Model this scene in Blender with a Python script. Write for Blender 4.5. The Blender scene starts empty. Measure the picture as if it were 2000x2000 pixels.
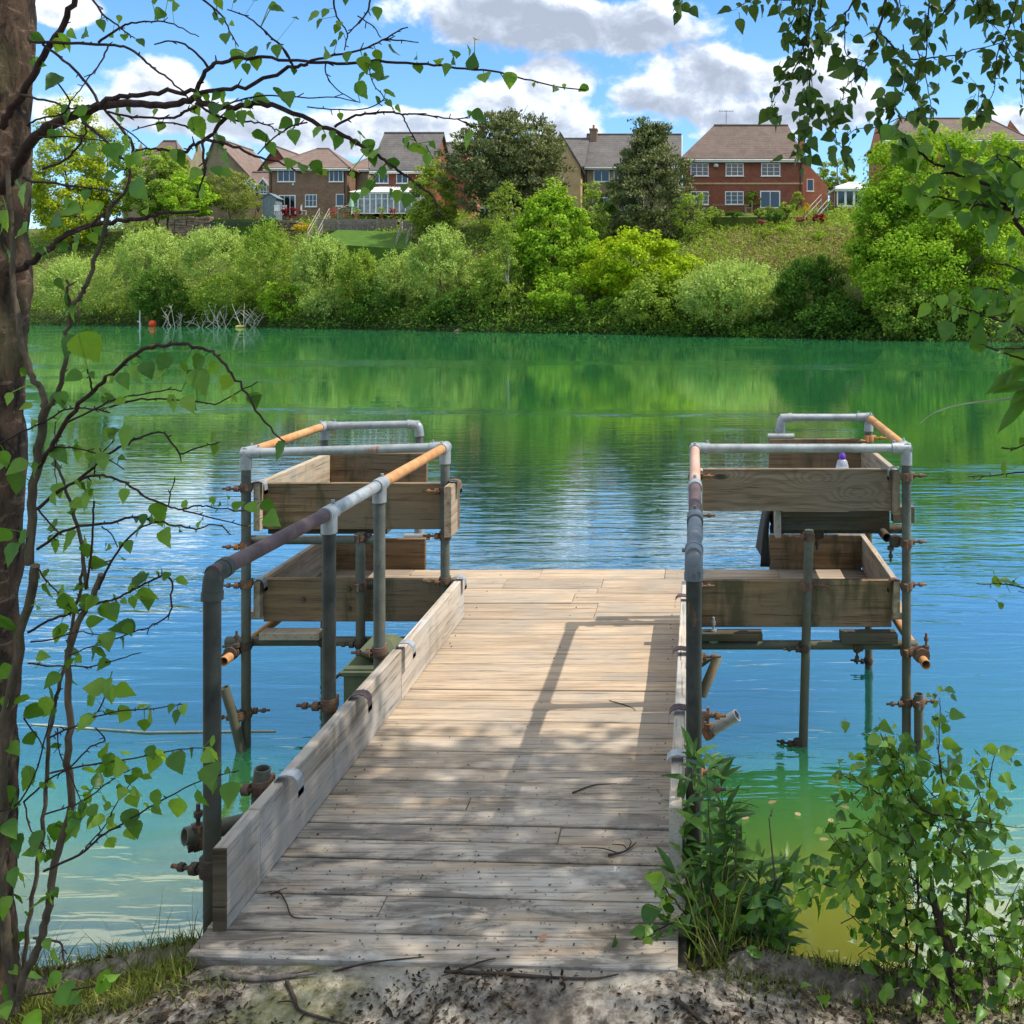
import bpy, math, random
import numpy as np
from mathutils import Vector, Matrix

S = bpy.context.scene
C = S.collection
rad = math.radians

# ---------------------------------------------------------------- camera
F, PX, PY, PITCH, CAMZ = 1850.0, 1350.0, 585.0, 0.0, 1.72
cam = bpy.data.cameras.new("camera")
camo = bpy.data.objects.new("camera", cam)
C.objects.link(camo)
camo.location = (0, 0, CAMZ)
camo.rotation_euler = (rad(90) - PITCH, 0, 0)
cam.sensor_width = 36
cam.lens = 36 * F / 2000
cam.shift_x = (1000 - PX) / 2000
cam.shift_y = (PY - 1000) / 2000
cam.clip_start = 0.05
cam.clip_end = 4000
S.camera = camo


def W(px, py, Y):
    """point of the place seen at that spot of the photograph (2000 px) at distance Y ahead"""
    a, b = (px - PX) / F, (PY - py) / F
    dy = math.cos(PITCH) + b * math.sin(PITCH)
    dz = -math.sin(PITCH) + b * math.cos(PITCH)
    t = Y / dy
    return Vector((a * t, Y, CAMZ + dz * t))


WATER = -0.67

# ---------------------------------------------------------------- node helpers
class NT:
    def __init__(self, tree):
        self.t = tree
        tree.nodes.clear()

    def n(self, typ, **kw):
        nd = self.t.nodes.new(typ)
        for k, v in kw.items():
            setattr(nd, k, v)
        return nd

    def put(self, sock, v):
        if v is None:
            return
        if isinstance(v, bpy.types.NodeSocket):
            self.t.links.new(v, sock)
        else:
            if hasattr(sock.default_value, "__len__") and len(sock.default_value) == 4 and len(v) == 3:
                v = (*v, 1.0)
            sock.default_value = v

    def m(self, op, a, b=None, c=None, clamp=False):
        nd = self.n("ShaderNodeMath", operation=op, use_clamp=clamp)
        for i, v in enumerate((a, b, c)):
            if v is not None:
                self.put(nd.inputs[i], v)
        return nd.outputs[0]

    def step(self, v, lo, hi, a=0.0, b=1.0):
        nd = self.n("ShaderNodeMapRange", interpolation_type="SMOOTHSTEP")
        for i, x in enumerate((v, lo, hi, a, b)):
            self.put(nd.inputs[i], x)
        return nd.outputs[0]

    def mix(self, fac, a, b, blend="MIX"):
        nd = self.n("ShaderNodeMix", data_type="RGBA", blend_type=blend)
        self.put(nd.inputs[0], fac)
        self.put(nd.inputs[6], a)
        self.put(nd.inputs[7], b)
        return nd.outputs[2]

    def noise(self, vec, scale, detail=4, rough=0.55, dist=0.0):
        nd = self.n("ShaderNodeTexNoise")
        self.put(nd.inputs["Vector"], vec)
        nd.inputs["Scale"].default_value = scale
        nd.inputs["Detail"].default_value = detail
        nd.inputs["Roughness"].default_value = rough
        nd.inputs["Distortion"].default_value = dist
        return nd.outputs[0]

    def mapping(self, vec, scale=(1, 1, 1), loc=(0, 0, 0), rot=(0, 0, 0)):
        nd = self.n("ShaderNodeMapping")
        self.put(nd.inputs[0], vec)
        nd.inputs[1].default_value = loc
        nd.inputs[2].default_value = rot
        nd.inputs[3].default_value = scale
        return nd.outputs[0]

    def ramp(self, fac, stops):
        nd = self.n("ShaderNodeValToRGB")
        cr = nd.color_ramp
        while len(cr.elements) < len(stops):
            cr.elements.new(0.5)
        for e, (p, c) in zip(cr.elements, stops):
            e.position = p
            e.color = (*c, 1)
        self.put(nd.inputs[0], fac)
        return nd.outputs[0]

    def attr(self, name):
        return self.n("ShaderNodeAttribute", attribute_name=name).outputs["Fac"]

    def bump(self, h, strength=0.5, dist=0.01, normal=None):
        nd = self.n("ShaderNodeBump")
        self.put(nd.inputs["Strength"], strength)
        nd.inputs["Distance"].default_value = dist
        self.put(nd.inputs["Height"], h)
        if normal is not None:
            self.put(nd.inputs["Normal"], normal)
        return nd.outputs[0]

    def principled(self, col, rough=0.6, metal=0.0, normal=None, spec=0.5):
        p = self.n("ShaderNodeBsdfPrincipled")
        self.put(p.inputs["Base Color"], col)
        self.put(p.inputs["Roughness"], rough)
        self.put(p.inputs["Metallic"], metal)
        p.inputs["Specular IOR Level"].default_value = spec
        if normal is not None:
            self.put(p.inputs["Normal"], normal)
        return p.outputs[0]

    def out(self, sh):
        o = self.n("ShaderNodeOutputMaterial")
        self.t.links.new(sh, o.inputs[0])

    def obj(self):
        return self.n("ShaderNodeTexCoord").outputs["Object"]


def mat(name):
    m = bpy.data.materials.new(name)
    m.use_nodes = True
    return m, NT(m.node_tree)


# ---------------------------------------------------------------- materials
def simple(name, col, rough=0.6, metal=0.0, var=0.25, scale=6.0, spec=0.4):
    m, t = mat(name)
    n = t.noise(t.obj(), scale, 5, 0.6)
    dark = tuple(c * (1 - var) for c in col)
    lite = tuple(min(1, c * (1 + var)) for c in col)
    c = t.ramp(n, [(0.3, dark), (0.7, lite)])
    t.out(t.principled(c, rough, metal, spec=spec))
    return m


def wood(name, axis, dark, mid, light, grey, knots=False, dirt=0.0, algae=0.0):
    m, t = mat(name)
    tint = t.attr("tint")
    pos = t.obj()
    off = t.n("ShaderNodeVectorMath", operation="SCALE")
    off.inputs[0].default_value = (7.3, 3.1, 5.7)
    t.put(off.inputs["Scale"], tint)
    add = t.n("ShaderNodeVectorMath", operation="ADD")
    t.put(add.inputs[0], pos)
    t.put(add.inputs[1], off.outputs[0])
    p = add.outputs[0]
    lo, hi = 1.3, 26.0
    sc = [hi, hi, hi]
    sc["xyz".index(axis)] = lo
    grain = t.noise(t.mapping(p, sc), 1.0, 6, 0.62, 0.4)
    sc2 = [110, 110, 110]
    sc2["xyz".index(axis)] = 3.5
    fine = t.noise(t.mapping(p, sc2), 1.0, 5, 0.7)
    c = t.ramp(grain, [(0.28, dark), (0.45, mid), (0.62, light), (0.8, mid)])
    blotch = t.noise(p, 2.1, 5, 0.6, 0.5)
    c = t.mix(t.step(blotch, 0.40, 0.66), c, grey)
    h = t.m("ADD", t.m("MULTIPLY", grain, 0.6), t.m("MULTIPLY", fine, 0.5))
    if knots:
        v = t.n("ShaderNodeTexVoronoi")
        t.put(v.inputs["Vector"], t.mapping(p, (3.0, 0.2, 7.0)))
        v.inputs["Scale"].default_value = 1.0
        d = v.outputs["Distance"]
        bumpk = t.m("EXPONENT", t.m("MULTIPLY", t.m("MULTIPLY", d, d), -9.0))
        sep = t.n("ShaderNodeSeparateXYZ")
        t.put(sep.inputs[0], p)
        wv = t.m("ADD", t.m("ADD", t.m("MULTIPLY", sep.outputs[2], 150.0), t.m("MULTIPLY", bumpk, 34.0)), t.m("MULTIPLY", t.noise(t.mapping(p, (2.2, 1, 5)), 1.0, 2), 26.0))
        rings = t.m("SINE", wv)
        c = t.mix(t.step(rings, -0.2, 1.0, 0, 0.38), c, dark)
        c = t.mix(t.step(bumpk, 0.80, 0.97, 0, 0.85), c, tuple(x * 0.45 for x in dark))
    # cracks along the grain
    streak = t.noise(t.mapping(p, sc2, loc=(9, 4, 2)), 0.45, 4, 0.6)
    c = t.mix(t.step(streak, 0.56, 0.70, 0.0, 0.55), c, tuple(x * 0.55 for x in dark))
    c = t.mix(t.step(fine, 0.33, 0.45, 0.8, 0.0), c, tuple(x * 0.35 for x in dark))
    bright = t.m("ADD", 0.84, t.m("MULTIPLY", tint, 0.26))
    hsv = t.n("ShaderNodeHueSaturation")
    t.put(hsv.inputs["Color"], c)
    t.put(hsv.inputs["Value"], bright)
    c = hsv.outputs[0]
    if dirt:
        sep = t.n("ShaderNodeSeparateXYZ")
        t.put(sep.inputs[0], pos)
        near = t.step(sep.outputs[1], 4.2, 2.5, 0.1, 1.0)
        wn = t.noise(t.mapping(pos, (1.4, 9, 1), loc=(1, 7, 0)), 1.2, 5, 0.6, 0.4)
        c = t.mix(t.m("MULTIPLY", t.step(wn, 0.30, 0.62), t.m("MULTIPLY", near, 0.8)), c, t.ramp(fine, [(0.34, (0.16, 0.145, 0.125)), (0.5, (0.40, 0.375, 0.335)), (0.7, (0.52, 0.495, 0.45))]))
        dn = t.noise(t.mapping(pos, (2.2, 7, 3)), 1.6, 7, 0.68, 0.6)
        f = t.m("MULTIPLY", t.step(dn, 0.46, 0.60), t.m("MULTIPLY", near, dirt), clamp=True)
        c = t.mix(t.m("MULTIPLY", f, 0.8), c, (0.085, 0.076, 0.066))
        sp = t.noise(pos, 55, 3, 0.6)
        c = t.mix(t.m("MULTIPLY", t.step(sp, 0.66, 0.72), near), c, (0.04, 0.034, 0.028))
        pale = t.noise(t.mapping(pos, (1.7, 3.0, 1), loc=(4, 2, 0)), 1.4, 6, 0.65)
        c = t.mix(t.m("MULTIPLY", t.step(pale, 0.52, 0.68), t.m("MULTIPLY", near, 0.75)), c, (0.50, 0.48, 0.44))
    if algae:
        an = t.noise(t.mapping(p, (5, 5, 1.2)), 1.3, 6, 0.65, 0.3)
        c = t.mix(t.m("MULTIPLY", t.step(an, 0.5, 0.66), algae), c, (0.045, 0.05, 0.022))
    t.out(t.principled(c, 0.82, 0, t.bump(h, 0.55, 0.004), spec=0.25))
    return m


deck_wood = wood("weathered_deck_wood", "x", (0.17, 0.12, 0.08), (0.39, 0.285, 0.19), (0.52, 0.40, 0.275), (0.34, 0.28, 0.215), dirt=0.95)
toe_wood = wood("grey_toe_board_wood", "y", (0.20, 0.16, 0.12), (0.40, 0.335, 0.265), (0.52, 0.445, 0.36), (0.40, 0.375, 0.34), algae=0.25)
board_x = wood("brown_board_wood_across", "x", (0.07, 0.042, 0.022), (0.20, 0.125, 0.062), (0.30, 0.20, 0.11), (0.20, 0.15, 0.095), algae=0.7)
board_knot = wood("knotty_board_wood", "x", (0.10, 0.07, 0.045), (0.22, 0.165, 0.11), (0.30, 0.235, 0.165), (0.21, 0.17, 0.125), knots=True)
board_y = wood("pale_side_board_wood", "y", (0.18, 0.12, 0.07), (0.40, 0.30, 0.20), (0.52, 0.41, 0.29), (0.38, 0.33, 0.26), algae=0.2)
dark_wood = wood("dark_brown_wood", "x", (0.03, 0.024, 0.016), (0.075, 0.055, 0.035), (0.12, 0.095, 0.06), (0.08, 0.075, 0.06), algae=0.5)


def metal(name, a, b, rough=0.5, met=0.55, rustiness=0.0, algae=False, scale=9):
    m, t = mat(name)
    p = t.obj()
    n = t.noise(p, scale, 7, 0.65)
    c = t.ramp(n, [(0.32, a), (0.68, b)])
    f = t.noise(p, 60, 4, 0.7)
    sp_ = t.noise(p, 26, 6, 0.75, 0.5)
    c = t.mix(t.step(sp_, 0.56, 0.68, 0, 0.55), c, tuple(x * 0.42 for x in a))
    c = t.mix(t.step(sp_, 0.44, 0.32, 0, 0.35), c, tuple(min(1, x * 1.12 + .015) for x in b))
    mt = met
    if rustiness:
        r = t.noise(t.mapping(p, (1, 1, 0.35)), 14, 6, 0.7, 0.3)
        rf = t.step(r, 0.62 - rustiness * 0.2, 0.72 - rustiness * 0.15)
        c = t.mix(rf, c, t.mix(f, (0.20, 0.075, 0.025), (0.42, 0.20, 0.07)))
        mt = t.m("MULTIPLY", t.m("SUBTRACT", 1.0, rf), met)
    if algae:
        sep = t.n("ShaderNodeSeparateXYZ")
        t.put(sep.inputs[0], p)
        g = t.noise(t.mapping(p, (6, 6, 1.5)), 2, 6, 0.7)
        low = t.step(t.m("ADD", sep.outputs[2], t.m("MULTIPLY", g, 0.9)), 1.15, 0.35)
        c = t.mix(t.m("MULTIPLY", low, 0.7), c, (0.09, 0.085, 0.05))
        mt = t.m("MULTIPLY", t.m("SUBTRACT", 1.0, low), met)
    t.out(t.principled(c, t.m("ADD", rough - 0.12, t.m("MULTIPLY", f, 0.3)), mt, t.bump(f, 0.25, 0.002), spec=0.4))
    return m


galv = metal("galvanised_steel", (0.23, 0.25, 0.26), (0.42, 0.45, 0.46), 0.5, 0.45, 0.12)
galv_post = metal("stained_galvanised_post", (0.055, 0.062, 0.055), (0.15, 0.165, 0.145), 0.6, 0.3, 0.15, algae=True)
shaded_post = metal("tree_shaded_post_steel", (0.022, 0.025, 0.022), (0.075, 0.082, 0.07), 0.6, 0.25, 0.1, algae=True)  # tree shade over the near posts is put into this darker colour
rail_rust = metal("rust_orange_steel", (0.34, 0.14, 0.045), (0.56, 0.31, 0.13), 0.75, 0.05, 0)
rail_purple = metal("purple_brown_rusted_steel", (0.07, 0.045, 0.046), (0.15, 0.10, 0.10), 0.7, 0.1, 0)
rail_pink = metal("pale_pink_rusted_steel", (0.40, 0.23, 0.17), (0.55, 0.37, 0.29), 0.7, 0.1, 0)
rail_dark = metal("dark_grey_steel", (0.10, 0.115, 0.13), (0.19, 0.21, 0.23), 0.5, 0.3, 0)
rust_clamp = metal("rusty_clamp_steel", (0.07, 0.045, 0.032), (0.20, 0.125, 0.085), 0.8, 0.2, 0.5, scale=25)
dark_clamp = metal("blackened_clamp_steel", (0.035, 0.028, 0.022), (0.12, 0.09, 0.065), 0.8, 0.2, 0.3, scale=25)
black_hole = simple("dark_tube_bore", (0.02, 0.018, 0.015), 0.9)

# leaves -----------------------------------------------------------------
def leafmat(name, dark, mid, light, trans=0.35, gloss=0.0, rough=0.5):
    m, t = mat(name)
    tint = t.attr("tint")
    c = t.ramp(tint, [(0.0, dark), (0.5, mid), (1.0, light)])
    hv = t.n("ShaderNodeHueSaturation")
    vn_ = t.noise(t.obj(), 9.0 if gloss else 0.55, 4, 0.6)
    t.put(hv.inputs["Hue"], t.m("ADD", 0.475, t.m("MULTIPLY", vn_, 0.05)))
    t.put(hv.inputs["Value"], t.m("ADD", 0.62, t.m("MULTIPLY", t.noise(t.obj(), 23.0 if gloss else 1.3, 4, 0.65), 0.76)))
    t.put(hv.inputs["Color"], c)
    c = hv.outputs[0]
    if gloss:
        base = t.principled(c, rough, 0, spec=gloss)
    else:
        d = t.n("ShaderNodeBsdfDiffuse")
        t.put(d.inputs[0], c)
        base = d.outputs[0]
    tr = t.n("ShaderNodeBsdfTranslucent")
    g = t.n("ShaderNodeGamma")
    t.put(g.inputs[0], c)
    g.inputs[1].default_value = 0.9
    t.put(tr.inputs[0], t.mix(1.0, g.outputs[0], (1.25, 1.15, 0.55), "MULTIPLY"))
    mx = t.n("ShaderNodeMixShader")
    mx.inputs[0].default_value = trans
    t.t.links.new(base, mx.inputs[1])
    t.t.links.new(tr.outputs[0], mx.inputs[2])
    t.out(mx.outputs[0])
    return m


L_sycamore = leafmat("bright_sycamore_leaves", (0.10, 0.21, 0.016), (0.245, 0.42, 0.032), (0.40, 0.58, 0.065))
L_oak = leafmat("yellow_green_oak_leaves", (0.16, 0.26, 0.012), (0.32, 0.46, 0.02), (0.46, 0.60, 0.04))
L_willow = leafmat("pale_willow_leaves", (0.16, 0.25, 0.055), (0.36, 0.50, 0.125), (0.56, 0.68, 0.24))
L_green = leafmat("mid_green_bank_leaves", (0.11, 0.19, 0.028), (0.25, 0.37, 0.055), (0.38, 0.51, 0.11))
L_darkbush = leafmat("dark_green_bush_leaves", (0.035, 0.09, 0.016), (0.075, 0.17, 0.028), (0.15, 0.28, 0.05))
L_pine = leafmat("grey_green_pine_needles", (0.06, 0.08, 0.034), (0.15, 0.175, 0.075), (0.29, 0.31, 0.14), 0.15)
L_birchfar = leafmat("olive_birch_leaves", (0.12, 0.19, 0.025), (0.25, 0.35, 0.05), (0.38, 0.48, 0.10))
L_yellow = leafmat("yellow_green_tree_leaves", (0.19, 0.25, 0.018), (0.36, 0.44, 0.03), (0.50, 0.56, 0.06))
L_maple = leafmat("tan_green_maple_leaves", (0.11, 0.15, 0.03), (0.22, 0.27, 0.06), (0.31, 0.36, 0.09))
L_red = leafmat("crimson_leaves", (0.12, 0.008, 0.012), (0.24, 0.02, 0.03), (0.38, 0.06, 0.07), 0.25)
L_pink = leafmat("pinkish_red_leaves", (0.2, 0.06, 0.05), (0.34, 0.12, 0.10), (0.45, 0.2, 0.16), 0.25)
L_gold = leafmat("golden_yellow_leaves", (0.35, 0.24, 0.01), (0.55, 0.42, 0.02), (0.7, 0.58, 0.05), 0.25)
L_bracken = leafmat("dry_tan_bracken", (0.14, 0.11, 0.055), (0.28, 0.22, 0.12), (0.40, 0.33, 0.19), 0.2)
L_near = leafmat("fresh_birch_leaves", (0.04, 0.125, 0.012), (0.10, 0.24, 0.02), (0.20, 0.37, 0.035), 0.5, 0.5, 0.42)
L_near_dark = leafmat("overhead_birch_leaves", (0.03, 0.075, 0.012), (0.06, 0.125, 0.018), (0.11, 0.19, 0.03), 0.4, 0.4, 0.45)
L_herb = leafmat("dark_herb_leaves", (0.03, 0.095, 0.012), (0.075, 0.19, 0.022), (0.15, 0.30, 0.04), 0.38, 0.5, 0.4)
L_shrub = leafmat("mid_green_sapling_leaves", (0.04, 0.12, 0.014), (0.11, 0.24, 0.025), (0.22, 0.38, 0.05), 0.42, 0.5, 0.4)
L_grass = leafmat("short_bank_grass", (0.07, 0.10, 0.02), (0.16, 0.20, 0.04), (0.28, 0.29, 0.09), 0.25)
L_litter = leafmat("dead_leaf_litter", (0.022, 0.017, 0.012), (0.06, 0.045, 0.03), (0.16, 0.12, 0.08), 0.05)


def bark(name, dark, light, bands=False, green=0.0):
    m, t = mat(name)
    p = t.obj()
    n = t.noise(t.mapping(p, (9, 9, 3)), 4.0, 8, 0.7, 0.6)
    c = t.ramp(n, [(0.34, dark), (0.66, light)])
    h = n
    if bands:
        b = t.noise(t.mapping(p, (16, 16, 42)), 1.0, 6, 0.7, 0.8)
        c = t.mix(t.step(b, 0.54, 0.64, 0, 0.7), c, tuple(min(1, x * 1.7 + 0.02) for x in light))
        big = t.noise(t.mapping(p, (14, 14, 6.5), loc=(3, 1, 0)), 1.0, 7, 0.7, 1.2)
        c = t.mix(t.step(big, 0.52, 0.60, 0, 0.9), c, (0.016, 0.012, 0.009))
        h = t.m("ADD", t.m("MULTIPLY", n, 0.7), t.m("MULTIPLY", big, -0.9))
    if green:
        g = t.noise(p, 5, 5, 0.6)
        c = t.mix(t.step(g, 0.5, 0.65, 0, green), c, (0.07, 0.085, 0.035))
    t.out(t.principled(c, 0.85, 0, t.bump(h, 0.8, 0.012), spec=0.2))
    return m


bark_birch = bark("brown_peeling_birch_bark", (0.028, 0.018, 0.012), (0.105, 0.066, 0.043), True, 0.35)
bark_twig = bark("reddish_brown_twig_bark", (0.022, 0.011, 0.010), (0.060, 0.034, 0.028))
bark_stem = bark("olive_brown_stem_bark", (0.05, 0.04, 0.028), (0.15, 0.115, 0.075), False, 0.3)
bark_far = bark("grey_brown_trunk_bark", (0.05, 0.04, 0.03), (0.14, 0.11, 0.085))
bark_pale = bark("pale_birch_stem_bark", (0.22, 0.20, 0.17), (0.42, 0.39, 0.34))
dead_wood = bark("bleached_dead_wood", (0.35, 0.32, 0.27), (0.62, 0.58, 0.5))
stick_bark = bark("dark_fallen_stick_bark", (0.03, 0.022, 0.016), (0.09, 0.065, 0.05))
greystick_bark = bark("grey_root_bark", (0.10, 0.085, 0.07), (0.24, 0.20, 0.17))

# buildings --------------------------------------------------------------
def brick(name, a, b, mortar):
    m, t = mat(name)
    g = t.n("ShaderNodeTexBrick")
    p = t.obj()
    sep = t.n("ShaderNodeSeparateXYZ")
    t.put(sep.inputs[0], p)
    cmb = t.n("ShaderNodeCombineXYZ")
    t.put(cmb.inputs[0], t.m("ADD", sep.outputs[0], sep.outputs[1]))
    t.put(cmb.inputs[1], sep.outputs[2])
    t.put(g.inputs["Vector"], cmb.outputs[0])
    t.put(g.inputs["Color1"], a)
    t.put(g.inputs["Color2"], b)
    t.put(g.inputs["Mortar"], mortar)
    g.inputs["Scale"].default_value = 1.0
    g.inputs["Mortar Size"].default_value = 0.008
    g.inputs["Brick Width"].default_value = 0.225
    g.inputs["Row Height"].default_value = 0.075
    n = t.noise(p, 1.3, 6, 0.65)
    c = t.mix(t.step(n, 0.35, 0.7, 0.0, 0.45), g.outputs[0], tuple(x * 0.6 for x in a))
    t.out(t.principled(c, 0.85, spec=0.2))
    return m


def tiles(name, a, b, course=0.32):
    m, t = mat(name)
    p = t.obj()
    sep = t.n("ShaderNodeSeparateXYZ")
    t.put(sep.inputs[0], p)
    fr = t.m("FRACT", t.m("DIVIDE", sep.outputs[2], course * 0.62))
    fx = t.m("FRACT", t.m("DIVIDE", t.m("ADD", sep.outputs[0], sep.outputs[1]), 0.30))
    n = t.noise(p, 0.9, 7, 0.7)
    fine = t.noise(p, 7, 4, 0.6)
    c = t.ramp(t.m("ADD", t.m("MULTIPLY", n, 0.6), t.m("MULTIPLY", fine, 0.4)), [(0.36, a), (0.64, b)])
    edge = t.step(fr, 0.0, 0.22, 0.62, 0.0)
    c = t.mix(edge, c, tuple(x * 0.35 for x in a))
    c = t.mix(t.step(fx, 0.0, 0.2, 0.25, 0.0), c, tuple(x * 0.4 for x in a))
    li = t.noise(p, 0.6, 6, 0.7, 0.5)
    c = t.mix(t.step(li, 0.62, 0.75, 0, 0.35), c, (0.30, 0.25, 0.15))
    t.out(t.principled(c, 0.8, 0, t.bump(fr, 0.4, 0.03), spec=0.25))
    return m


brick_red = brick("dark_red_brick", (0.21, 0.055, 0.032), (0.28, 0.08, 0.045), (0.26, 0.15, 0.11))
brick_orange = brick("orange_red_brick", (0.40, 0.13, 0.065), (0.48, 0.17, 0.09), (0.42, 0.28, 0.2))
brick_brown = brick("brown_brick", (0.19, 0.10, 0.06), (0.26, 0.15, 0.09), (0.3, 0.24, 0.18))
brick_buff = brick("buff_yellow_brick", (0.52, 0.33, 0.15), (0.60, 0.40, 0.20), (0.5, 0.42, 0.3))
brick_olive = brick("olive_brown_brick", (0.24, 0.19, 0.11), (0.31, 0.25, 0.15), (0.3, 0.26, 0.2))
roof_grey = tiles("grey_brown_roof_tiles", (0.085, 0.078, 0.075), (0.17, 0.155, 0.145), 0.46)
roof_brown = tiles("brown_roof_tiles", (0.10, 0.075, 0.065), (0.19, 0.135, 0.11), 0.42)
roof_pink = tiles("pinkish_brown_roof_tiles", (0.145, 0.10, 0.082), (0.25, 0.178, 0.148), 0.42)
white_paint = simple("white_window_paint", (0.78, 0.78, 0.76), 0.4, 0, 0.05)
black_trim = simple("black_verge_trim", (0.03, 0.028, 0.026), 0.5)
glass_dark, _t = mat("dark_window_glass")
_t.out(_t.principled((0.012, 0.016, 0.018), 0.06, 0.0, spec=0.9))
glass_pale, _t = mat("pale_conservatory_glass")
_t.out(_t.principled(_t.ramp(_t.noise(_t.obj(), 2.0), [(0.4, (0.10, 0.12, 0.12)), (0.6, (0.26, 0.28, 0.27))]), 0.12, 0.0, spec=0.8))
poly_roof = simple("translucent_white_roof_panel", (0.66, 0.64, 0.58), 0.35, 0, 0.08)
shed_blue = simple("blue_grey_shed_wood", (0.15, 0.20, 0.24), 0.7)
fence_wood = simple("grey_fence_wood", (0.20, 0.17, 0.14), 0.85, 0, 0.35, 3)
pale_fence = simple("pale_weathered_timber", (0.30, 0.27, 0.22), 0.85, 0, 0.25, 3)
stone_wall = simple("rough_brown_stone", (0.20, 0.14, 0.095), 0.9, 0, 0.5, 2.5)
green_cloth = simple("mint_green_parasol_cloth", (0.25, 0.5, 0.3), 0.8)
metal_white = simple("white_garden_metal", (0.6, 0.6, 0.6), 0.5)
terracotta = simple("terracotta_pot_clay", (0.38, 0.15, 0.07), 0.8)
orange_plastic = simple("orange_red_buoy_plastic", (0.75, 0.07, 0.015), 0.4, 0, 0.12)
yellow_plastic = simple("faded_yellow_float_plastic", (0.62, 0.5, 0.12), 0.5, 0, 0.15)
black_cloth = simple("black_rubber_sheet", (0.010, 0.010, 0.011), 0.75, 0, 0.3)
olive_plastic = simple("olive_green_plastic", (0.10, 0.12, 0.065), 0.55, 0, 0.3, 8)
purple_cap = simple("purple_cap_plastic", (0.16, 0.05, 0.5), 0.4, 0, 0.1)
label_mat = simple("white_printed_label", (0.7, 0.68, 0.72), 0.5, 0, 0.2, 60)
bottle_plastic, _t = mat("clear_bottle_plastic")
_g = _t.n("ShaderNodeBsdfTransparent"); _g.inputs[0].default_value = (0.85, 0.88, 0.95, 1)
_gl = _t.n("ShaderNodeBsdfPrincipled"); _gl.inputs["Base Color"].default_value = (0.75, 0.78, 0.85, 1); _gl.inputs["Roughness"].default_value = 0.15
_mx = _t.n("ShaderNodeMixShader"); _mx.inputs[0].default_value = 0.45
_t.t.links.new(_g.outputs[0], _mx.inputs[1]); _t.t.links.new(_gl.outputs[0], _mx.inputs[2]); _t.out(_mx.outputs[0])
reflection_mat = simple("pale_reflection_streak", (0.55, 0.52, 0.42), 0.9)

# ---------------------------------------------------------------- objects and meshes
def tag(o, label=None, cat=None, group=None, kind=None):
    if label: o["label"] = label
    if cat: o["category"] = cat
    if group: o["group"] = group
    if kind: o["kind"] = kind
    return o


def empty(name, loc, label, cat, group=None, rz=0.0):
    o = bpy.data.objects.new(name, None)
    o.empty_display_size = 0.2
    o.location = loc
    o.rotation_euler = (0, 0, rz)
    C.objects.link(o)
    return tag(o, label, cat, group)


def orth(d):
    d = Vector(d).normalized()
    a = Vector((0, 0, 1)) if abs(d.z) < 0.9 else Vector((1, 0, 0))
    u = d.cross(a).normalized()
    return u, d.cross(u).normalized()


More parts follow.
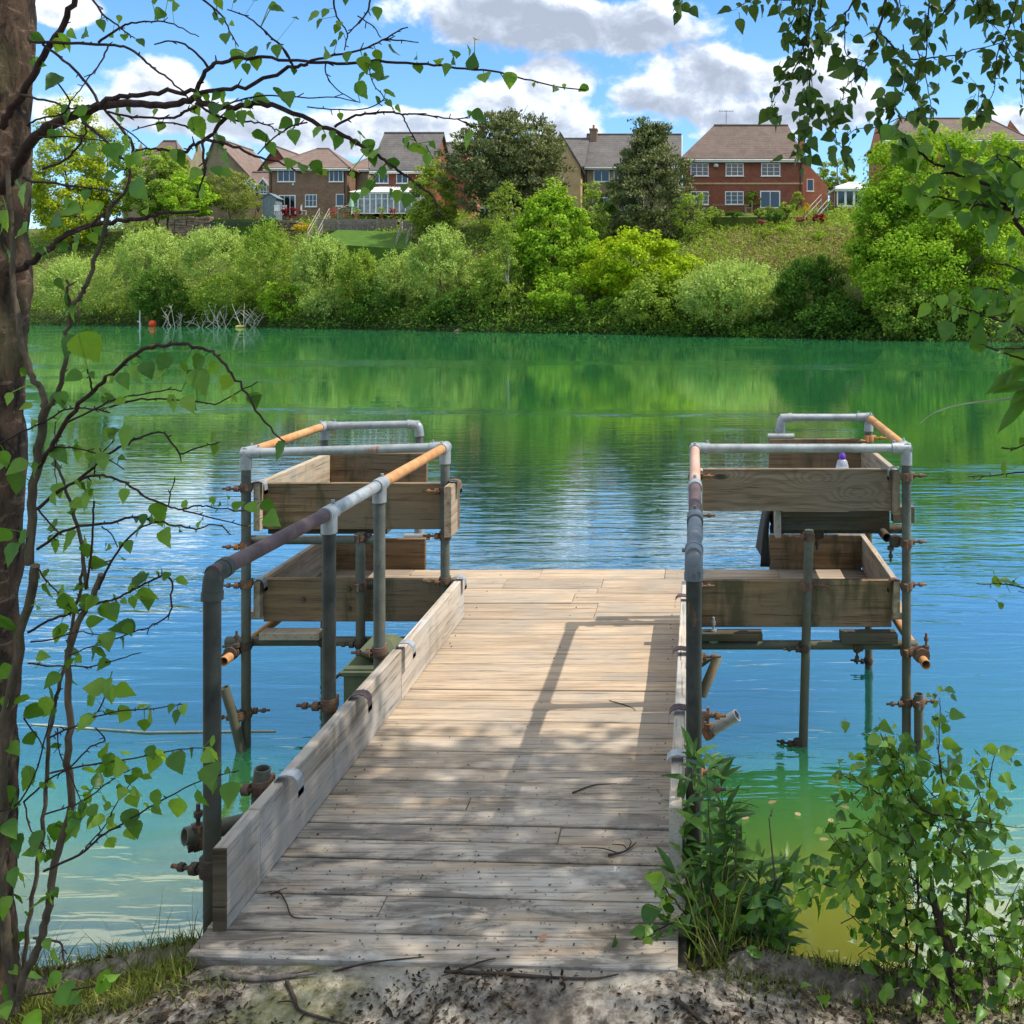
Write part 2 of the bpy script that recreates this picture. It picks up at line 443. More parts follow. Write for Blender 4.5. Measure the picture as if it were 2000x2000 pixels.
class MB:
    def __init__(self):
        self.v, self.f, self.t, self.s, self.mi = [], [], [], [], []
        self.cur = 0

    def add(self, vs, fs, tint=0.5, smooth=False):
        b = len(self.v)
        self.v += [tuple(p) for p in vs]
        for q in fs:
            self.f.append(tuple(b + i for i in q))
            self.t.append(tint)
            self.s.append(smooth)
            self.mi.append(self.cur)

    def box(self, lo, hi, tint=0.5, ch=0.0):
        x0, y0, z0 = lo
        x1, y1, z1 = hi
        if ch <= 0:
            vs = [(x0, y0, z0), (x1, y0, z0), (x1, y1, z0), (x0, y1, z0), (x0, y0, z1), (x1, y0, z1), (x1, y1, z1), (x0, y1, z1)]
            self.add(vs, [(3, 2, 1, 0), (4, 5, 6, 7), (0, 1, 5, 4), (1, 2, 6, 5), (2, 3, 7, 6), (3, 0, 4, 7)], tint)
        else:
            self.prism([(x0, y0), (x1, y0), (x1, y1), (x0, y1)], z0, z1, tint, ch)

    def prism(self, quad, z0, z1, tint=0.5, ch=0.004, dz=(0, 0, 0, 0)):
        """box on a four-cornered plan with chamfered top and bottom edges"""
        c = Vector((sum(p[0] for p in quad) / 4, sum(p[1] for p in quad) / 4))
        ins = []
        for p in quad:
            d = Vector(p) - c
            ins.append((p[0] - math.copysign(ch, d.x), p[1] - math.copysign(ch, d.y)))
        vs = []
        for ring, z in ((ins, z0), (quad, z0 + ch), (quad, z1 - ch), (ins, z1)):
            vs += [(p[0], p[1], z + dz[i]) for i, p in enumerate(ring)]
        fs = [(3, 2, 1, 0), (12, 13, 14, 15)]
        for r in range(3):
            for i in range(4):
                j = (i + 1) % 4
                fs.append((r * 4 + i, r * 4 + j, r * 4 + 4 + j, r * 4 + 4 + i))
        self.add(vs, fs, tint)

    def tube(self, pts, r, n=12, cap=True, tint=0.5, hollow=0.0):
        pts = [Vector(p) for p in pts]
        rs = r if hasattr(r, "__len__") else [r] * len(pts)
        u = None
        rings = []
        for i, p in enumerate(pts):
            d = (pts[min(i + 1, len(pts) - 1)] - pts[max(i - 1, 0)])
            if d.length < 1e-9:
                d = Vector((0, 0, 1))
            d.normalize()
            if u is None:
                u, w = orth(d)
            else:
                u = (u - d * u.dot(d))
                if u.length < 1e-6:
                    u, w = orth(d)
                u.normalize()
                w = d.cross(u)
            rings.append([p + (u * math.cos(2 * math.pi * k / n) + w * math.sin(2 * math.pi * k / n)) * rs[i] for k in range(n)])
        vs = [q for ring in rings for q in ring]
        fs = []
        for i in range(len(pts) - 1):
            for k in range(n):
                j = (k + 1) % n
                fs.append((i * n + k, i * n + j, i * n + n + j, i * n + n + k))
        self.add(vs, fs, tint, True)
        if hollow > 0:      # open pipe: rim and a short inner wall at both ends
            for e, s in ((0, 1), (-1, -1)):
                ring = rings[e]
                p = pts[e]
                q = pts[1 if e == 0 else -2]
                din = (q - p).normalized() * min(0.12, (q - p).length * 0.45)
                inner = [p + (x - p) * (1 - hollow) for x in ring]
                deep = [x + din for x in inner]
                fs = []
                for k in range(n):
                    j = (k + 1) % n
                    fs.append((k, j, n + j, n + k))
                    fs.append((n + k, n + j, 2 * n + j, 2 * n + k))
                fs.append(tuple(range(2 * n, 3 * n)))
                self.add(ring + inner + deep, fs, tint)
        elif cap:
            self.add(rings[0], [tuple(range(n))[::-1]], tint)
            self.add(rings[-1], [tuple(range(n))], tint)

    def lathe(self, prof, loc, n=20, tint=0.5):
        vs, fs = [], []
        for r, z in prof:
            vs += [(loc[0] + r * math.cos(2 * math.pi * k / n), loc[1] + r * math.sin(2 * math.pi * k / n), loc[2] + z) for k in range(n)]
        for i in range(len(prof) - 1):
            for k in range(n):
                j = (k + 1) % n
                fs.append((i * n + k, i * n + j, i * n + n + j, i * n + n + k))
        fs.append(tuple(range(n))[::-1])
        fs.append(tuple(range((len(prof) - 1) * n, len(prof) * n)))
        self.add(vs, fs, tint, True)

    def build(self, name, material, parent=None, label=None):
        me = bpy.data.meshes.new(name)
        me.from_pydata(self.v, [], self.f)
        for m in (material if isinstance(material, (list, tuple)) else [material]):
            me.materials.append(m)
        me.polygons.foreach_set("use_smooth", self.s)
        me.polygons.foreach_set("material_index", self.mi)
        a = me.attributes.new("tint", "FLOAT", "FACE")
        a.data.foreach_set("value", self.t)
        me.update()
        o = bpy.data.objects.new(name, me)
        C.objects.link(o)
        if parent is not None:
            o.parent = parent
        if label:
            o["label"] = label
        return o


def quads_obj(name, V, tint, material, parent=None):
    """V: (n,4,3) array of leaf faces"""
    n = len(V)
    me = bpy.data.meshes.new(name)
    me.from_pydata(V.reshape(-1, 3).tolist(), [], np.arange(n * 4).reshape(n, 4).tolist())
    me.materials.append(material)
    a = me.attributes.new("tint", "FLOAT", "FACE")
    a.data.foreach_set("value", np.clip(tint, 0, 1).astype(np.float32))
    me.update()
    o = bpy.data.objects.new(name, me)
    C.objects.link(o)
    if parent is not None:
        o.parent = parent
    return o


def smooth_path(pts, k=3):
    """Catmull-Rom through 3-D points"""
    pts = [Vector(p) for p in pts]
    if len(pts) < 3:
        return pts
    P = [pts[0] * 2 - pts[1]] + pts + [pts[-1] * 2 - pts[-2]]
    out = []
    for i in range(1, len(P) - 2):
        p0, p1, p2, p3 = P[i - 1], P[i], P[i + 1], P[i + 2]
        for s in range(k):
            t = s / k
            out.append(0.5 * ((2 * p1) + (p2 - p0) * t + (2 * p0 - 5 * p1 + 4 * p2 - p3) * t * t + (3 * p1 - p0 - 3 * p2 + p3) * t ** 3))
    out.append(pts[-1])
    return out
# ================================================================ the jetty
rng = random.Random(5)
jetty = empty("jetty", (0, 0, 0), "wooden jetty with boarded walkway, rusty scaffold handrails and two side bays over the lake", "jetty")

# deck: individual planks with open gaps
gaps = [2.455, 2.566, 2.632, 2.727, 2.826, 2.906, 3.006, 3.10, 3.185, 3.27, 3.378, 3.47, 3.60, 3.726, 3.86, 3.97, 4.06, 4.17, 4.27, 4.37, 4.47, 4.667, 4.77, 4.88, 5.10]
wide = {2.906: 0.011, 3.10: 0.013, 3.378: 0.010, 3.60: 0.009, 4.17: 0.007}
mb = MB()
for i in range(len(gaps) - 1):
    y0, y1 = gaps[i], gaps[i + 1]
    sk0 = 0.050 * max(0, min(1, (5.0 - y0) / 1.6))
    sk1 = 0.050 * max(0, min(1, (5.0 - y1) / 1.6))
    g0, g1 = wide.get(y0, 0.0035) / 2, wide.get(y1, 0.0035) / 2
    xl, xr = (-1.325, -0.035) if i < 2 else (-1.312 + .045 * min(1, (y0 - 2.6) / 1.2) + rng.uniform(-.004, .004), -0.018 + rng.uniform(-.004, .004))
    cuts = [xl, xr]
    if rng.random() < 0.10 and i > 1:
        cuts.insert(1, rng.uniform(xl + 0.25, xr - 0.2))
    for a, b in zip(cuts[:-1], cuts[1:]):
        a2 = a + (0.001 if a > xl else 0)
        b2 = b - (0.001 if b < xr else 0)
        def yy(x, yb, sk): return yb + sk * (0.5 - (x - xl) / (xr - xl))
        q = [(a2, yy(a2, y0, sk0) + g0), (b2, yy(b2, y0, sk0) + g0), (b2, yy(b2, y1, sk1) - g1), (a2, yy(a2, y1, sk1) - g1)]
        dz = rng.uniform(-.003, .002)
        mb.prism(q, -0.04 + dz, dz, rng.random(), 0.003, [rng.uniform(-.002, .002) for _ in range(4)])
py = [5.104, 5.21, 5.37, 5.54, 5.64, 5.83, 6.035]
for i in range(len(py) - 1):
    xa_, xb_ = (-1.28, -0.012) if i == 0 else (-2.44, 1.2)
    xs = [xa_]
    while xs[-1] < xb_ - 0.2:
        xs.append(min(xb_, xs[-1] + rng.uniform(0.5, 1.1)))
    xs[-1] = xb_
    for a, b in zip(xs[:-1], xs[1:]):
        if b - a < 0.05:
            continue
        dz = rng.uniform(-.002, .002)
        mb.prism([(a + .001, py[i] + .002), (b - .001, py[i] + .002), (b - .001, py[i + 1] - .002), (a + .001, py[i + 1] - .002)], -0.04 + dz, dz, rng.random(), 0.003)
mb.cur = 1
for i in range(2, len(gaps) - 1):
    ym = (gaps[i] + gaps[i + 1]) / 2
    sk = 0.050 * max(0, min(1, (5.0 - ym) / 1.6))
    for x in (-1.20, -0.65, -0.10):
        for dy in (-.025, .025):
            if rng.random() < .45: continue
            q = Vector((x + rng.uniform(-.012, .012), ym + dy + rng.uniform(-.006, .006) - sk * (x + .65) / 1.26, 0.0005))
            mb.tube([q - Vector((0, 0, .003)), q + Vector((0, 0, .0009))], .0028, 8)
for i in range(len(py) - 1):
    for x in (-2.3, -1.75, -1.2, -0.65, -0.1, .5, 1.05):
        if i == 0 and not -1.28 < x < 0: continue
        q = Vector((x + rng.uniform(-.012, .012), (py[i] + py[i + 1]) / 2 + rng.uniform(-.02, .02), 0.0005))
        mb.tube([q - Vector((0, 0, .003)), q + Vector((0, 0, .0009))], .0038, 8)
mb.build("deck", [deck_wood, dark_clamp], jetty)

mb = MB()
for x in (-1.2, -0.65, -0.1):
    mb.box((x - .025, 2.6, -0.185), (x + .025, 6.0, -0.045), rng.random(), .004)
mb.build("joist_frame", dark_wood, jetty)


def board(lo, hi, m, name="toe_board", label=None, ch=0.003):
    b = MB()
    b.box(lo, hi, rng.random(), ch)
    return b.build(name, m, jetty, label)


# toe boards of the walkway
def edge(xa, ya, xb, yb, z0, z1, th=0.038):
    b = MB()
    b.prism([(xa - th, ya), (xa, ya), (xb, yb), (xb - th, yb)], z0, z1, rng.random(), .003)
    b.build("toe_board", toe_wood, jetty)


edge(-1.266, 2.585, -1.263, 2.775, -0.004, 0.226)
b = MB(); b.box((-1.303, 2.579, -0.003), (-1.267, 2.5845, 0.224), .5, .001); b.build("shaded_end_grain", dark_wood, jetty, "dark end grain of the left toe board with shade in its colour")  # thin cap: end grain's own dark tone plus shade put into its colour
edge(-1.265, 2.781, -1.239, 4.05, 0.003, 0.225)
edge(-1.239, 4.054, -1.230, 5.125, 0.003, 0.217)
edge(-0.028, 2.81, -0.020, 3.95, -0.20, 0.215)
edge(-0.020, 3.955, -0.013, 5.10, 0.003, 0.212)
# end post block at the shore end of the right board
board((-0.052, 2.44, -0.25), (-0.012, 2.80, -0.045), dark_wood, "edge_board")

# bays ------------------------------------------------------------------
# left
board((-2.315, 5.13, 0.475), (-1.262, 5.165, 0.725), board_x, "front_board", "upper front board of the bay left of the walkway")
board((-2.315, 5.13, -0.025), (-1.24, 5.165, 0.205), board_x, "front_board", "lower front board of the bay left of the walkway")
board((-2.352, 5.09, 0.475), (-2.318, 6.12, 0.735), board_y, "side_board")
board((-2.352, 5.09, 0.004), (-2.318, 6.12, 0.205), board_y, "side_board")
board((-2.315, 6.08, 0.525), (-1.70, 6.115, 0.732), board_x, "back_board")
board((-2.315, 6.045, -0.03), (-1.70, 6.08, 0.192), board_x, "back_board")
board((-1.302, 4.99, 0.465), (-1.264, 5.127, 0.735), board_y, "end_board")
b = MB(); b.prism([(-2.31, 5.17), (-1.66, 5.17), (-1.70, 6.07), (-2.31, 6.07)], 0.44, 0.472, 0.3, .003); b.build("tray_floor", dark_wood, jetty)
# right
board((0.065, 5.14, 0.572), (1.085, 5.175, 0.800), board_knot, "front_board", "knotty upper front board of the bay right of the walkway")
board((-0.01, 5.13, -0.055), (1.085, 5.165, 0.198), board_x, "front_board", "lower front board of the bay right of the walkway")
board((1.088, 5.09, 0.56), (1.122, 6.12, 0.80), board_y, "side_board")
board((1.088, 5.09, 0.004), (1.122, 6.12, 0.205), board_y, "side_board")
board((0.50, 6.08, 0.60), (1.085, 6.115, 0.825), board_x, "back_board")
board((0.50, 6.045, -0.01), (1.085, 6.08, 0.215), board_x, "back_board")
board((0.042, 5.10, 0.57), (0.063, 5.175, 0.80), board_y, "end_board")
b = MB(); b.prism([(0.50, 5.18), (1.085, 5.18), (1.085, 6.07), (0.50, 6.07)], 0.53, 0.562, 0.3, .003)
b.build("tray_floor", dark_wood, jetty)
for yb in (5.25, 5.85):
    b = MB()
    b.box((0.50, yb, 0.44), (1.10, yb + .05, 0.525), .4, .003)
    b.build("tray_bearer", dark_wood, jetty)
b = MB(); b.box((0.462, 5.2, 0.41), (0.494, 6.05, 0.565), .5, .003); b.build("tray_bearer", toe_wood, jetty)
b = MB(); b.box((1.13, 5.3, 0.47), (1.25, 5.36, 0.56), .5, .003); b.build("tray_bearer", board_x, jetty)
for xa, xb in ((-2.30, -1.98),):
    b = MB(); b.box((xa, 5.04, -0.095), (xb, 5.125, -0.055), .5, .003); b.build("packing_board", board_y, jetty)
b = MB(); b.box((0.05, 5.04, -0.10), (0.38, 5.125, -0.062), .5, .003); b.build("packing_board", dark_wood, jetty)
b = MB(); b.box((0.80, 5.04, -0.115), (1.10, 5.125, -0.062), .5, .003); b.build("packing_board", dark_wood, jetty)

# tubes ------------------------------------------------------------------
R = 0.0245


def tube(pts, m, name="scaffold_tube", r=R, hollow=0.0, label=None):
    b = MB()
    b.tube(pts, r, 16, True, rng.random(), hollow)
    return b.build(name, m, jetty, label)


BED = -2.4
posts = [  # x, y, bottom, top
    (-1.406, 2.78, -1.0, 0.86), (-1.357, 3.55, -1.4, 0.87), (-1.343, 4.08, -1.8, 0.87), (-1.325, 5.10, -2.2, 0.88),
    (-2.378, 5.06, BED, 0.85), (-2.378, 6.14, BED, 0.85), (-1.762, 6.14, -0.1, 0.86), (-1.772, 5.075, BED, 0.47),
    (0.008, 2.98, -0.75, 0.85), (0.014, 3.45, -1.2, 0.87), (0.016, 4.03, -1.8, 0.87), (0.020, 5.06, -2.3, 0.88),
    (1.150, 5.06, BED, 0.87), (1.150, 6.14, BED, 0.90), (0.578, 6.14, -0.1, 0.90), (0.632, 5.075, 0, 0.485)]
for x, y, z0, z1 in posts[:-1]:
    tube([(x, y, z0), (x, y, z1)], shaded_post if y < 3.7 else galv_post, "post")
tube([(0.585, 5.08, BED), (0.60, 5.078, -0.67), (0.632, 5.075, 0.485)], galv_post, "post", label="leaning support post with a wet foot")
tube([W(507, 1545, 2.95), (-1.335, 2.95, 0.26)], galv_post, "post", hollow=0.16, label="short cut-off post beside the walkway")
tube([(-1.335, 2.95, -0.9), W(507, 1550, 2.95)], galv_post, "post")
tube([(-2.42, 5.0, -0.47), (-2.455, 4.98, -0.32)], galv_post, "stub_tube", hollow=0.16)
tube([(-2.42, 5.0, -0.47), (-2.36, 5.03, -0.80)], galv_post, "stub_tube")
tube([(1.21, 5.02, -1.6), (1.205, 5.02, -0.37)], galv_post, "stub_tube", hollow=0.16)
tube([(0.06, 3.95, -0.09), (0.19, 3.92, 0.0)], galv, "stub_tube", hollow=0.16)
tube([(0.05, 4.55, -0.02), (0.125, 4.5, 0.02), (0.05, 4.5, -0.16)], galv_post, "stub_tube")
# ledgers and transoms
tube([(-2.51, 5.115, -0.125), (-1.28, 5.115, -0.125)], galv_post, "ledger_tube")
tube([(0.03, 5.115, -0.145), (1.22, 5.115, -0.145)], galv_post, "ledger_tube")
tube([(-2.435, 4.93, -0.165), (-2.435, 6.2, -0.165)], rail_rust, "transom_tube", hollow=0.16)
tube([(1.215, 4.90, -0.17), (1.205, 6.2, -0.17)], rail_rust, "transom_tube", hollow=0.16)
tube([(-2.40, 5.105, 0.425), (-1.68, 5.105, 0.425)], galv_post, "ledger_tube")
tube([(-1.86, 5.25, 0.39), (-1.86, 6.15, 0.39)], rail_rust, "transom_tube", hollow=0.16)
tube([(0.45, 5.40, 0.41), (1.2, 5.40, 0.41)], dark_clamp, "ledger_tube")
tube([(1.06, 5.13, 0.43), (1.06, 6.1, 0.43)], dark_clamp, "transom_tube", hollow=0.16)
tube([W(360, 1634, 2.88), (-1.42, 3.02, 0.055)], galv_post, "stub_tube", r=0.026, hollow=0.2, label="mossy open-ended tube clamped outside the first post")

# hand rails ---------------------------------------------------------------
def fitting(pts, r=0.0305, m=galv, collars=True):
    b = MB()
    sp = smooth_path(pts, 5)
    b.tube(sp, r * 0.94, 16)
    if collars:
        for e, q in ((sp[0], sp[1]), (sp[-1], sp[-2])):
            d = (q - e).normalized()
            b.tube([e - d * .002, e + d * 0.022], r, 16)
            u, w = orth(d)
            g = e + d * .011
            b.tube([g + u * r * .8, g + u * (r + .008)], .007, 8)
    return b.build("rail_fitting", m, jetty)


def elbow(corner, d1, d2, m=galv, L=0.075):
    c = Vector(corner)
    d1, d2 = Vector(d1).normalized(), Vector(d2).normalized()
    fitting([c + d1 * L, c + d1 * L * .45 + d2 * .004, c + (d1 + d2) * .012, c + d2 * L * .45 + d1 * .004, c + d2 * L], m=m)


def tee(corner, drail, m=galv):
    c = Vector(corner)
    d = Vector(drail).normalized()
    b = MB()
    b.tube([c - d * .046, c + d * .046], .0300, 16)
    b.tube([c, c - Vector((0, 0, .075))], .0295, 16)
    b.tube([c + d * .035 + Vector((0, 0, .03)), c + d * .035 + Vector((0, 0, .042))], .007, 8)
    b.build("rail_fitting", m, jetty)


def rail(a, b_, m, label=None):
    tube([a, b_], m, "handrail", R, label=label)


zr = 0.915
La, Lb, Lc, Ld = Vector((-1.406, 2.78, .915)), Vector((-1.357, 3.55, .92)), Vector((-1.343, 4.08, .922)), Vector((-1.325, 5.10, .925))
Le, Lf, Lg = Vector((-2.378, 5.06, .90)), Vector((-2.378, 6.14, .90)), Vector((-1.762, 6.14, .912))
rail(La, Lb, rail_purple, "dark purple-brown rusted handrail tube")
rail(Lb, Lc, galv)
rail(Lc, Ld, rail_rust, "orange rusted handrail tube")
rail(Ld, Le, galv)
rail(Le, Lf, rail_rust, "orange rusted handrail tube")
rail(Lf, Lg, galv)
Ra, Rb, Rc, Rd = Vector((0.008, 2.98, .915)), Vector((0.014, 3.45, .92)), Vector((0.016, 4.03, .925)), Vector((0.020, 5.06, .925))
Re, Rf, Rg = Vector((1.150, 5.06, .925)), Vector((1.150, 6.14, .955)), Vector((0.578, 6.14, .955))
rail(Ra, Rb, rail_dark, "dark grey handrail tube")
rail(Rb, Rc, rail_purple, "dark purple-brown rusted handrail tube")
rail(Rc, Rd, rail_pink, "pinkish rusted handrail tube")
rail(Rd, Re, galv)
rail(Re, Rf, rail_rust, "orange rusted handrail tube")
rail(Rf, Rg, galv)
UP = Vector((0, 0, -1))
elbow(La, Lb - La, UP, shaded_post)
tee(Lb, Lc - Lb); tee(Lc, Ld - Lc)
elbow(Ra, Rb - Ra, UP, rail_dark)  # shade on this near elbow is put into its dark grey
tee(Rb, Rc - Rb, rail_dark); tee(Rc, Rd - Rc)
for c, n1, n2, m in ((Ld, Lc, Le, galv), (Le, Ld, Lf, galv), (Lf, Le, Lg, galv), (Rd, Rc, Re, galv), (Re, Rd, Rf, galv), (Rf, Re, Rg, galv)):
    b = MB()
    for q in (n1, n2):
        d = (q - c).normalized()
        b.tube([c - d * .02, c + d * .078], .0305, 16)
        b.tube([c + d * .066 + Vector((0, 0, .03)), c + d * .066 + Vector((0, 0, .042))], .007, 8)
    b.tube([c + Vector((0, 0, .012)), c - Vector((0, 0, .088))], .0300, 16)
    b.build("rail_fitting", m, jetty)
elbow(Lg, Lf - Lg, UP); elbow(Rg, Rf - Rg, UP)
for x, y, z in ((-1.762, 6.14, 0.19), (0.578, 6.14, 0.835)):
    b = MB()
    b.tube([(x - .085, y - .035, z + .0), (x + .085, y - .035, z + .0)], .022, 12)
    b.tube([(x, y, z - .03), (x, y, z + .05)], .033, 12)
    b.build("rail_fitting", galv, jetty)


# scaffold couplers ---------------------------------------------------------
def clamp(p, axis=(0, 0, 1), out=(-1, 0, 0), m=rust_clamp, big=1.0):
    p = Vector(p); a = Vector(axis).normalized(); o = Vector(out).normalized()
    s = a.cross(o)
    b = MB()
    b.tube([p - a * .022 * big, p + a * .022 * big], .0305 * big, 14)
    b.tube([p - a * .012, p + a * .012], .034 * big, 14)
    q = p + o * .028 + s * .026
    b.tube([q - o * .01, q + o * .085], .0065, 8)
    b.tube([q + o * .045, q + o * .062], .0125, 6)
    b.tube([q + o * .0, q + o * .02], .018, 8)
    q = p - o * .01 - s * .034
    b.tube([q - a * .02, q + a * .02], .012, 8)
    return b.build("coupler", m, jetty)


def strap(p, d, m=galv, over=0.24):
    """board clip: a curved band over the board top, bolted back to a post"""
    p = Vector(p); d = Vector(d).normalized()       # d: across the board, from the post to the walkway
    y = Vector((0, 1, 0)) if abs(d.x) > abs(d.y) else Vector((1, 0, 0))
    b = MB()
    prof = [(-.03, -.02), (-.028, .0), (-.015, .014), (.01, .018), (.03, .014), (.043, .0), (.046, -.03), (.046, -.05)]
    top = [p + d * a + Vector((0, 0, z)) for a, z in prof]
    vs, fs = [], []
    for q in top:
        n = Vector((0, 0, .004))
        vs += [q - y * .022, q + y * .022, q + y * .022 - n, q - y * .022 - n]
    for i in range(len(top) - 1):
        for k in range(4):
            j = (k + 1) % 4
            fs.append((i * 4 + k, i * 4 + j, i * 4 + 4 + j, i * 4 + 4 + k))
    k = (len(top) - 1) * 4
    fs += [(0, 3, 2, 1), (k, k + 1, k + 2, k + 3)]
    b.add(vs, fs, .5)
    b.build("board_clip", m, jetty)


# along the left walkway board
for x, y, m in ((-1.343, 4.08, galv), (-1.357, 3.55, rail_purple), (-1.335, 2.95, galv)):
    strap((-1.262 + .02 * (y - 2.9), y, 0.232), (1, 0, 0), m)
    clamp((x, y, 0.205), (0, 0, 1), (-1, 0.1, 0), rust_clamp)
    clamp((x, y, -0.09), (0, 0, 1), (-1, 0.1, 0), dark_clamp)
clamp((-1.406, 2.78, 0.06), (0, 0, 1), (-1, .2, 0), dark_clamp, 1.15)
clamp(W(385, 1634, 2.92), (.75, .5, .05), (0, 0, 1), dark_clamp, 1.25)
for y in (3.10, 3.45, 4.03, 4.75):
    strap((-0.036, y, 0.222), (-1, 0, 0), rail_purple if y > 3.2 else galv)
for y, z in ((3.45, .19), (3.45, -.08), (4.03, .19), (4.03, -.06), (5.06, .18), (5.06, .56), (4.03, -.3), (5.06, .77)):
    clamp((0.016, y, z), (0, 0, 1), (1, .05, 0), rust_clamp)
clamp((0.07, 3.94, -0.08), (1, 0, .6), (0, 0, 1), rust_clamp, .9)
# left bay
for z in (.715, .405, .20, -.125):
    clamp((-2.378, 5.06, z), (0, 0, 1), (-1, 0, 0), rust_clamp if z != -.125 else dark_clamp)
for z in (.69, .45, .205):
    clamp((-1.325, 5.10, z), (0, 0, 1), (-1, 0, .05), rust_clamp)
for z in (.445, .185, -.12):
    clamp((-1.772, 5.075, z), (0, 0, 1), (1, 0, 0) if z > 0 else (-1, 0, 0), dark_clamp)
clamp((-2.435, 5.02, -.15), (0, 1, 0), (0, 0, 1), dark_clamp, 1.15)
clamp((-2.40, 5.03, -.49), (0, 0, 1), (-1, .1, 0), rust_clamp)
clamp((-2.378, 5.06, -.49), (0, 0, 1), (1, .1, 0), rust_clamp)
clamp((-1.98, 5.115, -.125), (1, 0, 0), (0, 0, -1), dark_clamp)
clamp((-1.45, 5.115, -.125), (1, 0, 0), (0, 0, 1), dark_clamp, 1.35)
strap((-2.335, 5.10, .728), (1, 0, 0)); strap((-2.335, 5.10, .205), (1, 0, 0)); strap((-1.285, 5.10, .735), (1, 0, 0), rust_clamp); strap((-1.255, 5.08, .222), (1, 0, 0))
# right bay
for z in (.775, .42, .19, -.16, -.43):
    clamp((1.150, 5.06, z), (0, 0, 1), (1, 0, 0) if z != -.43 else (-1, 0, 0), rust_clamp if z > -.2 else rust_clamp)
clamp((1.205, 5.02, -.42), (0, 0, 1), (1, 0, 0), rust_clamp)
clamp((1.212, 4.99, -.15), (0, 1, 0), (0, 0, 1), rust_clamp, 1.3)
clamp((0.628, 5.075, .45), (0, 0, 1), (-1, 0, .1), rust_clamp)
clamp((0.618, 5.076, .185), (0, 0, 1), (1, -.3, 0), rust_clamp)
clamp((0.605, 5.078, -.145), (0, 0, 1), (-1, 0, 0), dark_clamp)
clamp((0.575, 5.08, -.66), (0, 0, 1), (-1, .5, 0), dark_clamp, 0.9)
clamp((.90, 5.115, -.145), (1, 0, 0), (0, 0, -1), dark_clamp, 1.1)
clamp((.12, 5.115, -.10), (1, 0, 0), (0, 0, 1), galv, 1.1)
clamp((1.10, 5.10, .42), (0, 1, 0), (0, 0, -1), dark_clamp, 1.0)
clamp((0.72, 5.40, .40), (1, 0, 0), (0, 0, -1), dark_clamp, 1.4)
clamp((1.150, 6.14, .82), (0, 0, 1), (1, -.2, 0), rail_rust)
clamp((1.150, 6.14, -.62), (0, 0, 1), (-1, .3, 0), dark_clamp, .9)
strap((1.105, 5.10, .803), (-1, 0, 0)); strap((1.105, 5.10, .20), (-1, 0, 0), rust_clamp); strap((1.105, 6.09, .80), (-1, 0, 0), rail_rust)
# bolt heads on the lower left front board
b = MB()
for px, pz in ((592, 1170), (681, 1150), (681, 1187)):
    p = W(px, pz, 5.128)
    b.tube([p, p - Vector((0, .008, 0))], .012, 10)
b.build("bolt_head", dark_clamp, jetty)

# things on and around the jetty ---------------------------------------------
bx = W(1645, 900, 5.7).x
bot = empty("bottle", (bx, 5.7, 0.563), "clear plastic bottle with a purple cap standing in the right bay's tray", "bottle")
b = MB(); b.lathe([(.0, .0), (.034, .003), (.038, .02), (.038, .09), (.035, .10), (.038, .11), (.038, .155), (.030, .185), (.017, .20)], (0, 0, 0)); b.build("bottle_body", bottle_plastic, bot)
b = MB(); b.lathe([(.0385, .1), (.0387, .10), (.0387, .145), (.0385, .145)], (0, 0, 0), 24); b.build("label_band", label_mat, bot)
b = MB(); b.lathe([(.018, .19), (.020, .192), (.020, .222), (.014, .228), (.012, .245), (.0, .246)], (0, 0, 0)); b.build("cap", purple_cap, bot)

b = MB()
cols = 9
vs, fs = [], []
for j in range(cols):
    t = j / (cols - 1)
    for i in range(6):
        u = i / 5
        x = 0.452 - 0.055 * (t ** 0.5) - 0.012 * math.sin(u * 5 + t * 2)
        y = 5.30 + u * 0.42
        z = 0.555 - t * 0.33 - 0.01 * math.sin(u * 3)
        vs += [(x, y, z), (x + .008 + .045 * t, y, z)]
for j in range(cols - 1):
    for i in range(5):
        a = (j * 6 + i) * 2; c = ((j + 1) * 6 + i) * 2
        fs += [(a, a + 2, c + 2, c), (a + 1, c + 1, c + 3, a + 3)]
    a, c = (j * 6) * 2, ((j + 1) * 6) * 2
    fs.append((a, c, c + 1, a + 1))
    a, c = (j * 6 + 5) * 2, ((j + 1) * 6 + 5) * 2
    fs.append((a, a + 1, c + 1, c))
for j in (0, cols - 1):
    for i in range(5):
        a = (j * 6 + i) * 2
        fs.append((a, a + 1, a + 3, a + 2) if j == 0 else (a, a + 2, a + 3, a + 1))
b.add(vs, fs, .5, True)
tag(b.build("hanging_cloth", black_cloth), "black cloth hanging down from the inner edge of the right bay's tray", "cloth")

can = empty("storage_can", (-1.62, 4.86, -0.30), "olive green plastic can hanging under the left bay behind the posts", "can")
b = MB()
b.prism([(-.13, -.09), (.15, -.09), (.15, .12), (-.13, .12)], -0.30, .17, .5, .012)
b.prism([(-.07, -.07), (.13, -.07), (.13, .10), (-.07, .10)], .172, .285, .6, .05)
b.build("can_body", olive_plastic, can)
b = MB(); b.box((-.145, -.105, .125), (.165, .13, .15), .5, .004); b.build("rim_band", olive_plastic, can)
b = MB(); b.tube([(-.165, -.1, .12), (-.145, -.1, .14), (-.13, -.1, .14)], .008, 8); b.build("latch", dark_clamp, can)

# pale reflection of a pole left of the jetty, added as a thin tube
b = MB(); b.tube([(-3.7, 5.32, WATER + .004), (-3.0, 5.22, WATER + .006), (-2.30, 5.24, WATER + .003)], [.003, .005, .005], 8)
tag(b.build("pole_reflection", reflection_mat), "thin pale line floating on the water beside the left bay's outer post", "water_reflection")
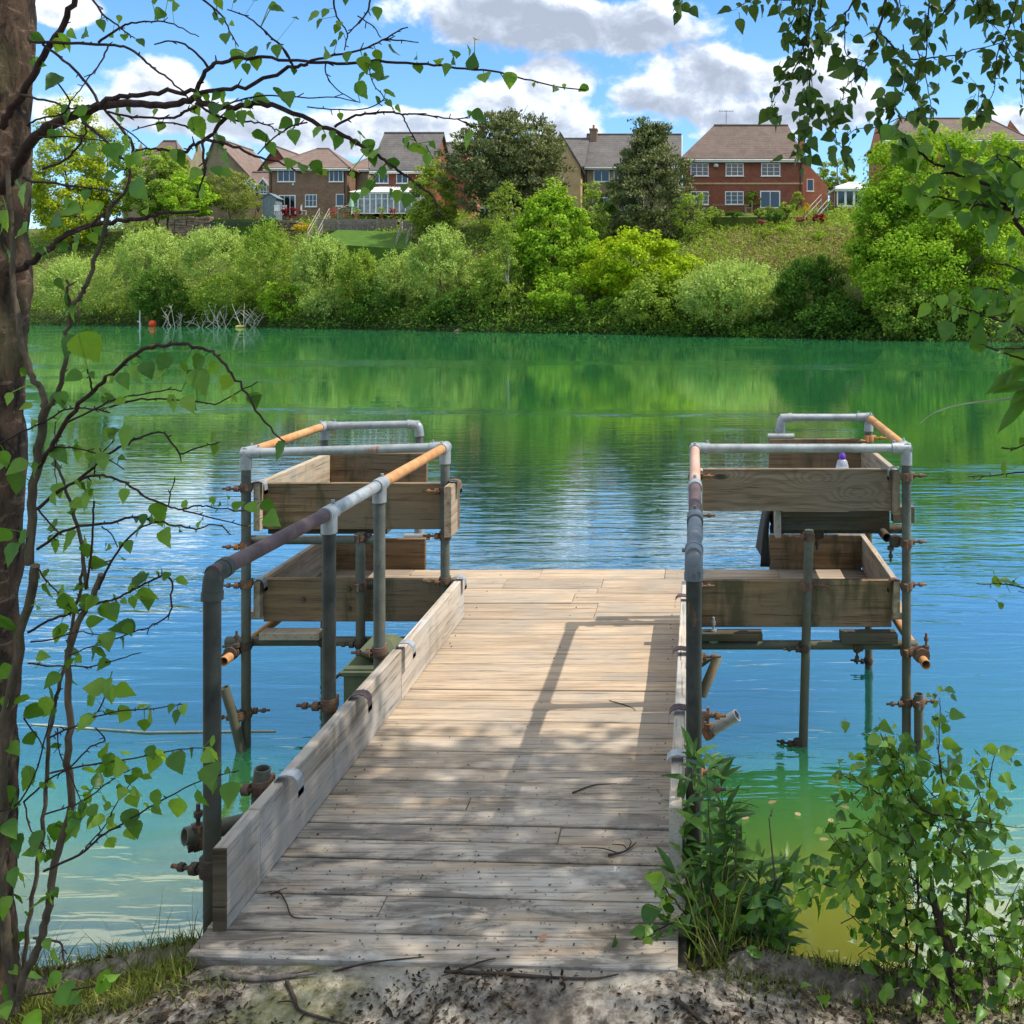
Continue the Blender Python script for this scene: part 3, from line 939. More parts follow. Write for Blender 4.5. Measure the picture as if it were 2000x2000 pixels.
# ================================================================ sky and sun
SUN_EL, SUN_AZ = rad(55), rad(87)          # azimuth clockwise from +Y
world = bpy.data.worlds.new("World")
S.world = world
world.use_nodes = True
t = NT(world.node_tree)
sky = t.n("ShaderNodeTexSky", sky_type="NISHITA")
sky.sun_disc = False
sky.sun_elevation = SUN_EL
sky.sun_rotation = SUN_AZ
sky.altitude = 600
sky.air_density = 1.0
sky.dust_density = 0.15
sky.ozone_density = 3.0
g = t.n("ShaderNodeHueSaturation")
t.put(g.inputs["Color"], sky.outputs[0])
g.inputs["Saturation"].default_value = 1.28
g.inputs["Value"].default_value = 1.0
blue = t.mix(1.0, g.outputs[0], (2.05, 1.76, 1.62), "MULTIPLY")
tc = t.n("ShaderNodeTexCoord").outputs["Generated"]
sep = t.n("ShaderNodeSeparateXYZ")
t.put(sep.inputs[0], tc)
X, Y, Z = sep.outputs
U = t.m("ARCTAN2", X, Y)
V = t.m("ARCSINE", Z)
cmb = t.n("ShaderNodeCombineXYZ")
t.put(cmb.inputs[0], U); t.put(cmb.inputs[1], V)
uv = cmb.outputs[0]


def uv_of(px, py):
    a = (px - 1350) / 1850
    b = (585 - py) / 1850
    return math.atan(a), math.atan(b / math.sqrt(1 + a * a))


# cumulus banks: centre and half size on the photograph's sky, brightness of their core
clouds = [(1100, 40, 400, 85, 1.0), (960, 20, 190, 80, 1.0), (1250, 60, 190, 70, .9), (1390, 150, 190, 80, .75), (1590, 165, 190, 95, .7), (1300, 200, 160, 60, .8), (1480, 225, 290, 60, .85),
          (1085, 160, 120, 62, .45), (985, 205, 150, 72, .5), (1110, 235, 105, 60, .6), (815, 250, 220, 48, .6), (300, 165, 150, 50, .4), (205, 205, 190, 55, .5), (430, 240, 270, 62, .7),
          (650, 265, 260, 52, .6), (120, 20, 130, 60, .35), (1975, 235, 130, 55, .4), (-250, 150, 320, 110, .6), (2400, 130, 350, 120, .6), (2900, 250, 500, 90, .6), (-900, 260, 700, 120, .6)]
# far below the clouds' level and overhead: a broken layer the lake mirrors
wob = t.noise(t.mapping(uv, (1, 1.5, 1)), 9.0, 2, 0.5)
wob2 = t.noise(t.mapping(uv, (1, 1.5, 1), loc=(3.1, 1.7, 0)), 9.0, 2, 0.5)
Uw = t.m("ADD", U, t.m("MULTIPLY", t.m("SUBTRACT", wob, 0.5), 0.075))
Vw = t.m("ADD", V, t.m("MULTIPLY", t.m("SUBTRACT", wob2, 0.5), 0.05))
field, core = None, None
for cx, cy, rx, ry, gr in clouds:
    u0, v0 = uv_of(cx, cy)
    ru, rv = rx / 1850 * math.cos(u0) ** 2, ry / 1850 * math.cos(u0)
    du = t.m("DIVIDE", t.m("SUBTRACT", Uw, u0), ru)
    dv = t.m("DIVIDE", t.m("SUBTRACT", Vw, v0), rv)
    d = t.m("SUBTRACT", 1.0, t.m("SQRT", t.m("ADD", t.m("MULTIPLY", du, du), t.m("MULTIPLY", dv, dv))))
    field = d if field is None else t.m("SMOOTH_MAX", field, d, 0.25)
    # underside: greyer where the ray meets the lower, thicker half of the cloud
    low = t.m("MULTIPLY", t.m("SUBTRACT", t.m("MULTIPLY", d, 1.2), t.m("MULTIPLY", dv, 0.55)), gr)
    core = low if core is None else t.m("MAXIMUM", core, low)
hi = t.noise(t.mapping(uv, (1.2, 2.0, 1), loc=(0.4, 0.2, 0)), 2.3, 5, 0.55, 0.2)
hi_cov = t.m("MULTIPLY", t.step(V, 0.46, 0.60), t.step(hi, 0.26, 0.50, -0.1, 1.2))
side = t.m("MULTIPLY", t.step(t.m("ABSOLUTE", U), 0.9, 1.4), t.step(hi, 0.44, 0.6, 0, 1.0))
field = t.m("MAXIMUM", field, t.m("SUBTRACT", t.m("MAXIMUM", hi_cov, side), 0.3))
fb = t.noise(t.mapping(uv, (1, 1.35, 1)), 17.0, 9, 0.60, 0.25)
fb2 = t.noise(t.mapping(uv, (1, 1.35, 1), loc=(0.012, 0.014, 0)), 17.0, 6, 0.60, 0.25)
dens = t.step(t.m("ADD", field, t.m("MULTIPLY", t.m("SUBTRACT", fb, 0.5), 1.25)), 0.16, 0.44)
shade = t.m("ADD", core, t.m("MULTIPLY", t.m("SUBTRACT", fb2, fb), 2.2))
shade = t.m("ADD", shade, t.m("MULTIPLY", t.m("SUBTRACT", fb, 0.5), 0.5))
ccol = t.ramp(t.m("MULTIPLY", shade, 1.0, clamp=True), [(0.0, (8.6, 8.9, 9.3)), (0.32, (7.4, 7.8, 8.5)), (0.62, (4.7, 5.2, 6.1)), (0.95, (3.5, 3.9, 4.7))])
blue = t.mix(t.step(V, 0.30, 0.0), blue, t.mix(1.0, blue, (0.62, 0.80, 0.98), "MULTIPLY"))
blue = t.mix(t.step(V, 0.30, 0.45), blue, t.mix(1.0, blue, (1.55, 1.32, 1.12), "MULTIPLY"))
col = t.mix(t.m("MULTIPLY", dens, 0.94), blue, ccol)
bg = t.n("ShaderNodeBackground")
t.put(bg.inputs[0], col)
bg.inputs[1].default_value = 0.12
o = t.n("ShaderNodeOutputWorld")
t.t.links.new(bg.outputs[0], o.inputs[0])

sun = bpy.data.lights.new("sun", "SUN")
sun.energy = 4.6
sun.angle = rad(0.53)
sun.color = (1.0, 0.93, 0.82)
suno = bpy.data.objects.new("sun", sun)
C.objects.link(suno)
sd = Vector((math.sin(SUN_AZ) * math.cos(SUN_EL), math.cos(SUN_AZ) * math.cos(SUN_EL), math.sin(SUN_EL)))
suno.rotation_euler = (-sd).to_track_quat("-Z", "Y").to_euler()
suno.location = (20, 0, 30)

# ================================================================ ground and lake
shore = [(-135, -40), (-138, 10), (-130, 55), (-108, 80), (-82, 91), (-63, 91.5), (-48, 87), (-36.5, 81), (-26, 76), (-16, 70.5), (-9, 67.5), (-3.5, 65), (1.5, 62), (6.5, 59), (12, 56), (18, 53), (26, 48), (40, 38), (58, 20), (74, 0), (84, -40)]
SH = [Vector((a, b, 0)) for a, b in shore]
SHS = smooth_path(SH, 5)
prof = [(-6, -1.6), (-1.0, -0.86), (0.0, -0.60), (0.6, -0.25), (2.5, 0.8), (6, 2.7), (10, 4.6), (15, 6.5), (20, 8.1), (25, 9.5), (29, 10.1), (40, 10.4), (90, 11.5), (200, 13.5), (600, 20), (1500, 26)]


def shore_dist(x, y):
    best, sgn = 1e9, 1
    p = Vector((x, y, 0))
    for a, b in zip(SHS[:-1], SHS[1:]):
        ab = b - a
        s = max(0, min(1, (p - a).dot(ab) / ab.length_squared))
        q = a + ab * s
        d = (p - q).length
        if d < best:
            best = d
            sgn = 1 if ab.cross(p - a).z > 0 else -1
    return best * sgn


def hprof(v, x=10.0):
    if 0 < v < 60:
        v *= 1 + 0.6 * max(0, min(1, -x / 25)) * max(0, 1 - v / 60)
    for (a, za), (b, zb) in zip(prof[:-1], prof[1:]):
        if v <= b:
            s = max(0, (v - a) / (b - a))
            return za + (zb - za) * s
    return prof[-1][1]


def ground_h(x, y):
    return hprof(shore_dist(x, y), x)


m_ter, t = mat("rough_bank_grass")
p = t.obj()
n1 = t.noise(p, 0.22, 6, 0.6)
n2 = t.noise(p, 3.0, 6, 0.7)
c = t.ramp(n1, [(0.35, (0.06, 0.10, 0.02)), (0.5, (0.12, 0.17, 0.03)), (0.66, (0.16, 0.15, 0.06))])
c = t.mix(t.step(n2, 0.4, 0.65, 0, 0.6), c, (0.05, 0.055, 0.02))
sepz = t.n("ShaderNodeSeparateXYZ"); t.put(sepz.inputs[0], p)
c = t.mix(t.step(sepz.outputs[2], 1.2, -0.3), c, (0.03, 0.04, 0.016))
t.out(t.principled(c, 0.9, 0, t.bump(n2, 0.8, 0.25), spec=0.1))
rows = []
N = len(SHS)
vv = [-6, -1, 0, 0.6, 2.5, 4.2, 6, 8.5, 11, 13.5, 16, 18, 20, 23, 27, 33, 40, 60, 90, 200, 600, 1500]
cen = Vector((-22, 20, 0))
r4 = random.Random(8)
vs, fs = [], []
for i, q in enumerate(SHS):
    a, b = SHS[max(i - 1, 0)], SHS[min(i + 1, N - 1)]
    nrm = (b - a).normalized().cross(Vector((0, 0, 1))) * -1
    far = (q - cen).normalized()
    for v in vv:
        k = min(1, max(0, v / 30))
        d = nrm.lerp(far, k).normalized()
        pt = q + d * v
        z = hprof(v, pt.x) + (r4.uniform(-.25, .25) if 2 < v < 20 else 0) + (r4.uniform(-.06, .06) if 0 < v <= 1 else 0)
        vs.append((pt.x, pt.y, z))
M = len(vv)
for i in range(N - 1):
    for j in range(M - 1):
        fs.append((i * M + j, i * M + j + 1, (i + 1) * M + j + 1, (i + 1) * M + j))
b = MB(); b.add(vs, fs, .5, True)
tag(b.build("hill_terrain", m_ter), kind="structure")

# near bank and lake bed -----------------------------------------------------
m_gr, t = mat("sandy_leaf_strewn_soil")
p = t.obj()
n1 = t.noise(p, 2.2, 6, 0.62, 0.4)
n2 = t.noise(p, 30, 6, 0.75)
n3 = t.noise(p, 9, 5, 0.6)
c = t.ramp(n2, [(0.40, (0.07, 0.058, 0.046)), (0.50, (0.19, 0.165, 0.135)), (0.64, (0.37, 0.335, 0.285))])
c = t.mix(t.step(n1, 0.48, 0.62, 0.0, 0.6), c, t.ramp(n3, [(0.4, (0.04, 0.033, 0.026)), (0.6, (0.11, 0.09, 0.07))]))
pale = t.noise(t.mapping(p, (1, 2.0, 1), loc=(0.3, 1.4, 0)), 1.5, 5, 0.6)
c = t.mix(t.step(pale, 0.52, 0.66, 0, 0.6), c, (0.40, 0.37, 0.32))
sepz = t.n("ShaderNodeSeparateXYZ"); t.put(sepz.inputs[0], p)
moss = t.noise(p, 3.2, 5, 0.6)
left = t.step(sepz.outputs[0], -0.55, -1.15)
right = t.step(sepz.outputs[0], 0.35, 0.7)
c = t.mix(t.m("MULTIPLY", t.step(moss, 0.40, 0.60), t.m("ADD", t.m("MULTIPLY", left, 0.75), t.m("MULTIPLY", right, 0.4))), c, (0.14, 0.15, 0.05))
bed = t.step(sepz.outputs[2], -0.35, -0.68)
c = t.mix(bed, c, t.mix(t.step(n3, 0.4, 0.62), (0.27, 0.24, 0.09), (0.36, 0.33, 0.13)))
t.out(t.principled(c, 0.92, 0, t.bump(t.m("ADD", t.m("MULTIPLY", n2, 0.8), t.m("MULTIPLY", n3, 0.5)), 0.9, 0.006), spec=0.15))
def steps(*spec):
    out = []
    for a, b_, s in spec:
        x = a
        while x < b_ - 1e-6:
            out.append(x); x += s
    return out
gx = [-300, -130, -70, -40, -25, -15, -10, -7] + steps((-5, -2.5, .25), (-2.5, 2.2, .07), (2.2, 5, .25)) + [5, 7, 10, 15, 25, 40, 60, 90, 300]
gy = [-300, -120, -60, -30, -15, -8, -4, -2] + steps((-1, 1.5, .25), (1.5, 3.6, .06), (3.6, 6, .3)) + [6, 8, 11, 16, 24]
from mathutils import noise as mn


def near_h(x, y):
    edge = 2.60 + 0.13 * mn.noise(Vector((x * 0.9, 3.1, 0))) + 0.05 * mn.noise(Vector((x * 3.3, 1.1, 0)))
    if abs(x) > 6:
        edge += 0.4 * math.sin(x * .3)
    if x < -1.25:
        edge += -0.05 - 0.06 * min(1.2, -1.25 - x)
    elif x > 0.1:
        edge -= 0.07
    z = -0.022 + 0.016 * mn.noise(Vector((x * 1.7, y * 1.7, 0))) + 0.004 * mn.noise(Vector((x * 7, y * 7, 2)))
    z -= 0.10 * max(0, min(1, (-1.25 - x) / .5)) + 0.09 * max(0, min(1, (x - .1) / .5))
    if -1.36 < x < 0.04:
        k = max(0, min(1, (y - 2.25) / .12))
        z = z * (1 - k) + k * (-0.003 + 0.005 * mn.noise(Vector((x * 9, y * 9, 5))))
        if y > 2.43:
            z = -0.010 if y < 2.50 else -0.075
    z += min(0.25, max(0, 2.0 - y) * 0.03)
    d = y - edge
    if d > 0:
        if d < 0.6:
            s = d / 0.6
            z = z * (1 - s * s * (3 - 2 * s)) + (-0.74) * s * s * (3 - 2 * s)
        else:
            z = -0.74 - (d - 0.6) * 0.30
    elif d > -0.35 and not -1.3 < x < 0.0:
        z -= 0.05 * (1 + d / 0.35) ** 2
    return z


vs = [(x, y, near_h(x, y)) for x in gx for y in gy]
M = len(gy)
fs = [(i * M + j, (i + 1) * M + j, (i + 1) * M + j + 1, i * M + j + 1) for i in range(len(gx) - 1) for j in range(M - 1)]
b = MB(); b.add(vs, fs, .5, True)
tag(b.build("ground", m_gr), kind="structure")

# water ----------------------------------------------------------------------
m_w, t = mat("emerald_lake_water")
pos = t.obj()
sepz = t.n("ShaderNodeSeparateXYZ"); t.put(sepz.inputs[0], pos)
yy = sepz.outputs[1]
wig = t.m("MULTIPLY", t.m("SUBTRACT", t.noise(pos, 0.9, 3), 0.5), 0.9)
ys = t.m("ADD", yy, wig)
body = t.ramp(t.m("DIVIDE", t.m("SUBTRACT", ys, 3.0), 7.0, clamp=True),
              [(0.06, (0.26, 0.30, 0.045)), (0.11, (0.24, 0.30, 0.04)), (0.165, (0.085, 0.205, 0.038)), (0.23, (0.034, 0.165, 0.05)), (0.31, (0.010, 0.085, 0.055)), (0.60, (0.006, 0.050, 0.055)), (1.0, (0.008, 0.075, 0.06))])
body = t.mix(t.step(yy, 9.0, 24.0), body, (0.034, 0.22, 0.075))
turb = t.step(ys, 2.9, 4.6, 0.40, 1.0)
patch = t.noise(t.mapping(pos, (0.045, 0.30, 1), loc=(2.0, 0.3, 0)), 1.0, 4, 0.55, 0.3)
ruff = t.step(patch, 0.54, 0.62, 0.0, 1.0)
near = t.step(yy, 22.0, 9.0)
far = t.step(yy, 25.0, 50.0)
w1 = t.noise(t.mapping(pos, (1.3, 6.5, 1), rot=(0, 0, 0.05)), 1.0, 3, 0.5, 0.6)
w2 = t.noise(t.mapping(pos, (5.0, 21, 1), rot=(0, 0, -0.08)), 1.0, 2, 0.5, 0.3)
w3 = t.noise(t.mapping(pos, (0.35, 1.9, 1)), 1.0, 3, 0.5, 0.4)
h = t.m("ADD", t.m("MULTIPLY", w1, 1.0), t.m("MULTIPLY", w2, 0.10))
s_near = t.m("ADD", t.m("MULTIPLY", near, 0.37), t.m("MULTIPLY", ruff, 0.75))
s_near = t.m("ADD", s_near, 0.07)
nb = t.bump(h, s_near, 0.016)
nb = t.bump(w3, t.m("ADD", 0.04, t.m("MULTIPLY", ruff, 0.4)), 0.035, nb)
fr = t.n("ShaderNodeFresnel")
fr.inputs[0].default_value = 1.9
t.put(fr.inputs["Normal"], nb)
gl = t.n("ShaderNodeBsdfGlossy")
gl.inputs["Color"].default_value = (0.84, 0.96, 1.0, 1)
t.put(gl.inputs["Roughness"], 0.02)
t.put(gl.inputs["Normal"], nb)
df = t.n("ShaderNodeSubsurfaceScattering", falloff="BURLEY")
t.put(df.inputs["Color"], body)
df.inputs["Scale"].default_value = 1.0
df.inputs["Radius"].default_value = (1.6, 2.6, 2.2)
tp = t.n("ShaderNodeBsdfTransparent")
tp.inputs[0].default_value = (0.80, 0.92, 0.62, 1)
mx = t.n("ShaderNodeMixShader")
t.put(mx.inputs[0], turb)
t.t.links.new(tp.outputs[0], mx.inputs[1]); t.t.links.new(df.outputs[0], mx.inputs[2])
mx2 = t.n("ShaderNodeMixShader")
t.put(mx2.inputs[0], t.m("MINIMUM", t.m("ADD", t.m("MULTIPLY", fr.outputs[0], 2.0), 0.02), 0.84))
t.t.links.new(mx.outputs[0], mx2.inputs[1]); t.t.links.new(gl.outputs[0], mx2.inputs[2])
t.out(mx2.outputs[0])
b = MB()
b.add([(-200, 2.2, WATER), (140, 2.2, WATER), (140, 110, WATER), (-200, 110, WATER)], [(0, 1, 2, 3)])
tag(b.build("lake_water", m_w), kind="structure")
# ================================================================ far vegetation
def rvec(r, n):
    v = r.normal(size=(n, 3))
    return v / np.linalg.norm(v, axis=1, keepdims=True)


def leaf_quads(pos, nrm, axis, L, Wd):
    """diamond leaves: centre, normal, long axis"""
    a = axis - nrm * np.sum(axis * nrm, axis=1, keepdims=True)
    a /= np.linalg.norm(a, axis=1, keepdims=True) + 1e-9
    b = np.cross(nrm, a)
    L = L[:, None]; Wd = Wd[:, None]
    return np.stack([pos - a * L * .5, pos + b * Wd * .5 - a * L * .08, pos + a * L * .5, pos - b * Wd * .5 - a * L * .08], axis=1)


def lumps(r, d, k=7, amp=0.22):
    """uneven outline: a radius factor for each direction"""
    f = np.ones(len(d))
    for _ in range(k):
        c = rvec(r, 1)[0]
        w = r.uniform(2.5, 7)
        f += amp * r.uniform(-0.7, 1.0) * np.exp(-w * (1 - d @ c))
    return f


def crown(name, style, c, rad3, n, material, seed, parent, size=0.2, shape="round"):
    r = np.random.default_rng(seed)
    c = np.array(c, float); R3 = np.array(rad3, float)
    Rm = R3.mean()
    if style == "willow":
        k = max(30, n // 26)
        d = rvec(r, k); d[:, 2] = np.abs(d[:, 2]) * np.where(r.random(k) < .72, 1, -0.8)
        f = lumps(r, d, 9, .3) * r.uniform(.45, 1.0, k) ** .6
        base = c + d * f[:, None] * R3 * .86
        sd = d * .7 + rvec(r, k) * .45; sd[:, 2] += .75
        sd /= np.linalg.norm(sd, axis=1, keepdims=True)
        per = n // k
        idx = np.repeat(np.arange(k), per)
        ln = np.minimum(r.uniform(.35, .8, k) * Rm * .42, 1.5)
        tt = r.random(len(idx))
        pos = base[idx] + sd[idx] * (tt * ln[idx])[:, None] + r.normal(size=(len(idx), 3)) * .10 * min(1.3, Rm * .6)
        nr = d[idx] * .5 + rvec(r, len(idx)); nr[:, 2] += .4
        nr /= np.linalg.norm(nr, axis=1, keepdims=True)
        ax = sd[idx] + rvec(r, len(idx)) * .6
        L = size * r.uniform(.8, 1.5, len(idx)); Wd = L * .34
        tint = .45 * r.random(k)[idx] + .55 * r.random(len(idx))
    elif style == "pine":
        k = max(40, n // 55)
        d = rvec(r, k)
        rr = r.random(k) ** .45
        f = lumps(r, d, 12, .34)
        if shape == "cone":
            zz = r.uniform(-1, 1, k)
            wid = np.clip(1.0 - (zz + .15) * .74, .26, 1.0) * np.where(zz < -.6, .8, 1)
            an = r.uniform(0, 2 * np.pi, k)
            base = c + np.stack([np.cos(an) * wid * rr, np.sin(an) * wid * rr, zz], 1) * R3 * np.clip(f, .8, 1.25)[:, None]
        else:
            base = c + d * (f * rr)[:, None] * R3 * .92
        per = n // k
        idx = np.repeat(np.arange(k), per)
        cl = np.array([.34, .34, .15]) * r.uniform(1.0, 1.9, k)[:, None]
        off = rvec(r, len(idx)) * (r.random(len(idx)) ** .5)[:, None]
        pos = base[idx] + off * cl[idx] * min(1.6, Rm * .40)
        out = (base - c) / R3
        ax = out[idx] * .6 + off + np.array([0, 0, .8])
        nr = rvec(r, len(idx)); nr[:, 2] += .3
        nr /= np.linalg.norm(nr, axis=1, keepdims=True)
        L = size * r.uniform(.8, 1.4, len(idx)); Wd = L * .44
        tint = .5 * r.random(k)[idx] + .5 * r.random(len(idx))
    else:   # broad: rounded clumps of leaves
        k = max(24, n // (85 if style == "broad" else 34))
        d = rvec(r, k)
        d[:, 2] = np.where(r.random(k) < .25, -np.abs(d[:, 2]), d[:, 2])
        f = lumps(r, d, 10, .28 if style == "broad" else .4)
        rr = r.uniform(.40, 1.0, k) ** .55
        base = c + d * (f * rr)[:, None] * R3 * .86
        if shape == "cone":
            h = (base[:, 2] - c[2]) / R3[2]
            sc = np.clip(1.0 - .55 * np.clip(h, -.4, 1), .3, 1.15)
            base[:, :2] = c[:2] + (base[:, :2] - c[:2]) * sc[:, None]
        per = n // k
        idx = np.repeat(np.arange(k), per)
        cr = (r.uniform(.5, 1.0, k) * (min(1.05, .16 * Rm + .22) if style == "broad" else min(.85, .2 * Rm + .12)))
        off = rvec(r, len(idx)) * (r.random(len(idx)) ** .42)[:, None]
        off[:, 2] *= .72
        pos = base[idx] + off * cr[idx][:, None]
        outw = (base - c) / R3
        nr = off * .7 + outw[idx] * .45 + rvec(r, len(idx)) * .75 + np.array([0, 0, .35])
        nr /= np.linalg.norm(nr, axis=1, keepdims=True)
        ax = rvec(r, len(idx)); ax[:, 2] -= .3
        L = size * r.uniform(.75, 1.4, len(idx)); Wd = L * r.uniform(.5, .8, len(idx))
        tint = .4 * r.random(k)[idx] + .6 * r.random(len(idx))
    V = leaf_quads(pos, nr, ax, L, Wd)
    if parent is not None:
        V = V - np.array(parent.location)
    return quads_obj(name, V, tint, material, parent)


def limbs(b, r, base, top, c, R3, r0, k=7):
    """tapered trunk with limbs into the crown, in world coordinates"""
    base, top = Vector(base), Vector(top)
    path = [base.lerp(top, s) + Vector((r.uniform(-1, 1), r.uniform(-1, 1), 0)) * .05 * (top - base).length * (s * (1 - s) * 4) for s in (0, .25, .5, .75, 1)]
    sp = smooth_path(path, 3)
    m = len(sp)
    b.tube(sp, [r0 * (1.25 if i == 0 else 1) * (1 - .8 * i / (m - 1)) for i in range(m)], 8)
    for _ in range(k):
        s = r.uniform(.25, .9)
        p = sp[int(s * (m - 1))]
        a = r.uniform(0, 6.28)
        e = Vector((c[0] + R3[0] * .75 * math.cos(a) * r.uniform(.5, 1), c[1] + R3[1] * .75 * math.sin(a) * r.uniform(.5, 1), p.z + R3[2] * r.uniform(.15, .8)))
        mid = p.lerp(e, .5) + Vector((0, 0, .12 * (e - p).length))
        rr = r0 * (1 - .8 * s) * .55
        b.tube(smooth_path([p, mid, e], 3), [rr * (1 - .75 * i / 6) for i in range(7)], 6)


seedn = [100]


def plant(name, cat, label, box, Y, style, material, n, size=0.2, group=None, trunk=0.16, bark_m=None, shape="round", depth=0.9, base=None, trunk_name="trunk", lean=0.0, sink=0.35):
    """a tree or bush whose crown fills box = (x0, top, x1, bottom) of the photograph at distance Y"""
    seedn[0] += 1
    r = random.Random(seedn[0])
    x0, y0, x1, y1 = box
    a, b_ = W(x0, y1, Y), W(x1, y0, Y)
    c = Vector(((a.x + b_.x) / 2, Y, (a.z + b_.z) / 2))
    R3 = Vector(((b_.x - a.x) / 2, (b_.x - a.x) / 2 * depth, (b_.z - a.z) / 2))
    gz = ground_h(c.x + lean, Y) if base is None else base
    if gz > c.z - R3.z * .2:
        gz = min(gz, c.z - R3.z * .2)
    root = empty(name, (c.x + lean, Y, gz - sink), label, cat, group)
    crown("crown", style, c, R3, n, material, seedn[0], root, size, shape)
    mb = MB()
    loc = Vector(root.location)
    limbs(mb, r, (0, 0, 0), Vector((c.x, Y, c.z + R3.z * .45)) - loc, c - loc, R3, trunk, 5 if n < 3000 else 9)
    mb.build(trunk_name, bark_m or bark_far, root)
    return root


D = 2000 / 1932.0


def B(x0, y0, x1, y1):
    return (x0 * D, y0 * D, x1 * D, y1 * D)


# trees -----------------------------------------------------------------------
plant("birch_tree", "tree", "tall yellow-green tree rising behind the birch trunk at the left edge", B(45, 150, 215, 520), 103, "broad", L_yellow, 22000, .26, trunk=.2)
plant("birch_tree", "tree", "tall bright green tree just right of the yellow-green tree beside the left trunk", B(140, 215, 262, 440), 106, "broad", L_green, 11000, .25, trunk=.2)
plant("ash_tree", "tree", "mid green tree in front of the far left pinkish roof", B(232, 268, 352, 420), 104, "broad", L_green, 14000, .24, trunk=.18)
plant("laurel_tree", "tree", "rounded bright-topped dark tree left of the small lawn", B(300, 318, 412, 415), 98, "broad", L_sycamore, 8000, .22, trunk=.15)
plant("maple_tree", "tree", "small airy tan-green tree standing on the lawn", B(380, 316, 486, 402), 100, "loose", L_maple, 9000, .16, trunk=.09, base=ground_h(W(432*D, 420*D, 100).x, 100), sink=0.05)
plant("garden_shrub", "shrub", "green shrub between the lawn tree and the blue-grey shed", B(462, 335, 500, 400), 103, "loose", L_green, 900, .16, trunk=.05)
plant("willow_tree", "tree", "tall olive-green sapling tree in front of the white conservatory's right end", B(764, 292, 868, 480), 88, "broad", L_birchfar, 17000, .19, trunk=.08)
plant("pine_tree", "tree", "large dark grey-green pine towering over the middle houses", B(850, 198, 1082, 428), 86, "pine", L_pine, 36000, .30, trunk=.26, bark_m=bark_far)
plant("pine_tree", "tree", "dark pine in front of the grey-roofed house with the chimney", B(1128, 245, 1330, 470), 82, "pine", L_pine, 24000, .29, trunk=.2, shape="cone")
plant("sycamore_tree", "tree", "big bright green sycamore in the middle of the bank", B(948, 325, 1128, 560), 74, "broad", L_sycamore, 22000, .22, trunk=.2, shape="cone", depth=.8)
plant("sycamore_tree", "tree", "bright green sycamore overhanging the water below the big middle one", B(985, 500, 1215, 622), 70, "broad", L_sycamore, 12000, .2, trunk=.12, depth=.6)
plant("oak_tree", "tree", "yellow-green oak left of the bare bracken slope", B(1085, 420, 1300, 585), 69.5, "broad", L_oak, 18000, .21, trunk=.16, depth=.75)
plant("oak_tree", "tree", "small yellow-green oak spilling down in front of the bracken slope", B(1225, 470, 1345, 590), 66.5, "broad", L_oak, 6500, .19, trunk=.1)
plant("birch_tree", "tree", "slim leaning birch with a pale stem left of the big sycamore", B(915, 395, 985, 600), 71, "loose", L_green, 3000, .16, trunk=.06, bark_m=bark_pale, lean=.6)
plant("birch_tree", "tree", "light green birch in front of the big pine's trunk", B(925, 330, 1000, 470), 77, "loose", L_birchfar, 2800, .16, trunk=.07, bark_m=bark_pale)
plant("sycamore_tree", "tree", "huge bright green sycamore at the right, in front of the far right roof", B(1590, 222, 1990, 500), 62, "broad", L_sycamore, 40000, .21, trunk=.3, depth=.7)
plant("sycamore_tree", "tree", "dark-based green tree hanging over the water under the huge right sycamore", B(1575, 400, 2010, 645), 57.5, "broad", L_sycamore, 30000, .19, trunk=.2, depth=.45)
plant("sycamore_tree", "tree", "mid green sycamore joining the huge right tree to the water, beside the slope", B(1585, 320, 1800, 600), 59.5, "broad", L_sycamore, 22000, .2, trunk=.18, depth=.6)
plant("ash_tree", "tree", "distant mid green tree right of the brick house's chimney", B(1535, 288, 1625, 372), 104, "broad", L_green, 3600, .24, trunk=.18)
plant("ash_tree", "tree", "dense green tree between the big pine and the chimney house", B(1082, 335, 1150, 470), 79, "loose", L_green, 3400, .17, trunk=.1)
plant("holly_tree", "tree", "dark evergreen filling the gap below the second pine", B(1120, 335, 1215, 440), 84, "broad", L_darkbush, 3400, .2, trunk=.12)
plant("elder_bush", "bush", "bright green bush at the foot of the second pine beside the terrace", B(1260, 350, 1345, 450), 79, "loose", L_green, 2400, .16, trunk=.06)

plant("alder_tree", "tree", "grey-green tree right of the bright tree, below the far left pinkish roof", B(284, 276, 356, 415), 107, "loose", L_birchfar, 9000, .24, trunk=.16)
plant("hawthorn_tree", "tree", "bushy green tree filling the space between the lawn tree and the olive brick gable", B(352, 330, 402, 410), 103, "broad", L_darkbush, 5000, .2, trunk=.1)
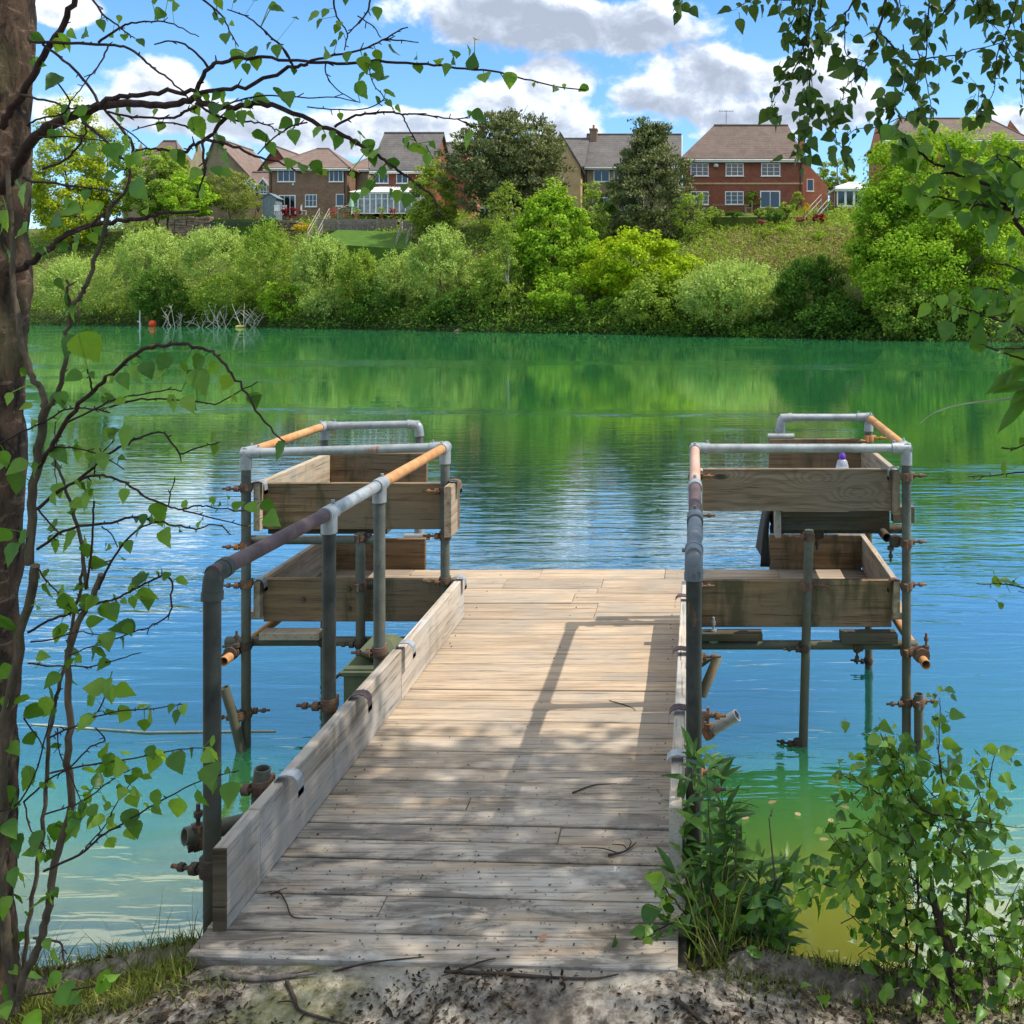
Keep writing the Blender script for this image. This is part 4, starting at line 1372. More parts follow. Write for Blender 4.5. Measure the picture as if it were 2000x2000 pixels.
# bushes along the water -------------------------------------------------------
bushes = [
    ((72, 480, 222, 610), 89, L_willow, "willow", 6500, "pale willow bush at the waterline just right of the birch trunk"),
    ((215, 428, 345, 560), 88, L_willow, "willow", 6000, "pale willow bush above the white post and the orange buoy"),
    ((235, 500, 365, 608), 86, L_darkbush, "loose", 5000, "dark bush behind the orange buoy"),
    ((325, 425, 470, 560), 86, L_willow, "willow", 7000, "broad pale willow bush below the small lawn"),
    ((350, 505, 500, 608), 84, L_green, "loose", 5200, "green bush behind the dead white branches"),
    ((455, 430, 560, 575), 83, L_green, "willow", 5200, "upright green bush below the stone garden wall"),
    ((480, 520, 600, 614), 82, L_sycamore, "loose", 4600, "bright green bush right of the dead white branches"),
    ((545, 440, 650, 590), 81, L_willow, "willow", 5200, "pale willow bush below the grey timber fence"),
    ((560, 545, 690, 617), 80, L_willow, "willow", 4600, "low pale willow bush touching the water below the timber fence"),
    ((625, 470, 735, 600), 79, L_green, "willow", 5200, "green willow bush left of the garden stair"),
    ((655, 540, 790, 620), 77.5, L_darkbush, "loose", 4600, "dark low bush at the water below the garden stair"),
    ((700, 475, 800, 615), 78, L_willow, "willow", 5200, "spiky pale willow bush below the garden stair"),
    ((765, 430, 895, 605), 75.5, L_willow, "willow", 8500, "tall pale willow bush left of the gap under the pine"),
    ((800, 540, 925, 625), 73.5, L_darkbush, "loose", 4000, "dark bush at the water under the pine"),
    ((880, 470, 985, 620), 72, L_green, "loose", 4600, "light green bush at the water left of the big sycamore"),
    ((1165, 505, 1345, 632), 66, L_green, "loose", 6500, "green bush at the water below the yellow-green oak"),
    ((1262, 500, 1475, 636), 62.5, L_willow, "willow", 12000, "large rounded pale willow bush at the waterline right of the oak"),
    ((1455, 480, 1585, 640), 61, L_darkbush, "willow", 7500, "dark green bush between the pale willow and the huge right tree"),
    ((1500, 550, 1660, 640), 58.5, L_darkbush, "loose", 5200, "low dark bush at the water left of the right-hand trees"),
    ((1640, 520, 1800, 642), 56, L_green, "loose", 5600, "pale-leaved bush at the water under the right-hand trees"),
]
for bx_, Y, m_, st, n_, lab in bushes:
    plant("willow_bush" if m_ in (L_willow,) else "bank_bush", "bush", lab, B(*bx_), Y, st, m_, int(n_ * 1.45), .18 if st == "loose" else .21, "bushes along the far bank", trunk=.06, depth=.75, trunk_name="stem")

# ground cover over the far bank: nobody could count it ---------------------------
def cover(name, label, cat, n, material, xr, vr, size, hgt, seed, keep=None):
    r = np.random.default_rng(seed)
    pts = []
    rr = random.Random(seed)
    cand = [q for q in SHS]
    while len(pts) < n // 14:
        i = rr.randrange(15, len(SHS) - 12)
        q = SHS[i].lerp(SHS[i + 1], rr.random())
        d = (SHS[i + 1] - SHS[i]).normalized().cross(Vector((0, 0, 1))) * -1
        v = rr.uniform(*vr)
        k = min(1, v / 30)
        far = (q - cen).normalized()
        pt = q + d.lerp(far, k).normalized() * v
        if xr[0] < pt.x < xr[1] and (keep is None or keep(pt.x, pt.y, v)):
            pts.append((pt.x, pt.y, max(WATER, hprof(v, pt.x))))
    P = np.array(pts)
    idx = np.repeat(np.arange(len(P)), 14)
    m = len(idx)
    pos = P[idx] + r.normal(size=(m, 3)) * np.array([.45, .45, hgt * .35]) + np.array([0, 0, hgt * .35])
    nr = rvec(r, m) * .8 + np.array([0, -.2, .6]); nr /= np.linalg.norm(nr, axis=1, keepdims=True)
    ax = rvec(r, m); ax[:, 2] += .6
    L = size * r.uniform(.7, 1.5, m)
    o = quads_obj(name, leaf_quads(pos, nr, ax, L, L * .4), .5 * r.random(len(P))[idx] + .5 * r.random(m), material)
    return tag(o, label, cat, None, "stuff")


slope = lambda x, y, v: x > -2.5
cover("bank_undergrowth", "mixed green undergrowth covering the far bank", "undergrowth", 60000, L_green, (-75, 3), (0.3, 23), .26, .9, 31)
cover("bank_undergrowth", "pale green brambles on the slope below the brick house", "undergrowth", 36000, L_birchfar, (-1, 16), (8, 27), .2, .5, 32)
cover("dry_bracken", "dry tan bracken on the open slope below the brick house", "bracken", 14000, L_bracken, (-.5, 13), (8, 17.5), .2, .55, 33)
cover("bank_undergrowth", "dark green undergrowth along the water's far edge", "undergrowth", 40000, L_darkbush, (-70, 24), (-0.5, 3.0), .22, .6, 34)
cover("bank_undergrowth", "green undergrowth beyond the right edge of the view", "undergrowth", 16000, L_green, (12, 75), (0.3, 24), .3, 1.0, 35)

# floating and standing things at the far shore -----------------------------------
p = W(298, 640, 84.0)
buoy = empty("buoy", (p.x, 84, WATER - .12), "round orange-red buoy floating by the far bank", "buoy")
b = MB(); b.lathe([(0, 0), (.16, .03), (.29, .17), (.33, .34), (.29, .51), (.17, .63), (.06, .67), (.0, .675)], (0, 0, 0), 24); b.build("float_ball", orange_plastic, buoy)
b = MB(); b.tube([(0, 0, .66), (0, 0, .74)], .05, 10); b.build("rope_eye", black_trim, buoy)
p = W(470, 643, 80.5)
b = MB(); b.lathe([(0, 0), (.34, .03), (.44, .12), (.38, .22), (.2, .28), (0, .29)], (p.x, 80.5, WATER - .06), 18)
tag(b.build("float", yellow_plastic), "faded yellow float among the dead branches at the far shore", "float")
p = W(273, 642, 85)
post = empty("marker_post", (p.x, 85, WATER - .5), "white marker post standing in the water left of the orange buoy", "post")
b = MB(); b.tube([(0, 0, 0), (.02, 0, 2.0)], .055, 8); b.build("pole", white_paint, post)
b = MB(); b.tube([(-.2, 0, .95), (.05, 0, .8), (.06, 0, .5)], .07, 8); b.build("float_sleeve", metal_white, post)
rdb = random.Random(77)
for cx, wd, Y, k, lab in ((333, 50, 83.5, 9, "small tangle of bleached dead branches just right of the orange buoy"), (418, 56, 81.5, 13, "middle fan of bleached dead branches in the far water"), (487, 52, 80.8, 11, "bleached dead branches arching over the yellow float")):
    p = W(cx, 640, Y)
    b = MB()
    for _ in range(k):
        x = rdb.uniform(-1, 1) * wd / F * Y * .5
        tip = Vector((x + rdb.uniform(-1.6, 1.6), rdb.uniform(-.3, .3), rdb.uniform(.4, 2.2)))
        a = Vector((x, rdb.uniform(-.5, .5), -.4))
        mid = a.lerp(tip, .5) + Vector((rdb.uniform(-.5, .5), 0, rdb.uniform(-.2, .3)))
        sp = smooth_path([a, mid, tip], 4)
        b.tube(sp, [.042 * (1 - .7 * i / (len(sp) - 1)) for i in range(len(sp))], 6)
        for _ in range(2):
            q = sp[rdb.randrange(3, len(sp) - 1)]
            b.tube([q, q + Vector((rdb.uniform(-.5, .5), 0, rdb.uniform(.15, .5)))], [.025, .012], 5)
    o = b.build("dead_branches", dead_wood)
    o.location = (p.x, Y, WATER)
    tag(o, lab, "dead branches", "dead branches in the far water")
# sandy scrape under the pine at the water
p = W(925, 648, 71.5)
b = MB(); b.add([(p.x - 1.4, 71.0, WATER + .02), (p.x + 1.6, 70.7, WATER + .02), (p.x + 1.2, 72.2, WATER + .5), (p.x - .9, 72.4, WATER + .5)], [(0, 1, 2, 3)])
tag(b.build("sand_shore", simple("bare_sandy_earth", (.30, .22, .13), .9)), kind="structure")
# ================================================================ houses
class House:
    def __init__(self, name, label, cat, x0, x1, Y, base, eave, ridge, deep, yaw=0.0):
        """x0, x1: front wall's ends; base, eave, ridge: rows of the photograph, front wall at distance Y"""
        a = W(x0, base, Y)
        self.w = W(x1, base, Y).x - a.x
        self.he = W(x0, eave, Y).z - a.z
        self.hr = W(x0, ridge, Y + deep / 2).z - a.z
        self.deep = deep
        self.base = base
        self.Y = Y
        self.x0 = a.x
        self.z0 = a.z
        self.root = empty(name, (a.x, Y, a.z), label, cat, None, yaw)

    def lx(self, px):
        return W(px, self.base, self.Y).x - self.x0

    def lz(self, py):
        return W(1350, py, self.Y).z - self.z0

    def walls(self, m, ridge="x", label=None, below=2.5):
        w, d, h, r = self.w, self.deep, self.he + .25, self.hr
        vs = [(0, 0, -below), (w, 0, -below), (w, d, -below), (0, d, -below), (0, 0, h), (w, 0, h), (w, d, h), (0, d, h)]
        fs = [(0, 1, 5, 4), (2, 3, 7, 6)]
        if ridge == "x":
            vs += [(0, d / 2, r - .12), (w, d / 2, r - .12)]
            fs += [(1, 2, 6, 9, 5), (3, 0, 4, 8, 7)]
        elif ridge == "y":
            vs += [(w / 2, 0, r - .12), (w / 2, d, r - .12)]
            fs = [(0, 1, 5, 8, 4), (2, 3, 7, 9, 6), (1, 2, 6, 5), (3, 0, 4, 7)]
        else:
            fs += [(1, 2, 6, 5), (3, 0, 4, 7)]
        b = MB(); b.add(vs, fs)
        return b.build("wall", m, self.root, label)

    def roof(self, m, ridge="x", ov=.4, hip=0.0, trim=white_paint, th=.16):
        w, d, h, r = self.w, self.deep, self.he, self.hr
        b = MB()
        if ridge == "y":
            k = (r - h) / (w / 2)
            ez = h - k * ov
            g = .3
            top = [(-ov, -g, ez), (w / 2, -g, r), (w + ov, -g, ez), (-ov, d + g, ez), (w / 2, d + g, r), (w + ov, d + g, ez)]
            fs = [(0, 1, 4, 3), (1, 2, 5, 4)]
        else:
            ez = h + .17
            if hip:
                top = [(-ov, -ov, ez), (w + ov, -ov, ez), (w + ov, d + ov, ez), (-ov, d + ov, ez), (hip, d / 2, r), (w - hip, d / 2, r)]
                fs = [(0, 1, 5, 4), (1, 2, 5), (2, 3, 4, 5), (3, 0, 4)]
            else:
                g = .28
                top = [(-g, -ov, ez), (w + g, -ov, ez), (w + g, d / 2, r), (-g, d / 2, r), (w + g, d + ov, ez), (-g, d + ov, ez)]
                fs = [(0, 1, 2, 3), (3, 2, 4, 5)]
        n = len(top)
        vs = top + [(x, y, z - th) for x, y, z in top]
        edges = {}
        for f in fs:
            for i in range(len(f)):
                e = (f[i], f[(i + 1) % len(f)])
                if (e[1], e[0]) in edges:
                    del edges[(e[1], e[0])]
                else:
                    edges[e] = 1
        allf = list(fs) + [tuple(i + n for i in f[::-1]) for f in fs] + [(a, a + n, c + n, c) for a, c in edges]
        b.add(vs, allf)
        # ridge capping
        if ridge == "y":
            b.tube([(w / 2, -.3, r + .02), (w / 2, d + .3, r + .02)], .12, 8)
        else:
            b.tube([(hip or -.28, d / 2, r + .02), (w - hip if hip else w + .28, d / 2, r + .02)], .12, 8)
            if hip:
                for q, e in (((hip, d / 2, r), (-ov, -ov, ez)), ((w - hip, d / 2, r), (w + ov, -ov, ez))):
                    b.tube([q, e], .10, 6)
        ro = b.build("roof", m, self.root)
        t_ = MB()
        if ridge != "y":
            t_.box((-(ov if hip else .28) + .01, -ov + .03, ez - th - .16), (w + (ov if hip else .28) - .01, -ov + .07, ez - th + .0))
            t_.tube([(-.2, -ov - .05, ez - th + .02), (w + .2, -ov - .05, ez - th + .02)], .055, 8)
        else:
            for s in (-1, 1):
                x = w / 2 + s * (w / 2 + ov)
                vs = [(w / 2, -.36, r - th - .02), (x, -.36, ez - th - .02), (x, -.36, ez - th + .20 - .03), (w / 2, -.36, r - .03)]
                vs += [(p_[0], -.31, p_[2]) for p_ in vs]
                t_.add(vs, [(0, 1, 2, 3), (7, 6, 5, 4), (0, 4, 5, 1), (1, 5, 6, 2), (2, 6, 7, 3), (3, 7, 4, 0)])
        t_.build("fascia", trim, self.root)
        return ro

    def window(self, x0, z0, x1, z1, cols=2, rows=2, side=None, glass=None, name="window", m=None, fr=.075):
        """frame with bars, and its dark pane as a sub-part; local coordinates on the front wall (side: on the wall at x = side)"""
        b = MB()
        f = lambda x, y, z: (x, y, z) if side is None else (side - y, x, z)

        def bar(xa, za, xb, zb, y0=-.055, y1=.03):
            p, q = f(xa, y0, za), f(xb, y1, zb)
            b.box([min(u, v) for u, v in zip(p, q)], [max(u, v) for u, v in zip(p, q)])
        bar(x0, z0, x0 + fr, z1); bar(x1 - fr, z0, x1, z1); bar(x0 + fr, z1 - fr, x1 - fr, z1); bar(x0 + fr, z0, x1 - fr, z0 + fr)
        for i in range(1, cols):
            x = x0 + (x1 - x0) * i / cols
            bar(x - .03, z0 + fr, x + .03, z1 - fr, -.04, .02)
        for j in range(1, rows):
            z = z0 + (z1 - z0) * j / rows
            xs = [x0 + fr] + [x0 + (x1 - x0) * i / cols for i in range(1, cols)] + [x1 - fr]
            for a, c in zip(xs[:-1], xs[1:]):
                bar(a + .031, z - .016, c - .031, z + .016, -.035, .015)
        if name == "window":
            bar(x0 - .06, z0 - .07, x1 + .06, z0 - .005, -.11, .0)
        o = b.build(name, m or white_paint, self.root)
        g_ = MB()
        p, q = f(x0 + .02, -.012, z0 + .02), f(x1 - .02, .012, z1 - .02)
        g_.box([min(u, v) for u, v in zip(p, q)], [max(u, v) for u, v in zip(p, q)])
        g_.build("pane", glass or glass_dark, o)
        return o

    def win_px(self, x0, y0, x1, y1, cols=2, rows=2, **kw):
        return self.window(self.lx(x0), self.lz(y1), self.lx(x1), self.lz(y0), cols, rows, **kw)

    def chimney(self, x, y, zt, w=.55, d=.8, zb=0, m=None, pots=1):
        b = MB()
        b.box((x, y, zb), (x + w, y + d, zt), .5)
        b.box((x - .06, y - .06, zt), (x + w + .06, y + d + .06, zt + .16), .5)
        o = b.build("chimney", m or brick_red, self.root)
        q = MB()
        for i in range(pots):
            q.tube([(x + w / 2, y + d * (i + .5) / pots, zt + .16), (x + w / 2, y + d * (i + .5) / pots, zt + .62)], .12, 10)
        q.build("chimney_pot", terracotta, o)


def px(*v):
    return [q * D for q in v]


def downpipe(h, x, z1=None):
    b = MB()
    b.tube([(x, -.10, -.5), (x, -.10, (z1 or h.he) - .5), (x, -.38, (z1 or h.he) - .2)], .05, 6)
    b.build("downpipe", black_trim, h.root)


def aerial(h, x, z):
    b = MB()
    b.tube([(x, h.deep / 2, z - .3), (x, h.deep / 2, z + 1.5)], .025, 5)
    b.tube([(x - .7, h.deep / 2, z + 1.4), (x + .7, h.deep / 2, z + 1.4)], .02, 5)
    for i in range(6):
        b.tube([(x - .65 + i * .25, h.deep / 2 - .3, z + 1.4), (x - .65 + i * .25, h.deep / 2 + .3, z + 1.4)], .015, 4)
    b.build("aerial", black_trim, h.root)


# far left roofs
h = House("house", "far left house with a pinkish roof half hidden behind trees", "house", *px(232, 345), 122, 420 * D, 352 * D, 266 * D, 8)
h.walls(brick_olive); h.roof(roof_pink, hip=3.0)
h = House("house", "olive brick house with a long pinkish roof and white dormers behind the lawn", "house", *px(378, 505), 114, 418 * D, 345 * D, 272 * D, 9.5)
# gable wall faces the lake on the left, the roof sweeps down to the right
w_, d_ = h.w, h.deep
b = MB()
xr_ = w_ * .22
pr = [(-.2, -2.5), (w_, -2.5), (w_, h.he * .62), (xr_, h.hr - .1), (-.2, h.he * .9)]
b.add([(x, 0, z) for x, z in pr] + [(x, d_, z) for x, z in pr], [(0, 1, 2, 3, 4), (9, 8, 7, 6, 5), (1, 6, 7, 2), (0, 4, 9, 5)])
b.build("wall", brick_olive, h.root)
b = MB()
for (xa, za), (xb, zb) in (((xr_, h.hr), (w_ + .5, h.he * .60)), ((xr_, h.hr), (-.6, h.he * .84))):
    vs = [(xa, -.35, za), (xb, -.35, zb), (xb, d_ + .3, zb), (xa, d_ + .3, za)]
    b.add(vs + [(x, y, z - .18) for x, y, z in vs], [(0, 1, 2, 3), (7, 6, 5, 4), (0, 4, 5, 1), (1, 5, 6, 2), (2, 6, 7, 3), (3, 7, 4, 0)])
b.tube([(xr_, -.35, h.hr + .02), (xr_, d_ + .3, h.hr + .02)], .13, 8)
b.build("roof", roof_pink, h.root)
h = House("house", "cream-fronted house wing with two white gabled dormers left of the brown brick house", "house", *px(462, 512), 111, 408 * D, 362 * D, 325 * D, 5)
h.walls(brick_buff); h.roof(roof_pink, ov=.3)
for x in (476, 500):
    cx = h.lx(x * D)
    za, zt = h.lz(368 * D), h.lz(336 * D)
    b = MB()
    b.box((cx - .62, -.35, za), (cx + .62, .9, zt - .9))
    b.add([(cx - .62, -.35, zt - .9), (cx + .62, -.35, zt - .9), (cx, -.35, zt - .1), (cx - .62, .9, zt - .9), (cx + .62, .9, zt - .9), (cx, .9, zt - .1)], [(0, 1, 2), (5, 4, 3)])
    o = b.build("dormer", brick_buff, h.root)
    b = MB()
    for s in (-1, 1):
        vs = [(cx, -.6, zt), (cx + s * .95, -.6, zt - 1.15), (cx + s * .95, 1.4, zt - 1.15), (cx, 1.4, zt)]
        b.add(vs + [(x_, y, z - .14) for x_, y, z in vs], [(0, 1, 2, 3), (7, 6, 5, 4), (0, 4, 5, 1), (1, 5, 6, 2), (2, 6, 7, 3), (3, 7, 4, 0)])
    b.build("dormer_roof", roof_pink, o)
    b = MB()
    for s in (-1, 1):
        vs = [(cx, -.66, zt + .02), (cx + s * .98, -.66, zt - 1.16), (cx + s * .98, -.66, zt - 1.42), (cx, -.66, zt - .24)]
        b.add(vs + [(x_, -.61, z) for x_, y, z in vs], [(0, 1, 2, 3), (7, 6, 5, 4), (0, 4, 5, 1), (1, 5, 6, 2), (2, 6, 7, 3), (3, 7, 4, 0)])
    b.build("bargeboard", white_paint, o)
    h.window(cx - .42, za + .1, cx + .42, za + 1.5, 2, 1).location.y = -.37

# brown brick house
h = House("house", "brown brick house with a hipped roof, French doors and white windows", "house", *px(507, 655), 104, 407 * D, 320 * D, 281 * D, 8.5, 0.0)
h.walls(brick_brown, "none"); h.roof(roof_pink, hip=3.6, ov=.45)
h.win_px(*px(524, 317, 557, 343), 3, 1); h.win_px(*px(621, 314, 648, 343), 3, 1)
h.win_px(*px(576, 367, 598, 390), 3, 2); h.win_px(*px(634, 366, 650, 389), 1, 1)
h.win_px(*px(526, 368, 558, 406), 3, 1, name="door", fr=.11)
downpipe(h, .3); downpipe(h, h.w - .25)
b = MB(); b.box((h.lx(572), -.2, h.lz(362)), (h.lx(575), -.002, h.lz(358))); b.build("wall_lamp", metal_white, h.root)
h = House("house", "red brick gable wing rising behind the brown brick house", "house", *px(482, 560), 116, 407 * D, 330 * D, 286 * D, 8)
h.walls(brick_red, "y"); h.roof(roof_pink, "y", trim=black_trim)
h = House("house", "brown brick side wing right of the brown brick house", "house", *px(657, 694), 107, 407 * D, 322 * D, 296 * D, 8)
h.walls(brick_olive, "none"); h.roof(roof_pink, hip=1.2, ov=.3)

# red house with conservatory
h = House("house", "red brick house with a tall grey roof and a white conservatory", "house", *px(704, 812), 100, 408 * D, 326 * D, 251 * D, 9)
h.walls(brick_red); h.roof(roof_grey, ov=.5)
h.win_px(*px(703 + 4, 324 + 4, 733, 346), 3, 1); h.win_px(*px(748, 326, 770, 346), 2, 1)
downpipe(h, .2)
c0, c1, cz = h.lx(684 * D), h.lx(803 * D), h.lz(372 * D)
cb = empty("conservatory_frame", (0, 0, 0), None, None); cb.parent = h.root
b = MB()
n_ = 11
dp = -3.0
for i in range(n_ + 1):
    x = c0 + (c1 - c0) * i / n_
    b.box((x - .06, dp - .06, 0), (x + .06, dp + .06, cz))
for y in (dp + 1, dp + 2):
    for x in (c0, c1):
        b.box((x - .06, y - .06, 0), (x + .06, y + .06, cz))
b.box((c0 - .08, dp - .09, cz), (c1 + .08, dp + .09, cz + .16))
for x in (c0, c1):
    b.box((x - .08, dp + .1, cz), (x + .08, -.05, cz + .15))
b.box((c0, dp - .05, .0), (c1, dp + .05, .09))
for i in range(n_):
    xa = c0 + (c1 - c0) * i / n_ + .061; xb = c0 + (c1 - c0) * (i + 1) / n_ - .061
    b.box((xa, dp - .03, cz * .74), (xb, dp + .03, cz * .74 + .05))
b.build("frame", white_paint, cb)
b = MB(); b.box((c0, dp - .012, .09), (c1, dp + .012, cz)); b.box((c0 - .012, dp + .1, .02), (c0 + .012, -.02, cz)); b.box((c1 - .012, dp + .1, .02), (c1 + .012, -.02, cz))
b.build("pane", glass_pale, cb)
b = MB()
za, zb_ = cz + .17, h.lz(352 * D)
hx = 2.2
vs = [(c0 - .2, dp - .25, za), (c1 + .2, dp - .25, za), (c1 - hx, -.08, zb_), (c0 + hx, -.08, zb_), (c1 + .2, -.08, za), (c0 - .2, -.08, za)]
b.add(vs, [(0, 1, 2, 3), (1, 4, 2), (5, 0, 3), (0, 5, 4, 1)])
b.build("roof_panel", poly_roof, cb)
b = MB()
for i in range(n_ + 1):
    s = i / n_
    p0 = Vector((c0 - .2, dp - .25, za)).lerp(Vector((c1 + .2, dp - .25, za)), s); p1 = Vector((c0 + hx, -.08, zb_)).lerp(Vector((c1 - hx, -.08, zb_)), s)
    b.tube([p0 + Vector((0, 0, .03)), p1 + Vector((0, 0, .03))], .035, 6)
b.build("glazing_bar", white_paint, cb)
cb.name = "conservatory"
h = House("house", "lower orange gable wing right of the tall grey roof", "house", *px(800, 872), 106, 408 * D, 318 * D, 270 * D, 9)
h.walls(brick_orange); h.roof(roof_grey, ov=.4, trim=black_trim)
b = MB()  # orange side gable turned to the sun
b.add([(h.w - .05, -.06, 0), (h.w + .9, -.06, 0), (h.w + .9, -.06, h.he), (h.w - .05, -.06, h.he + 2.6), (h.w - .05, .6, 0), (h.w + .9, .6, 0), (h.w + .9, .6, h.he), (h.w - .05, .6, h.he + 2.6)],
      [(0, 1, 2, 3), (7, 6, 5, 4), (1, 5, 6, 2), (2, 6, 7, 3), (0, 3, 7, 4)])
b.build("side_gable", brick_orange, h.root)

# buff house behind the pine
h = House("house", "buff brick house with a dark verge hidden behind the big pine", "house", *px(905, 1098), 97, 412 * D, 318 * D, 262 * D, 9)
h.walls(brick_buff, "x"); h.roof(roof_grey, "x", trim=black_trim, ov=.4)
b = MB()
b.add([(h.w * .72, -1.2, -1), (h.w, -1.2, -1), (h.w, -1.2, h.he - .1), (h.w * .80, -1.2, h.hr - .4), (h.w * .72, -1.2, h.hr - 1.4), (h.w * .72, -.02, -1), (h.w, -.02, -1), (h.w, -.02, h.he - .1), (h.w * .80, -.02, h.hr - .4), (h.w * .72, -.02, h.hr - 1.4)],
      [(0, 1, 2, 3, 4), (9, 8, 7, 6, 5), (1, 6, 7, 2), (2, 7, 8, 3), (0, 4, 9, 5)])
b.build("front_gable", brick_buff, h.root)
b = MB()
xa, za, xb, zb_ = h.w * .80, h.hr - .2, h.w + .35, h.he - .45
vs = [(xa, -1.45, za), (xb, -1.45, zb_), (xb, .5, zb_), (xa, .5, za)]
b.add(vs + [(x, y, z - .2) for x, y, z in vs], [(0, 1, 2, 3), (7, 6, 5, 4), (0, 4, 5, 1), (1, 5, 6, 2), (2, 6, 7, 3), (3, 7, 4, 0)])
b.build("verge", black_trim, h.root)
h.win_px(*px(955, 345, 985, 372), 2, 1); h.win_px(*px(905, 392, 935, 412), 3, 1); h.win_px(*px(955, 385, 1000, 410), 3, 1)
b = MB(); b.box((h.lx(930 * D), -1.4, h.lz(378 * D)), (h.lx(1000 * D), -.02, h.lz(374 * D))); b.build("porch_roof", white_paint, h.root)

# grey-roofed house with chimney
h = House("house", "grey-roofed house with a tall chimney and white bargeboard behind the second pine", "house", *px(1103, 1280), 98, 408 * D, 318 * D, 254 * D, 9)
h.walls(brick_olive); h.roof(roof_grey, ov=.5)
for a, c in ((1120, 1150), (1158, 1181), (1225, 1255)):
    h.win_px(*px(a, 321, c, 343), 2 if a < 1150 else 3, 1)
h.win_px(*px(1118, 372, 1150, 398), 3, 1); h.win_px(*px(1170, 372, 1215, 408), 2, 1)
downpipe(h, .2); aerial(h, 7.5, h.hr)
h.chimney(h.lx(1106 * D), 3.3, h.hr + .3, .75, 1.1, h.he, brick_brown)
b = MB()
for s in (0, 1):
    yy0, yy1 = (-.5, h.deep / 2)
    vs = [(h.w + .30, yy0, h.he - .55), (h.w + .30, yy1, h.hr - .05), (h.w + .30, yy1, h.hr - .4), (h.w + .30, yy0, h.he - .9)]
b.add(vs + [(x + .06, y, z) for x, y, z in vs], [(3, 2, 1, 0), (4, 5, 6, 7), (0, 1, 5, 4), (1, 2, 6, 5), (2, 3, 7, 6), (3, 0, 4, 7)])
b.build("bargeboard", white_paint, h.root)

# big red brick house
h = House("house", "large red brick house with a brown tiled roof, three upper windows and a side chimney", "house", *px(1288, 1514), 88, 394 * D, 304 * D, 237 * D, 8.5)
wl = h.walls(brick_red).data
w_, d_, e_, r_ = h.w, h.deep, h.he, h.hr
# half-hipped roof: ridge shorter than the eaves
me = h.roof(roof_brown, hip=0, ov=.45).data
for v in me.vertices:
    if v.co.y > d_ * .3 and v.co.y < d_ * .7:
        if v.co.x < w_ * .3: v.co.x = 3.0 + (v.co.x + .28)
        elif v.co.x > w_ * .7: v.co.x = w_ - 0.9 + (v.co.x - w_ - .28)
b = MB()
b.add([(-.34, -.40, e_ + .0), (3.0, d_ / 2, r_ + .02), (-.34, d_ + .40, e_ + .0)], [(0, 1, 2)])
b.add([(w_ + .34, -.40, e_ + .0), (w_ - .9, d_ / 2, r_ + .02), (w_ + .34, d_ + .40, e_ + .0)], [(2, 1, 0)])
b.build("roof_end", roof_brown, h.root)
for v in wl.vertices:
    if v.co.z > e_ + .5:
        v.co.x = 3.1 if v.co.x < w_ / 2 else w_ - 1.0
        v.co.z -= .15
for a, c in ((1303, 1337), (1369, 1403), (1436, 1472)):
    h.win_px(*px(a, 308, c, 332), 3, 3)
for a, c in ((1303, 1337), (1368, 1403)):
    h.win_px(*px(a, 361, c, 386), 3, 3)
h.win_px(*px(1434, 360, 1472, 393), 2, 1, name="door", fr=.10)
b = MB(); b.box((-.02, -.05, h.lz(360)), (w_, -.002, h.lz(357) )); b.build("string_course", brick_buff, h.root)
b = MB(); b.lathe([(0, 0), (.22, .02), (.24, .2), (.18, .33), (.0, .36)], (h.lx(1351 * D), -.12, h.lz(316 * D)), 12); b.build("alarm_box", metal_white, h.root)
downpipe(h, .25); downpipe(h, w_ - .2); aerial(h, 4.2, r_)
# stack on the sunlit side wall; their sunlight is put into an oranger brick
b = MB()
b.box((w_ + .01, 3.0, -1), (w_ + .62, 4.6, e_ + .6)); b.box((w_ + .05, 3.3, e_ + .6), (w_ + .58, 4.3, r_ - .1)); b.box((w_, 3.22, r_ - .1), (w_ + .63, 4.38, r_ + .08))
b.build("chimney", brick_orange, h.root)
b = MB(); b.box((w_ + .002, .02, -1.5), (w_ + .03, d_ - .02, e_ - .3)); b.build("sunlit_side_wall", brick_orange, h.root)
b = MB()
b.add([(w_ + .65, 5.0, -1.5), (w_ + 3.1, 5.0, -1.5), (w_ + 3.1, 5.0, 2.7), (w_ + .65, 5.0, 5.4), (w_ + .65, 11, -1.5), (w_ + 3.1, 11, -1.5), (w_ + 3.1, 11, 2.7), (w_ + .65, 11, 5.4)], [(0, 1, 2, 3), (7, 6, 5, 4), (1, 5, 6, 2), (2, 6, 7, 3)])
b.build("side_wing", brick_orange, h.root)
h.window(w_ + 1.0, 2.2, w_ + 1.7, 3.4, 1, 1).location.y = 5.0
o = crown("climbing_plant", "loose", Vector((h.lx(1420 * D), -.25, h.lz(372 * D))) + Vector(h.root.location), (.75, .3, 1.15), 900, L_birchfar, 555, h.root, .15)
o.name = "climbing_plant"

